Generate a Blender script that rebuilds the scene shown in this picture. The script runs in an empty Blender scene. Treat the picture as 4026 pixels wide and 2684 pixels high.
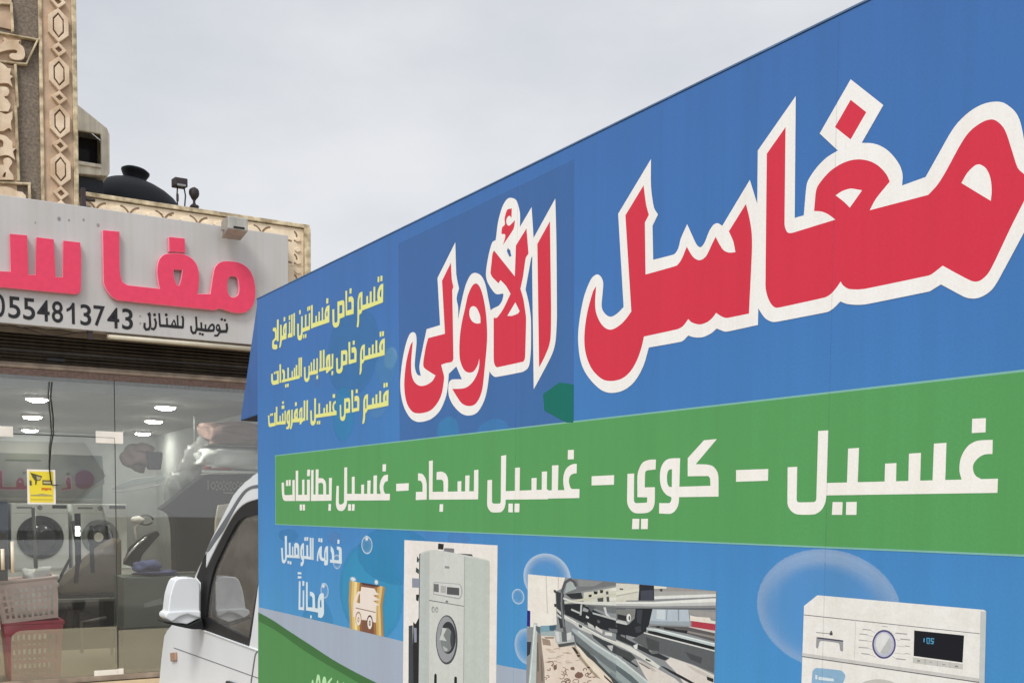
import bpy, bmesh, math, random
from math import radians, sin, cos, pi
from mathutils import Matrix, Vector
from mathutils.geometry import delaunay_2d_cdt

scene = bpy.context.scene
# ------------------------------------------------------------------ camera, sky, sun, exposure
cam_data = bpy.data.cameras.new('camera')
cam = bpy.data.objects.new('camera', cam_data)
scene.collection.objects.link(cam)
scene.camera = cam
cam.location = (0, 0, 1.6)
cam.rotation_euler = (radians(90 - 3.3598), radians(-0.477), 0)
_p, _r = radians(-3.3598), radians(0.47737)
_f = Vector((0, cos(_p), sin(_p))); _u = Vector((0, -sin(_p), cos(_p))); _x = Vector((1, 0, 0))
_x2 = _x * cos(_r) + _u * sin(_r); _u2 = -_x * sin(_r) + _u * cos(_r)
cam.matrix_world = Matrix.Translation((0, 0, 1.6)) @ Matrix((_x2, _u2, -_f)).transposed().to_4x4()
cam_data.sensor_width = 36.0
cam_data.lens = 37.556
cam_data.shift_y = 0.2271
cam_data.clip_start = 0.05
cam_data.clip_end = 2000

SUN_EL, SUN_AZ = radians(48), radians(197)          # azimuth clockwise from +Y: behind the camera, a little left
sun_dir = Vector((sin(SUN_AZ) * cos(SUN_EL), cos(SUN_AZ) * cos(SUN_EL), sin(SUN_EL)))
world = bpy.data.worlds.new('World'); scene.world = world; world.use_nodes = True
nt = world.node_tree; nt.nodes.clear()
N = nt.nodes.new; K = nt.links.new
out = N('ShaderNodeOutputWorld'); bg = N('ShaderNodeBackground'); bg.inputs[1].default_value = 0.1
sky = N('ShaderNodeTexSky'); sky.sky_type = 'NISHITA'; sky.sun_disc = False
sky.sun_elevation = SUN_EL; sky.sun_rotation = SUN_AZ
tc = N('ShaderNodeTexCoord')
mp = N('ShaderNodeMapping'); mp.inputs['Scale'].default_value = (1.0, 1.0, 2.2)
n1 = N('ShaderNodeTexNoise'); n1.inputs['Scale'].default_value = 2.1; n1.inputs['Detail'].default_value = 7; n1.inputs['Roughness'].default_value = 0.55
rp = N('ShaderNodeValToRGB')
rp.color_ramp.elements[0].position = 0.36; rp.color_ramp.elements[0].color = (0.61, 0.64, 0.69, 1)
rp.color_ramp.elements[1].position = 0.66; rp.color_ramp.elements[1].color = (0.83, 0.835, 0.85, 1)
sc = N('ShaderNodeVectorMath'); sc.operation = 'SCALE'; sc.inputs['Scale'].default_value = 7.9
K(tc.outputs['Generated'], mp.inputs[0]); K(mp.outputs[0], n1.inputs['Vector']); K(n1.outputs['Fac'], rp.inputs[0]); K(rp.outputs[0], sc.inputs[0])
dt = N('ShaderNodeVectorMath'); dt.operation = 'DOT_PRODUCT'; dt.inputs[1].default_value = sun_dir
K(tc.outputs['Generated'], dt.inputs[0])
mr = N('ShaderNodeMapRange'); mr.interpolation_type = 'SMOOTHSTEP'
mr.inputs['From Min'].default_value = 0.1; mr.inputs['From Max'].default_value = 1.0; mr.inputs['To Min'].default_value = 1.0; mr.inputs['To Max'].default_value = 1.9
K(dt.outputs['Value'], mr.inputs['Value'])
sxyz = N('ShaderNodeSeparateXYZ'); K(tc.outputs['Generated'], sxyz.inputs[0])
hz = N('ShaderNodeMapRange'); hz.inputs['From Min'].default_value = 0.0; hz.inputs['From Max'].default_value = 0.45; hz.inputs['To Min'].default_value = 0.75; hz.inputs['To Max'].default_value = 0.0
K(sxyz.outputs['Z'], hz.inputs['Value'])                                     # overcast pales towards the horizon
hm = N('ShaderNodeMix'); hm.data_type = 'RGBA'; hm.inputs[7].default_value = (6.5, 6.55, 6.65, 1)
K(hz.outputs[0], hm.inputs['Factor']); K(sc.outputs[0], hm.inputs[6])
s2 = N('ShaderNodeVectorMath'); s2.operation = 'SCALE'; K(hm.outputs[2], s2.inputs[0]); K(mr.outputs[0], s2.inputs['Scale'])
mx = N('ShaderNodeMix'); mx.data_type = 'RGBA'; mx.inputs['Factor'].default_value = 0.93
K(sky.outputs[0], mx.inputs[6]); K(s2.outputs[0], mx.inputs[7]); K(mx.outputs[2], bg.inputs[0]); K(bg.outputs[0], out.inputs[0])

sun_data = bpy.data.lights.new('sun', 'SUN'); sun_data.energy = 1.5; sun_data.angle = radians(18); sun_data.color = (1, 0.97, 0.92)
sun = bpy.data.objects.new('sun', sun_data); scene.collection.objects.link(sun)
sun.rotation_euler = sun_dir.to_track_quat('Z', 'Y').to_euler()
scene.view_settings.view_transform = 'Standard'; scene.view_settings.look = 'None'
scene.view_settings.exposure = 0.38; scene.view_settings.gamma = 1.0
scene.view_settings.use_curve_mapping = False

# ------------------------------------------------------------------ traced artwork, in millimetres on its own surface
PRINTS = {
 'main_word': [
  ('efedea', '2627.4,2277.8! 2544.5,2213.8! 2545.9,2125.5! 2548.7,2045.2! 2552.3,1953.1 2558.6,1942.1 2570.8,1928.9 2586.6,1921 2602,1919.6 2703.5,1919.4 2717,1923.5 2730.3,1932! 2743.8,1925.9 2763.6,1921.5 2783,1919.7 2891.1,1920.4 2899.5,1923.1 2910.5,1927.2! 2949.4,1903 2965.4,1898.5 2978.3,1900.1 2990.8,1906.5 3000.5,1918.5 3035.3,1974.5 3059.5,2014 3061.1,2033.1 3050.9,2055.3 3038.5,2069.5 3030.8,2091.4 3027,2107.8 3022.1,2123.6 3014.3,2137 2999,2151.6 2983.8,2157.9 2966,2159.6 2947.9,2156 2929.7,2146.5 2916.7,2133.9 2898.3,2109.6 2879.5,2084.7! 2839.5,2082.6! 2839.8,2098.5 2833.3,2114.9 2819.1,2133.5 2803.3,2147.8 2784.3,2158.6 2763.5,2165.1! 2801.8,2209.6! 2739,2267.7! 2679.7,2203.2! 2717.5,2166.3! 2695.6,2161.8 2675.1,2151.3 2657.9,2135.7 2654,2121.8 2650.6,2082.1! 2631.3,2082.3!|2262.2,2275.4! 2162.3,2195! 2184.2,2008! 2163.3,1998.2 2141.8,1994.9 2123.3,2004.2 2111.9,2019.2 2114.3,2045.3 2116.1,2067.1 2106.9,2082 2091.8,2088.2 2073,2081.3 2050.6,2051.3 2035.9,2008.2 2030.4,1967.8 2037.6,1925.7 2053.8,1896.5 2081.3,1871 2115.6,1849.8 2148.8,1841.5 2188,1843.3 2222.3,1857.3 2248.7,1884.3 2264.5,1918.2! 2359.5,1917.4 2377.4,1926.3! 2392.4,1921.1 2415.9,1918 2438.7,1922 2452.7,1928.6! 2472.4,1920.5 2486.1,1919.4 2553.7,1920.6! 2553.7,1956.3! 2560.3,1955.3! 2555.3,2122.5! 2546.1,2124.6! 2527.2,2169.5! 2461.6,2106.4! 2450.3,2113.4 2439.1,2113.2 2428,2104 2417,2087 2405.7,2080.3 2393.7,2089.8 2368.9,2129.7! 2351.5,2106.4 2345.8,2091.5 2333.7,2081.8 2273.5,2083.3! 2269.9,2148! 2285.6,2165.9! 2273,2182.3 2263.5,2223.7', ''),
  ('d23046', '2606.6,2234.6! 2565.6,2202.9! 2569.1,1984.6 2573.6,1966.8 2581.8,1952.8 2591.7,1944.2 2603.2,1942.4 2697.5,1943.1 2711.2,1946.9 2722.8,1955.6 2729.6,1962.8! 2734.5,1956.2 2746.4,1948.4 2775.8,1943.5 2889.7,1943.3 2898.6,1946.1 2912.3,1953.1! 2940.2,1935 2959.2,1923.5 2969.8,1921.2 2979.9,1925.6 2987.3,1933.4 2996.8,1949.8 3015.3,1984.3 3033.7,2015.7 3045.7,2037! 3032.4,2049.1 3022.1,2060.6 3014,2082.8 3004.3,2109.9 2996.4,2123.4 2984.7,2134 2972,2136.3 2956.6,2132.8 2943.8,2125 2931.1,2110.1 2913,2084.4 2899.8,2068.9 2884.7,2058.2! 2782,2060.1! 2793.4,2075.1 2817.4,2093.8! 2810.9,2105.9 2798.1,2120.4 2782.1,2132.2 2762.7,2140.7 2743.1,2144.6 2723.3,2143.9 2703.2,2138.7 2686.3,2128.5 2675.5,2116.6 2672,2084! 2687.9,2079.5 2701.9,2071.8 2715.9,2060.8! 2627.6,2059.3 2616.4,2062.2 2610.5,2071.8 2609.1,2080.4|2740,2236.6! 2770.6,2208.7! 2742,2176.3! 2710.5,2204.2!|2241,2231.3! 2185.6,2186.8! 2208.8,1995.7! 2191.8,1983.2 2170.9,1973.2 2146,1968.8 2124,1975.4 2105.1,1991.4 2091.9,2013.4 2089.2,2036.1 2092.3,2064.6! 2081.2,2055.3 2062.9,2017.8 2053.7,1978.4 2054.3,1946.5 2065,1918 2084.6,1893.2 2115.1,1873.1 2144.7,1865.7 2180.4,1866.6 2208.1,1878 2228.2,1897.2 2241.2,1919 2249.3,1941.2! 2343.5,1941.7 2361.8,1945.2 2376.6,1956.3! 2385.7,1949 2406.5,1942.1 2426.7,1943.1 2440.8,1948.9 2450.2,1956.4! 2466.1,1947.1 2480,1943.2 2531.8,1943! 2535.7,2042.4 2534.7,2075.8 2528.7,2102.9 2519,2131! 2478.4,2093.3! 2489.8,2074 2495.8,2054! 2479.5,2056.4 2465.6,2063.7 2454.1,2077.5 2445.3,2090.8! 2434.4,2077.6 2420.6,2061 2403.4,2057.7 2385.5,2067.8 2368.8,2088.9! 2355.5,2069.6 2340.5,2059.6 2251.1,2059.6! 2246.7,2159.3! 2258.3,2171.2! 2249.1,2194.1', '2715.4,2098.2! 2728,2101.6 2744.5,2101.5 2766.5,2093.5! 2743.9,2072.7! 2731.9,2084.6|2938.2,2061.6! 2947.1,2073.3 2958.6,2080.2 2966.4,2079.3 2975.7,2071.6 2982.6,2057.4 2985.2,2040.8 2984.5,2026.2! 2962.6,2042.9'),
 ],
 'second_word': [
  ('efedea', '1940.2,2277.9! 1854.6,2210.2! 1851,2150.7 1862.3,1875! 1904,1914 1935.2,1945.9 1947.2,1972.5 1951.2,2024.3 1946.3,2181.5|1846.8,2281.2! 1798.9,2248! 1798.4,2279 1784.1,2309.6 1763.1,2321.2 1741.9,2323.3 1720.7,2309.7 1703,2280 1696,2251.4 1692.5,2240! 1677.8,2238.1 1666.8,2223.2 1655.8,2198.6 1648.7,2169.2 1656.5,2148.6 1679.3,2125.6 1698,2113 1720,2110.5! 1729.4,2107.8 1723.8,2093.7 1709.4,2084.6 1687.4,2082.4 1671,2077.2 1661.7,2047.9! 1663.1,1943.5! 1676.1,1928.6 1697.1,1918.8 1811.1,1918.4 1834.8,1923.2 1844.6,1934.9 1849.4,1967 1848.3,2032.3 1839,2069.9 1825,2103! 1834.6,2132.1 1847.3,2169.4! 1860.4,2175.8! 1856.6,2206.9!|1497.8,2274.9! 1404,2202.9! 1419.2,2080.1! 1344.6,2080! 1321.8,2031.7 1303.3,1986.5 1312.9,1960.5! 1289.2,1968.5 1276.6,1993.8 1286.8,2049 1283.7,2073.2 1266.4,2082.9 1243.2,2078.6 1220.7,2052.9 1201,2011 1189.2,1958.8 1194.4,1918 1216.7,1880.6 1256.2,1850.3 1304.3,1838.3 1369.4,1841.3 1418.6,1858.9 1449,1887.8 1461.7,1915.7 1467.4,1950.2! 1506.1,1964.5! 1515.9,1987.7 1514.6,2109 1506,2134.5 1518.2,2156.6! 1503.7,2195.3|1598.4,2181 1574.7,2179.4 1550.9,2159.1 1530.9,2122.5 1514.9,2080.7 1506.9,2045.5 1506.1,1964.5! 1534.7,1929.9! 1482.9,1934.2 1465.9,1923.5 1467.9,1894.5 1492,1867.8 1534,1844.3 1574.8,1836.6 1614.4,1842.4 1645,1867.5 1659.9,1897.4 1672.8,1950.2 1688.4,2005.9 1674.1,2072.9 1660.8,2109.5 1647.5,2144.4 1627.3,2168.4', '1747.2,2210.9! 1757.9,2203.2! 1763,2189.3! 1754.6,2189.1! 1743.7,2204.2!'),
  ('d23046', '1920.4,2233.9! 1871.2,2195! 1883.2,1921.6! 1903.5,1940.8 1922.2,1965.1 1928.1,1989.1 1928.3,2045.3|1826.2,2238.5! 1782.3,2209.4! 1778.5,2140.3! 1685.5,2217.6! 1678.2,2209.6 1669.8,2167.3! 1678.9,2156.2 1707.2,2136.8! 1715.9,2142.8! 1741.4,2124.5 1760.8,2103.7! 1731.3,2075.6 1702.5,2058 1686.2,2059.7! 1687.6,1962 1693,1947.9 1704.2,1941 1817.5,1941.6 1825.5,1951.7 1828.2,2035.2 1822.3,2061.6 1815.2,2084.6 1803.2,2107.7! 1814.3,2135.7 1823.9,2172.1 1835.8,2180.6!|1745.8,2299.4 1763.5,2297.2! 1762.4,2276.1! 1753.2,2283 1741.2,2279 1741.3,2267.8 1753.5,2260.4 1777.9,2267.9! 1771.2,2248.4 1725.6,2222! 1736,2242.2 1718.7,2248.5! 1721.3,2262.9 1733.5,2267.7 1731.9,2281.1 1738.8,2294.4|1601,2155.1 1583,2151.6 1563.2,2133.2 1549.1,2103.7 1531.5,2066.3 1522.1,2027.3 1522.5,1986.9 1532.7,1965.6 1549.2,1949.7 1569.5,1942.8 1593.4,1943.1 1612.9,1956.8 1620.5,1971.6! 1618.5,1948.3 1601.5,1926.5 1573.9,1911.3 1541.5,1906.3 1485.7,1910.2! 1504.4,1893.4 1533.7,1870.6 1566.4,1860.8 1598.4,1861.5 1621.8,1875.3 1636.9,1899.5 1645.6,1941.5 1656.9,2009.9 1654,2056.7 1645.9,2092.6 1632.4,2125.7 1618.3,2145.5|1475.6,2228.8! 1428.7,2191.5! 1445.7,2054.5! 1354,2055.4! 1340.3,2033.7 1326.7,1996.8 1329.6,1981.5 1359.2,1967.7 1395.5,1953.4! 1377.6,1940.4 1341.1,1933.2 1303.7,1935.5 1275,1948.2 1258.4,1969.5 1255.3,2004.9 1264.7,2058.3! 1250.2,2049.3 1225.9,2008.2 1214.3,1960.7 1216.4,1925 1231.5,1892.7 1265.8,1868.1 1313.6,1861.1 1369.2,1864.7 1409.5,1882.7 1431.4,1906 1442.4,1942.4 1435.3,1959.7 1426.3,1977.3! 1448.1,1979 1482.4,1978.5 1490.8,1986.5 1486.3,2093 1483.1,2158.5! 1488.9,2165.6! 1480.3,2187.4', '1782.2,2080.7! 1800.6,2057.6! 1791.7,2053.4 1767.3,2052.2 1747.4,2055.2!|1583.6,2102.3 1571.7,2096.2 1571.9,2080.4 1584,2066.7 1603.8,2058 1624.9,2055.8! 1623.1,2072.8 1611.2,2090.2 1599.4,2099'),
 ],
 'patch': [
  ('006c60', '1962.5,1880.6! 2015.9,1871.3! 2016.3,1790.5! 1990.5,1792.2! 1905.6,1824.6! 1899.8,1860.9!', ''),
 ],
 'dark_patch': [
  ('527cb8', '1174.3,2337.5! 2008.2,2343.4! 2017.6,1787! 1184.9,1793.1!', ''),
 ],
 'stripe_text': [
  ('f0ede7', '2692,1733.1! 2712.7,1732.9! 2712,1628.6 2709,1615.4 2700.3,1604.8 2686.6,1599.3 2653.6,1599.1 2638.9,1604.5 2630,1617.3 2628.6,1677! 2649.4,1677.3! 2649.9,1623.7 2653.4,1619.1 2687.1,1619.4 2691.6,1624.3|2705.7,1649.6! 3009.4,1650.1! 3009.3,1630.9! 2706.3,1629.9!|2753.1,1702.2! 2774.1,1702.4! 2773.3,1642.7! 2752.5,1643!|2725.1,1619.3! 2745,1619.2! 2744.8,1599.2! 2724.2,1599!|2752.2,1619.2! 2772.6,1619.4! 2772.5,1599.4! 2752.2,1599.2!|2823.5,1676.6! 2843.8,1676.7! 2844.2,1641.7! 2823.3,1642!|2865.3,1689.8! 2885.9,1690.1! 2886.1,1641! 2865.7,1641.3!|2907.2,1702.4! 2927.7,1702.5! 2927.7,1640.4! 2906.7,1640.7!|2999.6,1703! 2999.9,1683.8! 2987.8,1683.6 2977.9,1678.6 2971.4,1670.4 2971.7,1661.2 2976.3,1654.2 2983.2,1650.7! 2983.4,1644.1! 2954.1,1644.7! 2954,1649.3 2950,1661.8 2950.4,1675.8 2955.2,1688 2963.5,1697.6 2975.3,1702.7 2987.1,1703.3|2967.3,1733.7! 2988.2,1733.2! 2988.4,1713.9! 2967.3,1714!|2508.3,1675.8! 2585,1675.5! 2584.9,1655.8! 2508.9,1655.4!|2424.7,1732! 2458.5,1732.5! 2404.2,1689.6! 2435.9,1687.6 2451.5,1683.2 2461.6,1673.3 2464.7,1661.6 2465.6,1629.8! 2348.9,1629.6! 2348.4,1648.9! 2444,1649.4! 2442.8,1662.1 2437.9,1667.1! 2382.7,1668! 2381.8,1701.3!|2360.7,1702.1! 2359.7,1625.5 2357,1613.4 2348.1,1603.2 2334.3,1598.1 2302.8,1598.9! 2302.9,1618.6! 2332.2,1618.5 2337.4,1623.6 2337.2,1629.7 2324,1633.9 2311.2,1644.3 2304.5,1658.9 2304,1677.5 2310,1691.7 2322.3,1700.5 2337.8,1702.6|2291.3,1702! 2290.4,1683! 2268.4,1682.2 2259.3,1678.6 2258.7,1649.2! 2289.4,1649.2! 2289.4,1619.6 2283.3,1607.1 2267.2,1599.7 2230.5,1598.9 2213.3,1607 2204.3,1622 2204.1,1676.9! 2225.3,1677! 2225.9,1624.1 2231.7,1618.7 2265,1619.7 2266.6,1623.9 2266.4,1629.8! 2236.5,1630.4! 2235.5,1670.8 2240.2,1685.5 2251.6,1697.8 2271.2,1702.3|2222.3,1587.7! 2243.6,1587.9! 2243.1,1567.7! 2221.1,1567.3!|2249.2,1588! 2270.1,1588.2! 2269.6,1568.2! 2249.1,1567.8!|2084.7,1674.9! 2161,1675.3! 2160.8,1656.1! 2085.1,1655.8!|1998.2,1733.1! 2020.1,1732.6! 2020.1,1712.6! 1997.8,1712.9!|2031.4,1702.3! 2031,1682.4! 2018,1681.6 2006.1,1676.1 2003.5,1664.5 2008.6,1652.9 2014.6,1649.3! 2042.3,1648.9! 2041.9,1629.9! 1870.2,1629.3! 1869.9,1647.6! 1986.5,1647.3! 1982.1,1662.6 1983,1678.9 1991.7,1692.7 2007.6,1700.3 2021.5,1702.6|1744.7,1647.8! 1924,1649.4! 1924.4,1627.9! 1742.1,1627.9!|1938.2,1701.9! 1963.2,1701.7! 1961.9,1639.6! 1938.4,1639.8!|1898.5,1689.3! 1919.1,1689.6! 1919,1640! 1898.4,1640.2!|1856.6,1675.8! 1877.8,1676.2! 1877.4,1640.4! 1857.2,1640.6!|1786.6,1701.3! 1807.8,1701.6! 1807.1,1639.6! 1786.5,1639.7!|1759.6,1618.7! 1778.3,1618.7! 1778.7,1598.4! 1758.7,1598.3!|1786.2,1618.7! 1807.5,1618.6! 1806.7,1598.6! 1785.4,1598.5!|1724.9,1731.3! 1747.5,1732.3! 1746.3,1620.3 1738.4,1605 1722.2,1598.2 1683.5,1598 1668.2,1606.4 1662,1617.3 1663,1675.3! 1684.2,1675.8! 1684.9,1623.5 1691,1618.9 1718.9,1618.8 1724.7,1623.4|1360.7,1731.9! 1382.5,1732.9! 1381.8,1650.2! 1619.5,1649.2! 1618.5,1629.2! 1361.5,1629.8!|1515.5,1675! 1535.4,1675.6! 1534.5,1643.7! 1515.8,1643.8!|1555,1688.8! 1576.4,1689! 1575,1643.3! 1554.2,1643.5!|1598.6,1701.2! 1619.4,1701.6! 1619.6,1642.8! 1598.1,1643.1!|1404.4,1701.6! 1431.4,1701.9 1452.5,1696.3 1464.4,1684.3 1466.6,1667.6 1464.8,1644.3! 1442.5,1644.5! 1440.8,1674.8 1431.6,1681 1403.2,1681.6!|1421.6,1617.7! 1440.6,1617.6! 1439.4,1598.1! 1419.6,1598!|1298,1701.3! 1322.3,1698.6 1341,1687 1348.6,1669.6 1348.9,1629.9! 1284.7,1629.1! 1286.1,1651.3! 1324.1,1650.9! 1324,1670 1314.8,1679.9 1298.1,1681.7!|1165,1675.2! 1243.1,1675.6! 1241.7,1655.4! 1165.1,1654.5!|1076.2,1732.6! 1099.4,1732.3! 1097.8,1712! 1075.4,1712.2!|1112.3,1702! 1110.6,1683.9! 1093.6,1681.3 1082.4,1670.3 1085.1,1655.4 1093.7,1647.9! 1125.1,1647.6! 1123.5,1629.1! 811.9,1629.7! 812,1650.5! 1063.4,1648.1! 1056.4,1667 1063.3,1685.6 1084.9,1700|1014.8,1701.7! 1038.7,1701.9! 1037.1,1642.7! 1014,1642.9!|972.3,1688.2! 995,1688.1! 992.3,1643.1! 970.5,1643.3!|927.8,1676.6! 949.3,1677! 948.4,1643.4! 927.8,1643.6!|859.2,1701.5! 880.4,1701.8! 880.4,1644! 859.1,1644.2!|831.7,1618.5! 853.3,1618.4! 853.3,1598.6! 829.7,1598.5!|861.1,1618.4! 880.4,1618.4! 878.4,1598.7! 859.1,1598.6!|802.2,1731.6! 824,1732.1! 823.8,1626.5 811.9,1608.5 791.8,1598.4 761.4,1598.3 743,1606.4 735.8,1622.7 741.1,1675.7! 759.6,1676.2! 759.4,1622.6 771.7,1617.7 786.8,1619.3 799.9,1626.6|680.5,1702.2! 704.8,1702.1! 701.4,1639.2! 680.3,1639.4!|678,1619.5! 697.1,1619.5! 694.9,1598! 673.7,1597.9!|534.9,1651! 701.5,1649.5! 701.4,1629.8! 529.1,1629.6!|569.4,1732.2! 593.9,1732.4! 591.2,1644.2! 566.6,1644.4!|589.3,1703.4! 630,1701.7 651.6,1691.6 656.9,1677 656.8,1645.8! 633,1646! 632.1,1681.6 619,1688.1 589.2,1686.5!|529.8,1731.2! 550.3,1731.5! 548.4,1629.5! 526.8,1629.6!|391,1651! 517.8,1649.9! 517.6,1629.7! 390.8,1630.2!|492.7,1700.3! 518.1,1700.6! 517.7,1644.7! 492.3,1644.9!|495.3,1733.5! 520.7,1733.6! 518.2,1712.2! 492.8,1712!|448,1701.2! 469.3,1701.7! 468.8,1645.1! 447.6,1645.3!|425.8,1618.1! 447.3,1618.1! 447.1,1598! 425.6,1597.9!|453.3,1618.1! 473.3,1618.1! 473.2,1598! 453.1,1598!|389.4,1733! 412.4,1733.2! 411.4,1630.1! 388.4,1630.2!|357.1,1701.8! 379.3,1702.6! 381,1630.2! 287,1630.6 265.3,1637.5 255.1,1655.9 251.7,1694.8! 275,1695.2! 278.4,1655.6 287.3,1651 356.6,1651.3!|296.8,1703! 317.1,1702.6! 316.9,1682.3! 294,1682.7!|322.1,1703.8! 340.9,1703.4! 340.7,1682.8! 321.9,1682.2!', '2338.3,1682.2! 2329.1,1680.9 2324.6,1672.8 2325,1658.5 2329.9,1650.2 2338.6,1648.5!'),
 ],
 'service_lines': [
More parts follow.
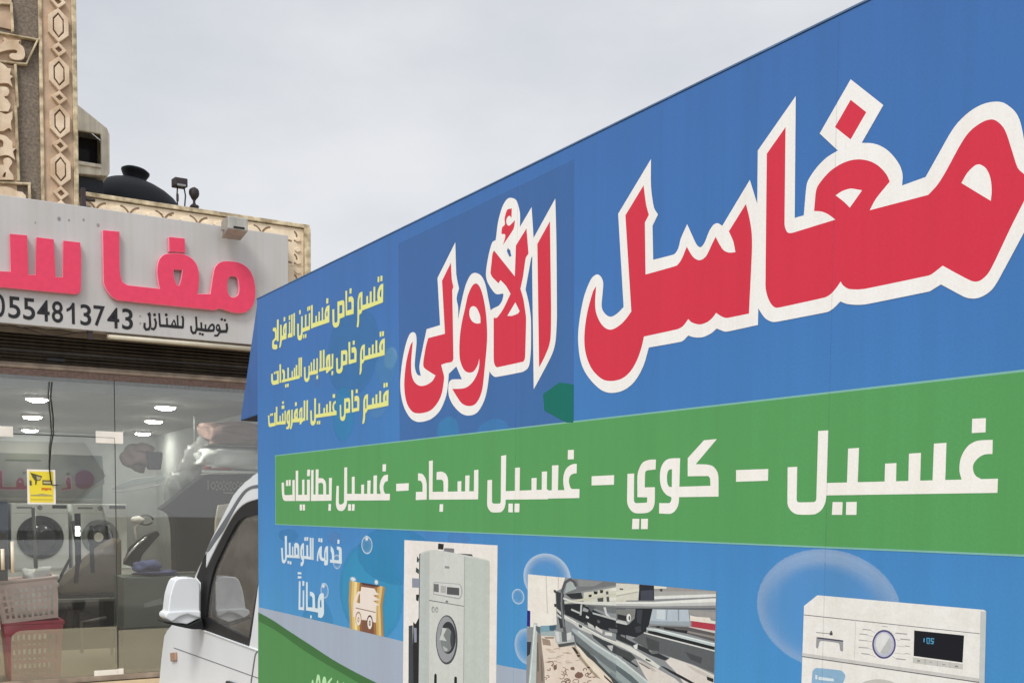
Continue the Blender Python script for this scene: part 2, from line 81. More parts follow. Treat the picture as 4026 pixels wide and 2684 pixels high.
  ('e4e58c', '1079.5,2244.8! 1077.8,2192.3! 940,2190.8! 928.3,2192.6! 928.3,2206.3! 940,2206.1! 1042.9,2202.6! 1039.2,2215.7 1042.8,2230.8 1053.9,2241.4 1064.9,2245|1042,2270.8! 1053.8,2268.7! 1053.1,2253.2! 1041.3,2255.3!|1061.2,2270.1! 1073.9,2267.8! 1073.3,2252.9! 1060.5,2254.6!|1013.7,2246.7! 1026.1,2245.4! 1026.2,2202.1! 1013,2202.6!|988.3,2237.5! 1001.6,2236.1! 1000.9,2199.7! 988.4,2200.9!|964.2,2228.3! 976.9,2226.7! 976.9,2198.7! 963.4,2199.2!|936.9,2246.1! 936.9,2191.2! 928.3,2183.6 914.4,2180.8 913.2,2168 908.4,2147.5 895.6,2147.7! 900.4,2169.9 901.3,2218.7 906.5,2235.7 916.4,2245.4|843.7,2270.7! 858.1,2269.1! 856.8,2253.7! 842.9,2255.1!|835.4,2245.6! 856,2245.6 870.3,2238.3 874.3,2227.8 873,2190.3! 814.5,2193.2! 811.3,2268.7! 825.1,2267.5! 825,2207.4! 858,2206.5! 856.8,2225.7 851.9,2230.6 836.2,2230.6!|750,2245.9! 793.6,2244 804.1,2235.7 805.3,2192! 767.9,2190.8! 765.8,2179.3 757.1,2170.4 737.6,2168 720.2,2173.8 711.4,2185.3 709.4,2228.4! 725.6,2227.3! 726.8,2188.3 735.5,2183.6 746.4,2184.6 750.7,2191.6|661.8,2270.3! 678.4,2268.5! 677,2252.4! 660.4,2254.1!|687.3,2245.6! 685.7,2192.4! 536.5,2194.1! 536.6,2209.3! 648.8,2206.4! 648,2223.9 655.8,2240.1 669.4,2245.8|623.9,2247.6! 635.3,2246.4! 635.1,2203.2! 623.6,2203.1!|596,2238.7! 607.6,2237.5! 607.4,2203.6! 595.8,2203.5!|570.1,2229.4! 583.3,2227.9! 583.2,2203.6! 570,2203.7!|532.3,2268.9! 547.6,2267.8! 546.1,2192.8! 531.7,2193.9!|522.2,2205.1! 522.1,2191.6! 454.2,2191.8! 454.3,2205.5!|512.8,2245.9! 524.9,2245! 523.1,2199.6! 512.4,2200.2!|499.3,2268.7! 512,2268! 510.4,2254.4! 499.2,2255.2!|513.9,2268.7! 526.5,2268! 524.9,2254.8! 513.8,2255.3!|478.5,2246.5! 492.3,2245.4! 490.9,2198.6! 478.1,2198.6!|463.1,2183.3! 474,2182.8! 472.9,2170.2! 463,2170.6!|479,2183! 491.8,2182.2! 490.2,2169.8! 478.8,2169.5!|444.7,2246.1! 458.6,2244.9! 457.2,2192.3 454.1,2176.3 443,2168.7 427.8,2168.8 415.2,2174.1 408.7,2186 407,2226.8! 423.3,2225.4! 424,2187.7 430.5,2184 438.1,2185.8 443.2,2196.1|426.2,2269! 441.3,2268! 439.7,2254.1! 426.1,2254.9!|373.5,2266.8! 387.9,2266.1! 385.6,2190.9! 371.6,2190.9!|351.6,2265.4! 366.2,2265.1! 363.8,2189.1! 350.8,2190.3!|330.3,2245.2! 341.9,2244.4! 341.3,2192.1! 329.7,2192.7!|321.9,2205! 364,2203.1! 363.8,2189.1! 319.1,2191.3!|329.5,2265.9! 343.7,2265.7! 343.5,2249.8! 329.3,2250!|279.7,2267.6! 295.9,2266.2! 294.1,2252.3! 278.5,2253!|309,2243.5! 305.7,2190.2! 257,2190.8! 257.2,2206.1! 273.5,2205.8! 272.2,2226.9 282.1,2240.7 295.6,2244.5|244,2246.1! 259.3,2244.9! 260.9,2196 256.9,2181.3 245.7,2167.4 233.1,2169.9! 242.2,2188.9|212.1,2268.9! 230.4,2267.2! 228.4,2192.6! 211.1,2192.9!|170.1,2244.8! 193.9,2244.4 207.8,2235.8 210.1,2198.8! 187.6,2197.8 181.8,2186.9 212.7,2182.1! 214.1,2167.4 181.6,2168.5 165.7,2175.3 162,2191.4 167.8,2202.3 190.6,2208.1 192.5,2224.3 188.1,2230.7 170,2235.1!|1055.7,2112.6! 1067.7,2111.2! 1067,2096.7! 1055.7,2098.2!|1071.4,2111.7! 1084.8,2110.2! 1083.7,2096.9! 1071.4,2097.7!|1090,2089.7! 1088.7,2042.2! 951.3,2042.7! 943.3,2043.7! 943.3,2056! 951.3,2055.1! 1055.8,2054.1! 1052,2068.2 1057.6,2080.3 1070.7,2088.2|1027.3,2091.4! 1039.9,2090.6! 1040,2052! 1027.4,2052.7!|1003.1,2082.4! 1015.8,2081.6! 1014.7,2051.8! 1003.2,2052.3!|979,2075.6! 992.6,2074.7! 991.5,2052.1! 979,2052.7!|954.5,2090.1! 953.3,2044.2! 943.3,2037 933.3,2033.2 931.3,2015.2 923.2,2004.4 915.1,2004.9! 919.2,2028.1 920,2066.3 926.5,2082.1 937.3,2089|866.7,2111! 881.6,2110.2! 880.4,2097.8! 866.7,2098.2!|857.5,2091.4! 878.3,2091.4 891.5,2084.7 894.8,2074.3 893.9,2044.2! 836.4,2043.9! 834.4,2111.2! 848.3,2110.3! 848.2,2056.1! 878.3,2055.2! 877.5,2071.3 872.1,2075.3 858.3,2075.3!|778.6,2091.7! 815.3,2089.8 825.9,2082.5 825.8,2045.1! 791.5,2044.6! 790.2,2033.5 780.6,2025.1 760.9,2023.6 745.5,2028.7 740.2,2037.1 739,2073.8! 753.6,2073! 754.3,2040.8 760.9,2036.6 769.7,2038.3 776.3,2043.6|704.5,2091! 718,2090.2! 716.5,2050.1! 704.3,2047.9!|702.9,2037.5! 716.5,2037! 715.1,2024! 701.5,2024.5!|692.7,2091.8! 693.9,2050.8! 716.5,2055.4! 716.5,2045.8! 682.5,2039.7 668.7,2034.9 657.2,2037! 659.5,2045.7! 600.9,2045.6! 600.9,2055.5! 659.6,2054.6! 657.3,2070.8 659.7,2084.7 673.6,2092|631.9,2112.1! 646.9,2111.2! 645.6,2048.9! 631.6,2049.5!|606,2112.5! 621.6,2111.9! 621.2,2048.8! 605.6,2049.6!|577.2,2091.6! 590.2,2091! 589.9,2042.2! 576.9,2042.6!|576.9,2037.2! 592.7,2036.5! 591.2,2024! 575.8,2024.6!|550.6,2092.3! 562.7,2091.4! 562.4,2048.7! 550.3,2049.1!|528.5,2084.4! 540.7,2083.5! 539.5,2049.3! 528.2,2049.5!|508.6,2075.5! 520,2074.8! 518.3,2049.6! 508.4,2049.7!|515.9,2055.4! 589.9,2054! 589.9,2041.3! 515.8,2043.4!|519.8,2053.1! 518.3,2038.6 513.2,2028 495.7,2023.3 478.2,2027.8 469.6,2037.9 468.4,2075.3! 482.1,2074.7! 483.3,2040.3 490.8,2035.8 500.8,2036.6 505.9,2043.5 507,2054.5!|435.5,2111.1! 450.9,2109.8! 448.8,2045.6! 434.9,2046.1!|419,2111.7! 431.4,2111.2! 429.8,2043.8! 418.4,2043.9!|392.7,2090.1! 408.4,2089.3! 406.5,2050.8! 392.3,2051.3!|375.2,2082.5! 388.4,2081.7! 387.1,2050.9! 374.9,2051.1!|353.9,2074.3! 366.1,2073.6! 365.3,2050.2! 353.6,2050.4!|257.9,2053.1! 429.9,2053.1! 428.7,2042! 257.8,2044.3!|313.5,2090.1! 328.7,2089.1! 326.7,2051.2! 313.1,2051.6!|291,2035.3! 306.4,2034.8! 304.6,2023.4! 290.9,2023.7!|310.2,2035.4! 326.5,2034.8! 324.8,2023.4! 310.1,2023.8!|264,2090.6! 283.3,2084.6 290.3,2073.2 288.4,2050.1! 271.8,2049.8! 272.1,2073.2 263.8,2078.9!|235.1,2110.4! 251.9,2109.3! 252.2,2044.9! 236.5,2045.4!|210.4,2089.4! 227.4,2088.6! 228.6,2043.2! 172.4,2044 156.1,2051.1 150.4,2061.7 150.8,2085.7! 167.1,2085! 169.7,2063.8 178.4,2058 211.7,2058.7!|178.8,2089.7! 190.3,2089.1! 190.2,2080.6! 178.7,2081.2!|194.9,2090! 207.5,2089.7! 207.4,2080.8! 194.8,2081.1!|1082.1,1964.2! 1093.3,1963.1! 1092.6,1949.7! 1081.1,1950.7!|1096.9,1963.2! 1109.8,1962! 1109.1,1950.5! 1097,1950.8!|1115.4,1942! 1113.7,1897! 969.2,1896! 965.2,1896.3! 965.2,1909.5! 971.2,1909! 1080.4,1910! 1078.5,1922.2 1082.2,1931.4 1095.2,1939.1|1053.4,1943.6! 1066.2,1943! 1065.5,1907.2! 1053.4,1907.4!|1028.3,1936.1! 1040.9,1935.5! 1040.2,1906! 1028.3,1906.9!|1004.4,1927.6! 1017.9,1927.3! 1017.2,1906.2! 1004.4,1906.4!|977,1941.9! 975.1,1896.3! 965.2,1888.8 957.3,1886.1 955.3,1871.3 947.3,1857.7 935.3,1857.7! 942.1,1880.5 943.3,1922 949.3,1934.8 961.2,1941.2|888.4,1963.5! 903.6,1962.4! 902.8,1951.3! 888.4,1952!|880.1,1943.2! 900.7,1943.9 912.2,1937.9 915,1929.3 913.8,1897.6! 859.3,1896.6! 855.2,1964! 869.8,1963.5! 869.7,1907.7! 898.7,1908! 898.7,1925.6 893.3,1928.6 880.1,1928!|802,1943! 836.2,1942.3 846.7,1935 846.7,1897.5! 812.6,1897.4! 811.7,1888 804,1877.3 786.6,1875.9 774.4,1880.2 769.2,1891 767.1,1926.8! 778.1,1926.4! 780.1,1892 785.8,1888.1 793.2,1889.3 800.6,1895.7|711.6,1964.6! 731.8,1963.4! 730.4,1951.6! 711.5,1952.8!|736.2,1942! 735.3,1933.7! 725,1931.9 722.7,1922.4 727.1,1914.1 742.7,1909.5! 742.7,1897.2! 568.6,1899.6! 568.7,1911.4! 715.9,1909.7! 709.2,1919.9 711.5,1932.1 720.5,1940.1|683.3,1944.6! 698.8,1944! 697.8,1907.5! 683.2,1907.7!|657.5,1937.2! 672.7,1936.6! 671.7,1907.6! 657.3,1907.8!|635.5,1927.3! 649.5,1926.8! 648.5,1907.5! 635.4,1907.6!|594.4,1945! 608.7,1944.4! 607.5,1906.8! 594.2,1906.9!|579.7,1888.8! 592.6,1888.5! 592.6,1877.9! 579.6,1878.2!|596,1889! 609.3,1888.4! 608.3,1877.3! 595.9,1877.7!|557.9,1964.4! 573.9,1963.6! 572,1899.3 568.5,1884.9 556.3,1878.4 541.6,1877.1 529.4,1882 524.5,1893.4 522.3,1927.7! 537.1,1927.1! 539.3,1896.1 545.7,1891 554,1892.3 557.4,1900.3|490.1,1964.1! 503.6,1963.4! 502.1,1897.6! 488.1,1897.6!|464.8,1964.7! 480,1964.2! 478,1897.4! 464.3,1897.4!|452.9,1944.1! 452.6,1905.7! 464.4,1908.6! 464.3,1897.4! 446.3,1892.9 438.6,1887.8 425.6,1889! 428.3,1896 351.9,1899.1! 352,1911.6! 423.2,1909.6 423.4,1926.6 431.3,1941.1|384.5,1965.6! 402.9,1964.5! 401.2,1951.9! 384.4,1952.7!|410.5,1943.6! 410.2,1906.7! 376,1908! 374.6,1926.3 381.6,1937.2 394.8,1942.9|349.7,1943.5! 363,1942.8! 362.6,1900.3 357.1,1887.2 347.4,1877.2 335.5,1878.9! 345.4,1895.6|336.2,1944.5! 338.5,1901.9 335.6,1886.6 321.9,1878.8 300.1,1879.5! 300.2,1886.9! 313.9,1888 318.3,1895.5 305.8,1902.1 302.2,1919.8 306.2,1935.1 317.2,1943|284.3,1944.5! 297,1944.3! 294.8,1897.9! 283.7,1898.1!|259.2,1937.5! 273.1,1937.1! 271.6,1905.3! 258.8,1905.2!|233.8,1930.5! 246.8,1930.2! 245.9,1905! 233.5,1904.8!|202.2,1910.8! 294.9,1909.6! 294.8,1897.3! 202,1900.5!|260.8,1978.6! 279.2,1978! 277.9,1969.4! 260.7,1969.8!|255,1964.3! 282.9,1963.7! 281.6,1951.5! 254.9,1952.6!|197.2,1964.9! 213.2,1964.2! 212.3,1900.2! 197.4,1900.2!|180.7,1945.2! 195.7,1945.1! 195.1,1898.3! 137.9,1896.9 123.2,1901.9 117.5,1916.4 114.8,1939.9! 129.7,1939.8! 132.3,1915.4 139.3,1909.9 180.3,1910.3!|137.5,1944.9! 150.4,1944.8! 150.3,1936! 137.3,1936.3!|153.3,1945! 167.9,1944.7! 167.8,1936.1! 153.2,1936.2!', '1066.8,2231.4! 1059.4,2228 1055.8,2217.7 1057.6,2211.1 1065.7,2209!|923.5,2232.9! 917.2,2229.1 914.4,2216.6 915.6,2196.9 924.3,2195.6!|765.9,2231.6! 787.2,2230.8! 788.5,2206.3! 765.9,2206.3!|670.6,2230.9! 662.5,2225.2 662.5,2214.8 670.6,2213.6!|293.8,2229.6! 287.3,2224.8 287.2,2213.5 293.6,2210.7!|1076.3,2077.9! 1070,2074 1067.8,2066.3 1070.1,2058.8 1076.4,2058!|941.3,2078.6! 935.3,2074.4 933.3,2063 934.5,2048 942.5,2047.1!|793.7,2078.7! 811.8,2077.4! 811.8,2057.7! 793.7,2058.1!|678.1,2079.1! 672.5,2072.6 672.5,2054.9 678.9,2054.2!|1100.7,1929.8! 1095.2,1925.5 1093.4,1917.7 1095.3,1912 1100.8,1912.3!|964.4,1931.8! 958.1,1927.4 956.5,1915.9 958.1,1900.9 965.2,1901.2!|816.1,1931.5! 834,1931.2! 834,1911.2! 816.1,1910.9!|441.5,1932.8! 435.3,1927.6 435.2,1910.6 441.3,1910.2!|398.9,1930.2! 393.1,1925 393,1917.3 398.8,1916.9!|322.5,1932! 317,1926.5 316.8,1909.1 323.9,1906.7!'),
 ],
 'delivery_text': [
  ('d3e2ea', '281.3,1507.6! 303,1508.6! 302.2,1439.9 297.6,1423.7 281.4,1412.7 265.3,1410.9 252.3,1416 247.9,1430.8 243.1,1464.1! 261.4,1465.8! 265.5,1429.3 271.9,1422.6 282.9,1427.7 283.1,1443.7|291.4,1442.9! 421.9,1442.3! 424.9,1434.7! 291.3,1432.6!|320.5,1484.8! 338.1,1485.8! 337.6,1436.7! 321.2,1436.1!|307.1,1421.9! 323,1421.4! 322.8,1411.2! 307,1411.6!|327.4,1420.9! 344.9,1420.8! 344.8,1410! 327.2,1410.3!|351.7,1472.2! 364.1,1473! 365,1435.6! 351.3,1435!|371.6,1481.8! 385.8,1486.7 407.2,1485.1 419.2,1475.5 421.8,1435.7! 373,1433.7!|464.1,1487.9! 463.7,1435.2 460.6,1419.7 448.6,1410.3 430.6,1409.5! 433.7,1420.7 445.7,1423.4 445.8,1430.1 433.9,1436.2 428.1,1455.9 434.2,1476 449.3,1486.3|484.7,1481.9! 501,1482.4! 501.8,1439! 485.5,1438.3!|467.2,1507.7! 481.9,1508.5! 481.8,1496! 467.1,1495!|486,1508.6! 502.4,1509.4! 501.1,1497.2! 485.9,1495.9!|460.8,1445! 527.9,1444.4! 530.7,1434.8! 460.7,1435.1!|515.1,1507.8! 531.2,1507.5! 533.5,1434.9! 516.3,1435.2!|536.9,1507.2! 549.4,1507.1! 548.9,1434.5! 536.4,1434.4!|748.4,1507.5! 764.8,1507.3! 763.8,1494.2! 747.3,1494.5!|743.2,1485.8! 768.8,1484.6 781.5,1476.9 782.9,1432.3! 688,1432.1! 688,1442.5! 759.5,1442.4! 759.6,1470 753.4,1474.9 743.1,1475.6!|693.5,1486.3! 714.5,1476.6 722.3,1462.5 722.2,1435.7! 703.8,1434.9! 702.4,1459.7 693.4,1469.7!|672.2,1484.6! 672,1437.6 669.2,1425 653.1,1421.1 639.5,1422.5! 639.6,1438.3 641.4,1467.9 653.4,1481.9|620.7,1483! 620.5,1448.1 645.1,1444.9! 645,1434.4! 614.9,1435.2 601.2,1443.1 595.7,1462! 590.1,1442.6 590,1432! 577.1,1432.5! 580.6,1455 595.8,1474.7 609.7,1481.6|590.5,1507.5! 604.3,1508.5! 604.3,1496.2! 590.4,1495.8!|608.7,1508! 625.2,1507.8! 624.1,1494.7! 608.7,1495.1!|405,1387.1! 439.4,1387.8! 439.4,1381.2! 405,1379.3!|404.9,1373.1! 439.3,1374.1! 439.3,1367.5! 404.8,1364.8!|415.1,1356.5! 431.4,1356.8! 428.1,1258.4! 411.1,1258.1!|450.9,1327.7! 464.5,1328! 464,1261.3! 449.1,1260.1!|448.2,1359.6! 466,1359.5! 464.7,1342.9! 448,1343!|411.2,1268.2! 464.1,1270.2! 464,1260.2! 411.1,1258.1!|480.7,1357.6! 496.5,1357.6! 495.8,1261.8! 479.9,1261.6!|515.5,1327.7! 541.3,1326.2 558.3,1316.6 562.6,1275.9! 591.8,1277.2! 591.8,1263.3! 482.9,1261.8! 483,1272.8! 538.1,1276.1! 538.3,1306.5 529.8,1312.4 515.4,1313.5!|517.8,1248.3! 532.2,1248.5! 531,1238.6! 516.5,1238.4!|636.3,1328.4! 637.1,1269.2 630.4,1256 613.9,1248.1 586.1,1247.8! 586.2,1260.7 583.5,1279.8 586.4,1305.7 600.5,1323.8 619.9,1329.9', '388.7,1470! 399.7,1469.3 403.8,1448.3 388.5,1446.6!|452.1,1469.9! 446.1,1463.1 447.7,1445.6 453.7,1443.6!|656,1468.4! 650.6,1459.8 652.1,1438.9 658.6,1439.1!|614.2,1309.9! 604.2,1300.6 604.1,1283.6 616.8,1282.4!'),
 ],
 'delivery_icon': [
  ('b8965a', '841.3,1382.8! 834.8,1320.1! 846,1234.9! 864.1,1234.9! 853.1,1320.5! 860.5,1382.6!', ''),
  ('d9bd78', '860.5,1382.6! 853.1,1320.5! 864.1,1234.9! 882,1234.9! 871.3,1320.8! 879.6,1382.4!', ''),
  ('ead79c', '879.6,1382.4! 871.3,1320.8! 882,1234.9! 899.8,1234.9! 889.3,1321.2! 898.5,1382.2!', ''),
  ('c9a35c', '898.5,1382.2! 889.3,1321.2! 899.8,1234.9! 917.4,1234.9! 907.2,1321.6! 917.2,1382!', ''),
  ('8a6440', '917.2,1382! 907.2,1321.6! 917.4,1234.9! 934.9,1234.9! 924.9,1321.9! 935.7,1381.8!', ''),
  ('7c5440', '935.7,1381.8! 924.9,1321.9! 934.9,1234.9! 952.2,1235! 942.4,1322.3! 954,1381.6!|954,1381.6! 942.4,1322.3! 952.2,1235! 969.3,1235! 959.7,1322.7! 972.2,1381.4!|972.2,1381.4! 959.7,1322.7! 969.3,1235! 986.3,1235! 977,1323! 990.2,1381.2!', ''),
  ('7a4f3a', '990.2,1381.2! 977,1323! 986.3,1235! 1003.1,1235! 994,1323.4! 1008,1381!|1008,1381! 994,1323.4! 1003.1,1235! 1019.8,1235! 1010.9,1323.7! 1025.6,1380.8!', ''),
  ('9a7044', '1025.6,1380.8! 1010.9,1323.7! 1019.8,1235! 1036.3,1235! 1027.6,1324.1! 1043.1,1380.6!', ''),
  ('c8a45e', '1043.1,1380.6! 1027.6,1324.1! 1036.3,1235! 1052.7,1235! 1044.2,1324.4! 1060.4,1380.4!', ''),
  ('dcc184', '1060.4,1380.4! 1044.2,1324.4! 1052.7,1235! 1069,1235! 1060.7,1324.7! 1077.6,1380.2!', ''),
  ('ab8850', '1077.6,1380.2! 1060.7,1324.7! 1069,1235! 1085.1,1235.1! 1077,1325.1! 1094.6,1380!', ''),
  ('4a3038', '925.6,1382.9! 1062,1381.7! 1044.4,1376.8! 939.7,1376.9!', ''),
  ('e8dcd2', '928,1370.3! 1022.1,1370.6! 1035.5,1360! 1057.7,1355.8! 1013.2,1349.8! 1057.7,1339.7! 1013.2,1333.5! 1057.7,1324.5! 1035.6,1321.8! 1033.5,1270.9! 1004.3,1271.1! 972.3,1272.1! 930.3,1270.3! 892.2,1274.8! 868.1,1273.6! 870.5,1318.8! 901.9,1352.8! 924.7,1357.3!', '918.5,1350! 918.5,1319.5! 892.3,1319.5! 906.6,1341.3!'),
  ('8a6f5c', '887.5,1304.2! 1031.2,1302.3! 1031.2,1299.5! 887.5,1301.2!', ''),
  ('a98a62', '929.4,1273.7! 928.8,1268.8! 927.2,1264.1! 924.7,1259.8! 921.2,1256! 917.1,1253! 912.4,1251! 907.6,1250! 902.7,1250.1! 898,1251.2! 893.8,1253.4! 890.3,1256.6! 887.7,1260.5! 886.1,1265! 885.5,1269.8! 886.1,1274.7! 887.7,1279.5! 890.3,1283.9! 893.8,1287.6! 898,1290.6! 902.7,1292.6! 907.6,1293.5! 912.4,1293.4! 917.1,1292.2! 921.2,1289.9! 924.7,1286.8! 927.2,1282.9! 928.8,1278.5!', ''),
  ('e8dcd2', '924.7,1270.7! 924.2,1266.5! 923,1262.4! 920.9,1258.7! 918.2,1255.5! 915,1252.9! 911.4,1251.2! 907.6,1250.4! 903.7,1250.5! 900.1,1251.5! 896.8,1253.5! 894.1,1256.2! 892,1259.6! 890.8,1263.5! 890.3,1267.6! 890.8,1271.9! 892.1,1276! 894.1,1279.7! 896.9,1283! 900.1,1285.5! 903.8,1287.2! 907.6,1288! 911.4,1287.8! 915,1286.8! 918.2,1284.8! 920.9,1282.1! 923,1278.7! 924.2,1274.8!', ''),
  ('a98a62', '914.7,1269.2! 914.5,1267.4! 914,1265.6! 913.1,1263.9! 912,1262.5! 910.7,1261.4! 909.1,1260.6! 907.6,1260.3! 906,1260.4! 904.5,1260.8! 903.1,1261.7! 902,1262.9! 901.1,1264.4! 900.6,1266.1! 900.4,1268! 900.6,1269.8! 901.1,1271.6! 902,1273.3! 903.1,1274.7! 904.5,1275.8! 906,1276.6! 907.6,1276.9! 909.1,1276.8! 910.7,1276.4! 912,1275.5! 913.1,1274.3! 914,1272.8! 914.5,1271.1!', ''),
  ('e8dcd2', '911.4,1268.9! 911.3,1268! 911.1,1267.2! 910.8,1266.4! 910.3,1265.8! 909.8,1265.2! 909.1,1264.9! 908.5,1264.7! 907.9,1264.8! 907.3,1265! 906.8,1265.4! 906.3,1266! 905.9,1266.7! 905.8,1267.5! 905.7,1268.4! 905.8,1269.3! 905.9,1270.2! 906.3,1271! 906.8,1271.6! 907.3,1272.1! 907.9,1272.5! 908.5,1272.6! 909.1,1272.6! 909.8,1272.4! 910.3,1271.9! 910.8,1271.4! 911.1,1270.6! 911.3,1269.8!', ''),
  ('4a3630', '1010.1,1270.3! 1009.6,1265.5! 1008.1,1260.9! 1005.6,1256.7! 1002.3,1253! 998.4,1250.1! 993.9,1248.1! 989.3,1247.1! 984.6,1247.2! 980.1,1248.3! 976.1,1250.4! 972.7,1253.5! 970.2,1257.3! 968.7,1261.7! 968.1,1266.4! 968.7,1271.3! 970.2,1275.9! 972.7,1280.2! 976.1,1283.9! 980.1,1286.8! 984.6,1288.8! 989.2,1289.7! 993.9,1289.6! 998.3,1288.4! 1002.3,1286.2! 1005.6,1283.1! 1008,1279.3! 1009.6,1275!', ''),
  ('e8dcd2', '1005.6,1267.4! 1005.2,1263.3! 1004,1259.3! 1002.1,1255.6! 999.5,1252.5! 996.4,1250! 992.9,1248.3! 989.3,1247.5! 985.6,1247.6! 982.1,1248.6! 979,1250.5! 976.4,1253.2! 974.4,1256.5! 973.1,1260.3! 972.7,1264.3! 973.1,1268.5! 974.4,1272.5! 976.4,1276.2! 979,1279.4! 982.1,1281.8! 985.6,1283.5! 989.2,1284.3! 992.9,1284.1! 996.3,1283.1! 999.4,1281.2! 1002,1278.5! 1004,1275.2! 1005.2,1271.4!', ''),
  ('4a3630', '996.1,1265.9! 995.9,1264.1! 995.4,1262.3! 994.6,1260.7! 993.5,1259.3! 992.2,1258.2! 990.8,1257.5! 989.3,1257.1! 987.8,1257.2! 986.3,1257.7! 985,1258.5! 983.9,1259.7! 983.1,1261.2! 982.6,1262.9! 982.4,1264.7! 982.6,1266.5! 983.1,1268.3! 983.9,1269.9! 984.9,1271.3! 986.3,1272.3! 987.7,1273.1! 989.2,1273.4! 990.7,1273.4! 992.2,1272.9! 993.5,1272! 994.6,1270.9! 995.4,1269.4! 995.9,1267.7!', ''),
  ('e8dcd2', '992.9,1265.6! 992.8,1264.8! 992.6,1263.9! 992.3,1263.2! 991.9,1262.5! 991.4,1262! 990.8,1261.7! 990.2,1261.5! 989.6,1261.5! 989,1261.8! 988.5,1262.2! 988,1262.8! 987.7,1263.5! 987.5,1264.3! 987.4,1265.1! 987.5,1266! 987.7,1266.8! 988,1267.6! 988.5,1268.2! 989,1268.8! 989.6,1269.1! 990.2,1269.3! 990.8,1269.2! 991.3,1269! 991.8,1268.6! 992.3,1268! 992.6,1267.3! 992.8,1266.5!', ''),
 ],
 'wave': [
  ('a2aebf', '-2.2,1233.8! 317.8,1235.3 627.8,1236 836.2,1236.1 1205.4,1234.6 1710.8,1232.8 1839.8,1236 2242.7,1239.7 2587.4,1237.7 2894.2,1230.8 2896.8,1159.2! -13.2,577.6!', ''),
  ('3a6f3c', '-4.2,1214.5! 144.1,1200 317,1175.5 528.5,1146.9 721,1120.8 896.9,1103.9 1042.7,1093 1276.6,1078.6 1530.7,1079.8! 1532.3,933.1! -14.5,604.6!', ''),
  ('4e8c50', '-4.8,1181.4! 202.8,1162.2 425,1127.6 626.8,1103.6 810.8,1085.4 913.6,1074.8 1170.8,1059 1471,1052! 1472.3,920.4! -14.5,604.6!', ''),
  ('b6e2ac', '560.5,993.3! 563.6,1025.4 575.3,1052.3 584.8,1058.4 599,1053.7 605.5,1031.3 609.1,1000.5!|614.7,1001.4! 618.6,1033.2 627.2,1052.1 636.5,1058.1 650.3,1055.3 655.8,1038.4 659.3,1008!|650.1,1006.6! 661.3,1039.2 686.9,1056.7 700.4,1063.2 701.3,1057.6 683.2,1042.3 677.6,1010.7!|522.6,987.7! 526.7,1020.2 531.7,1031.7 541.4,1033 546.2,1023 547.9,991.4!|738.6,1019.8! 740.4,1050.3 743.1,1059.1 751,1059.5 752.7,1052.1 754.4,1022.1!|788.3,1027.1! 790.1,1059.4 796.1,1060.9 797.7,1028.5!', '576.8,995.7! 580.8,1027.8 585.7,1040.2 592.3,1029.4 594,998.3!'),
 ],
 'machine_picture': [
  ('ece8e4', '1216.5,1518.5! 1711.9,1519.1! 1709.4,1109.6! 1208.3,1045.5!', ''),
  ('1c1e22', '1414,1514.9! 1445,1514.3! 1442.1,1499.5! 1412.3,1499.9!|1306.4,1482.5! 1317,1485.9! 1310.6,1062! 1301.2,1060.5!|1288.3,1371.5! 1305.8,1372.8! 1301.9,1353.9! 1288.4,1356!|1271.8,1295.2! 1285.5,1290.2! 1308.9,1314.1! 1307.3,1061.5! 1266.4,1054.9!', ''),
  ('3c454b', '1244.3,1281.6! 1268.4,1285.5! 1276.7,1056.5! 1243.6,1051.2!|1294.3,1477.4! 1306.5,1468.6! 1301.2,1459.1! 1291.1,1461.7!|1287.8,1446.1! 1305.3,1440.8! 1304.1,1428.3! 1286.5,1433.6!', ''),
  ('8f95a8', '1264.2,1415.3! 1308.2,1416.2! 1307,1391.4! 1264.4,1389.3!|1275.3,1279.9! 1292.3,1280! 1292.6,1241! 1279,1239.5!', ''),
  ('7d7c80', '1448.2,1504.1! 1499.5,1504.4! 1499.6,1492.7! 1442.2,1494.4!', ''),
  ('3a3a3e', '1499.6,1492.2! 1589.2,1493.2! 1594.9,1488.7! 1502.6,1487.9!', ''),
  ('cfd3cf', '1311,1481.1! 1324.3,1488.4 1369.8,1496.1 1417.3,1497.1 1583.6,1488.8 1644.5,1484.2 1674.1,1480 1678.1,1465! 1677.4,1121! 1303.9,1060.9!', ''),
  ('bcc4c3', '1311,1481.1! 1366.6,1492.9! 1364.8,1070.7! 1303.9,1060.9!', ''),
  ('c0c8c2', '1554.1,1485.9! 1674.7,1479.7! 1677.4,1121! 1551.5,1100.8!', ''),
  ('8a8f8e', '1552.9,1485.9! 1555.2,1485.9! 1552.7,1101! 1550.3,1100.6!', ''),
  ('8c8f90', '1449.9,1457.5! 1475.4,1457.5! 1474.3,1451.6! 1449.9,1451.6!', ''),
  ('a9acae', '1389.7,1412.5! 1527,1415.8 1541.7,1406.6 1541.9,1389.3 1527.4,1376.1 1386.8,1378.4!', ''),
  ('d2d4d2', '1392.9,1410.5! 1524.1,1413.6 1535.9,1404.8 1536.1,1388.9 1524.5,1380 1391.9,1381.2!', ''),
  ('6d6f72', '1389.7,1407.3! 1418.1,1408.2! 1418.3,1386.6! 1389.9,1387.1!', ''),
  ('b0b0b0', '1428.8,1405.3! 1458.3,1405.6! 1457.3,1386.9! 1427.7,1386.7!', ''),
  ('55565a', '1462.6,1403.8! 1527.1,1405.1! 1527.3,1386! 1461.6,1384.6!', ''),
  ('6e7274', '1364.4,1362.9! 1552,1361.3! 1552,1359.3! 1364.4,1360.4!|1455.6,1367! 1463,1369! 1469.1,1367.1! 1467.9,1362.9! 1455.7,1363.1!', ''),
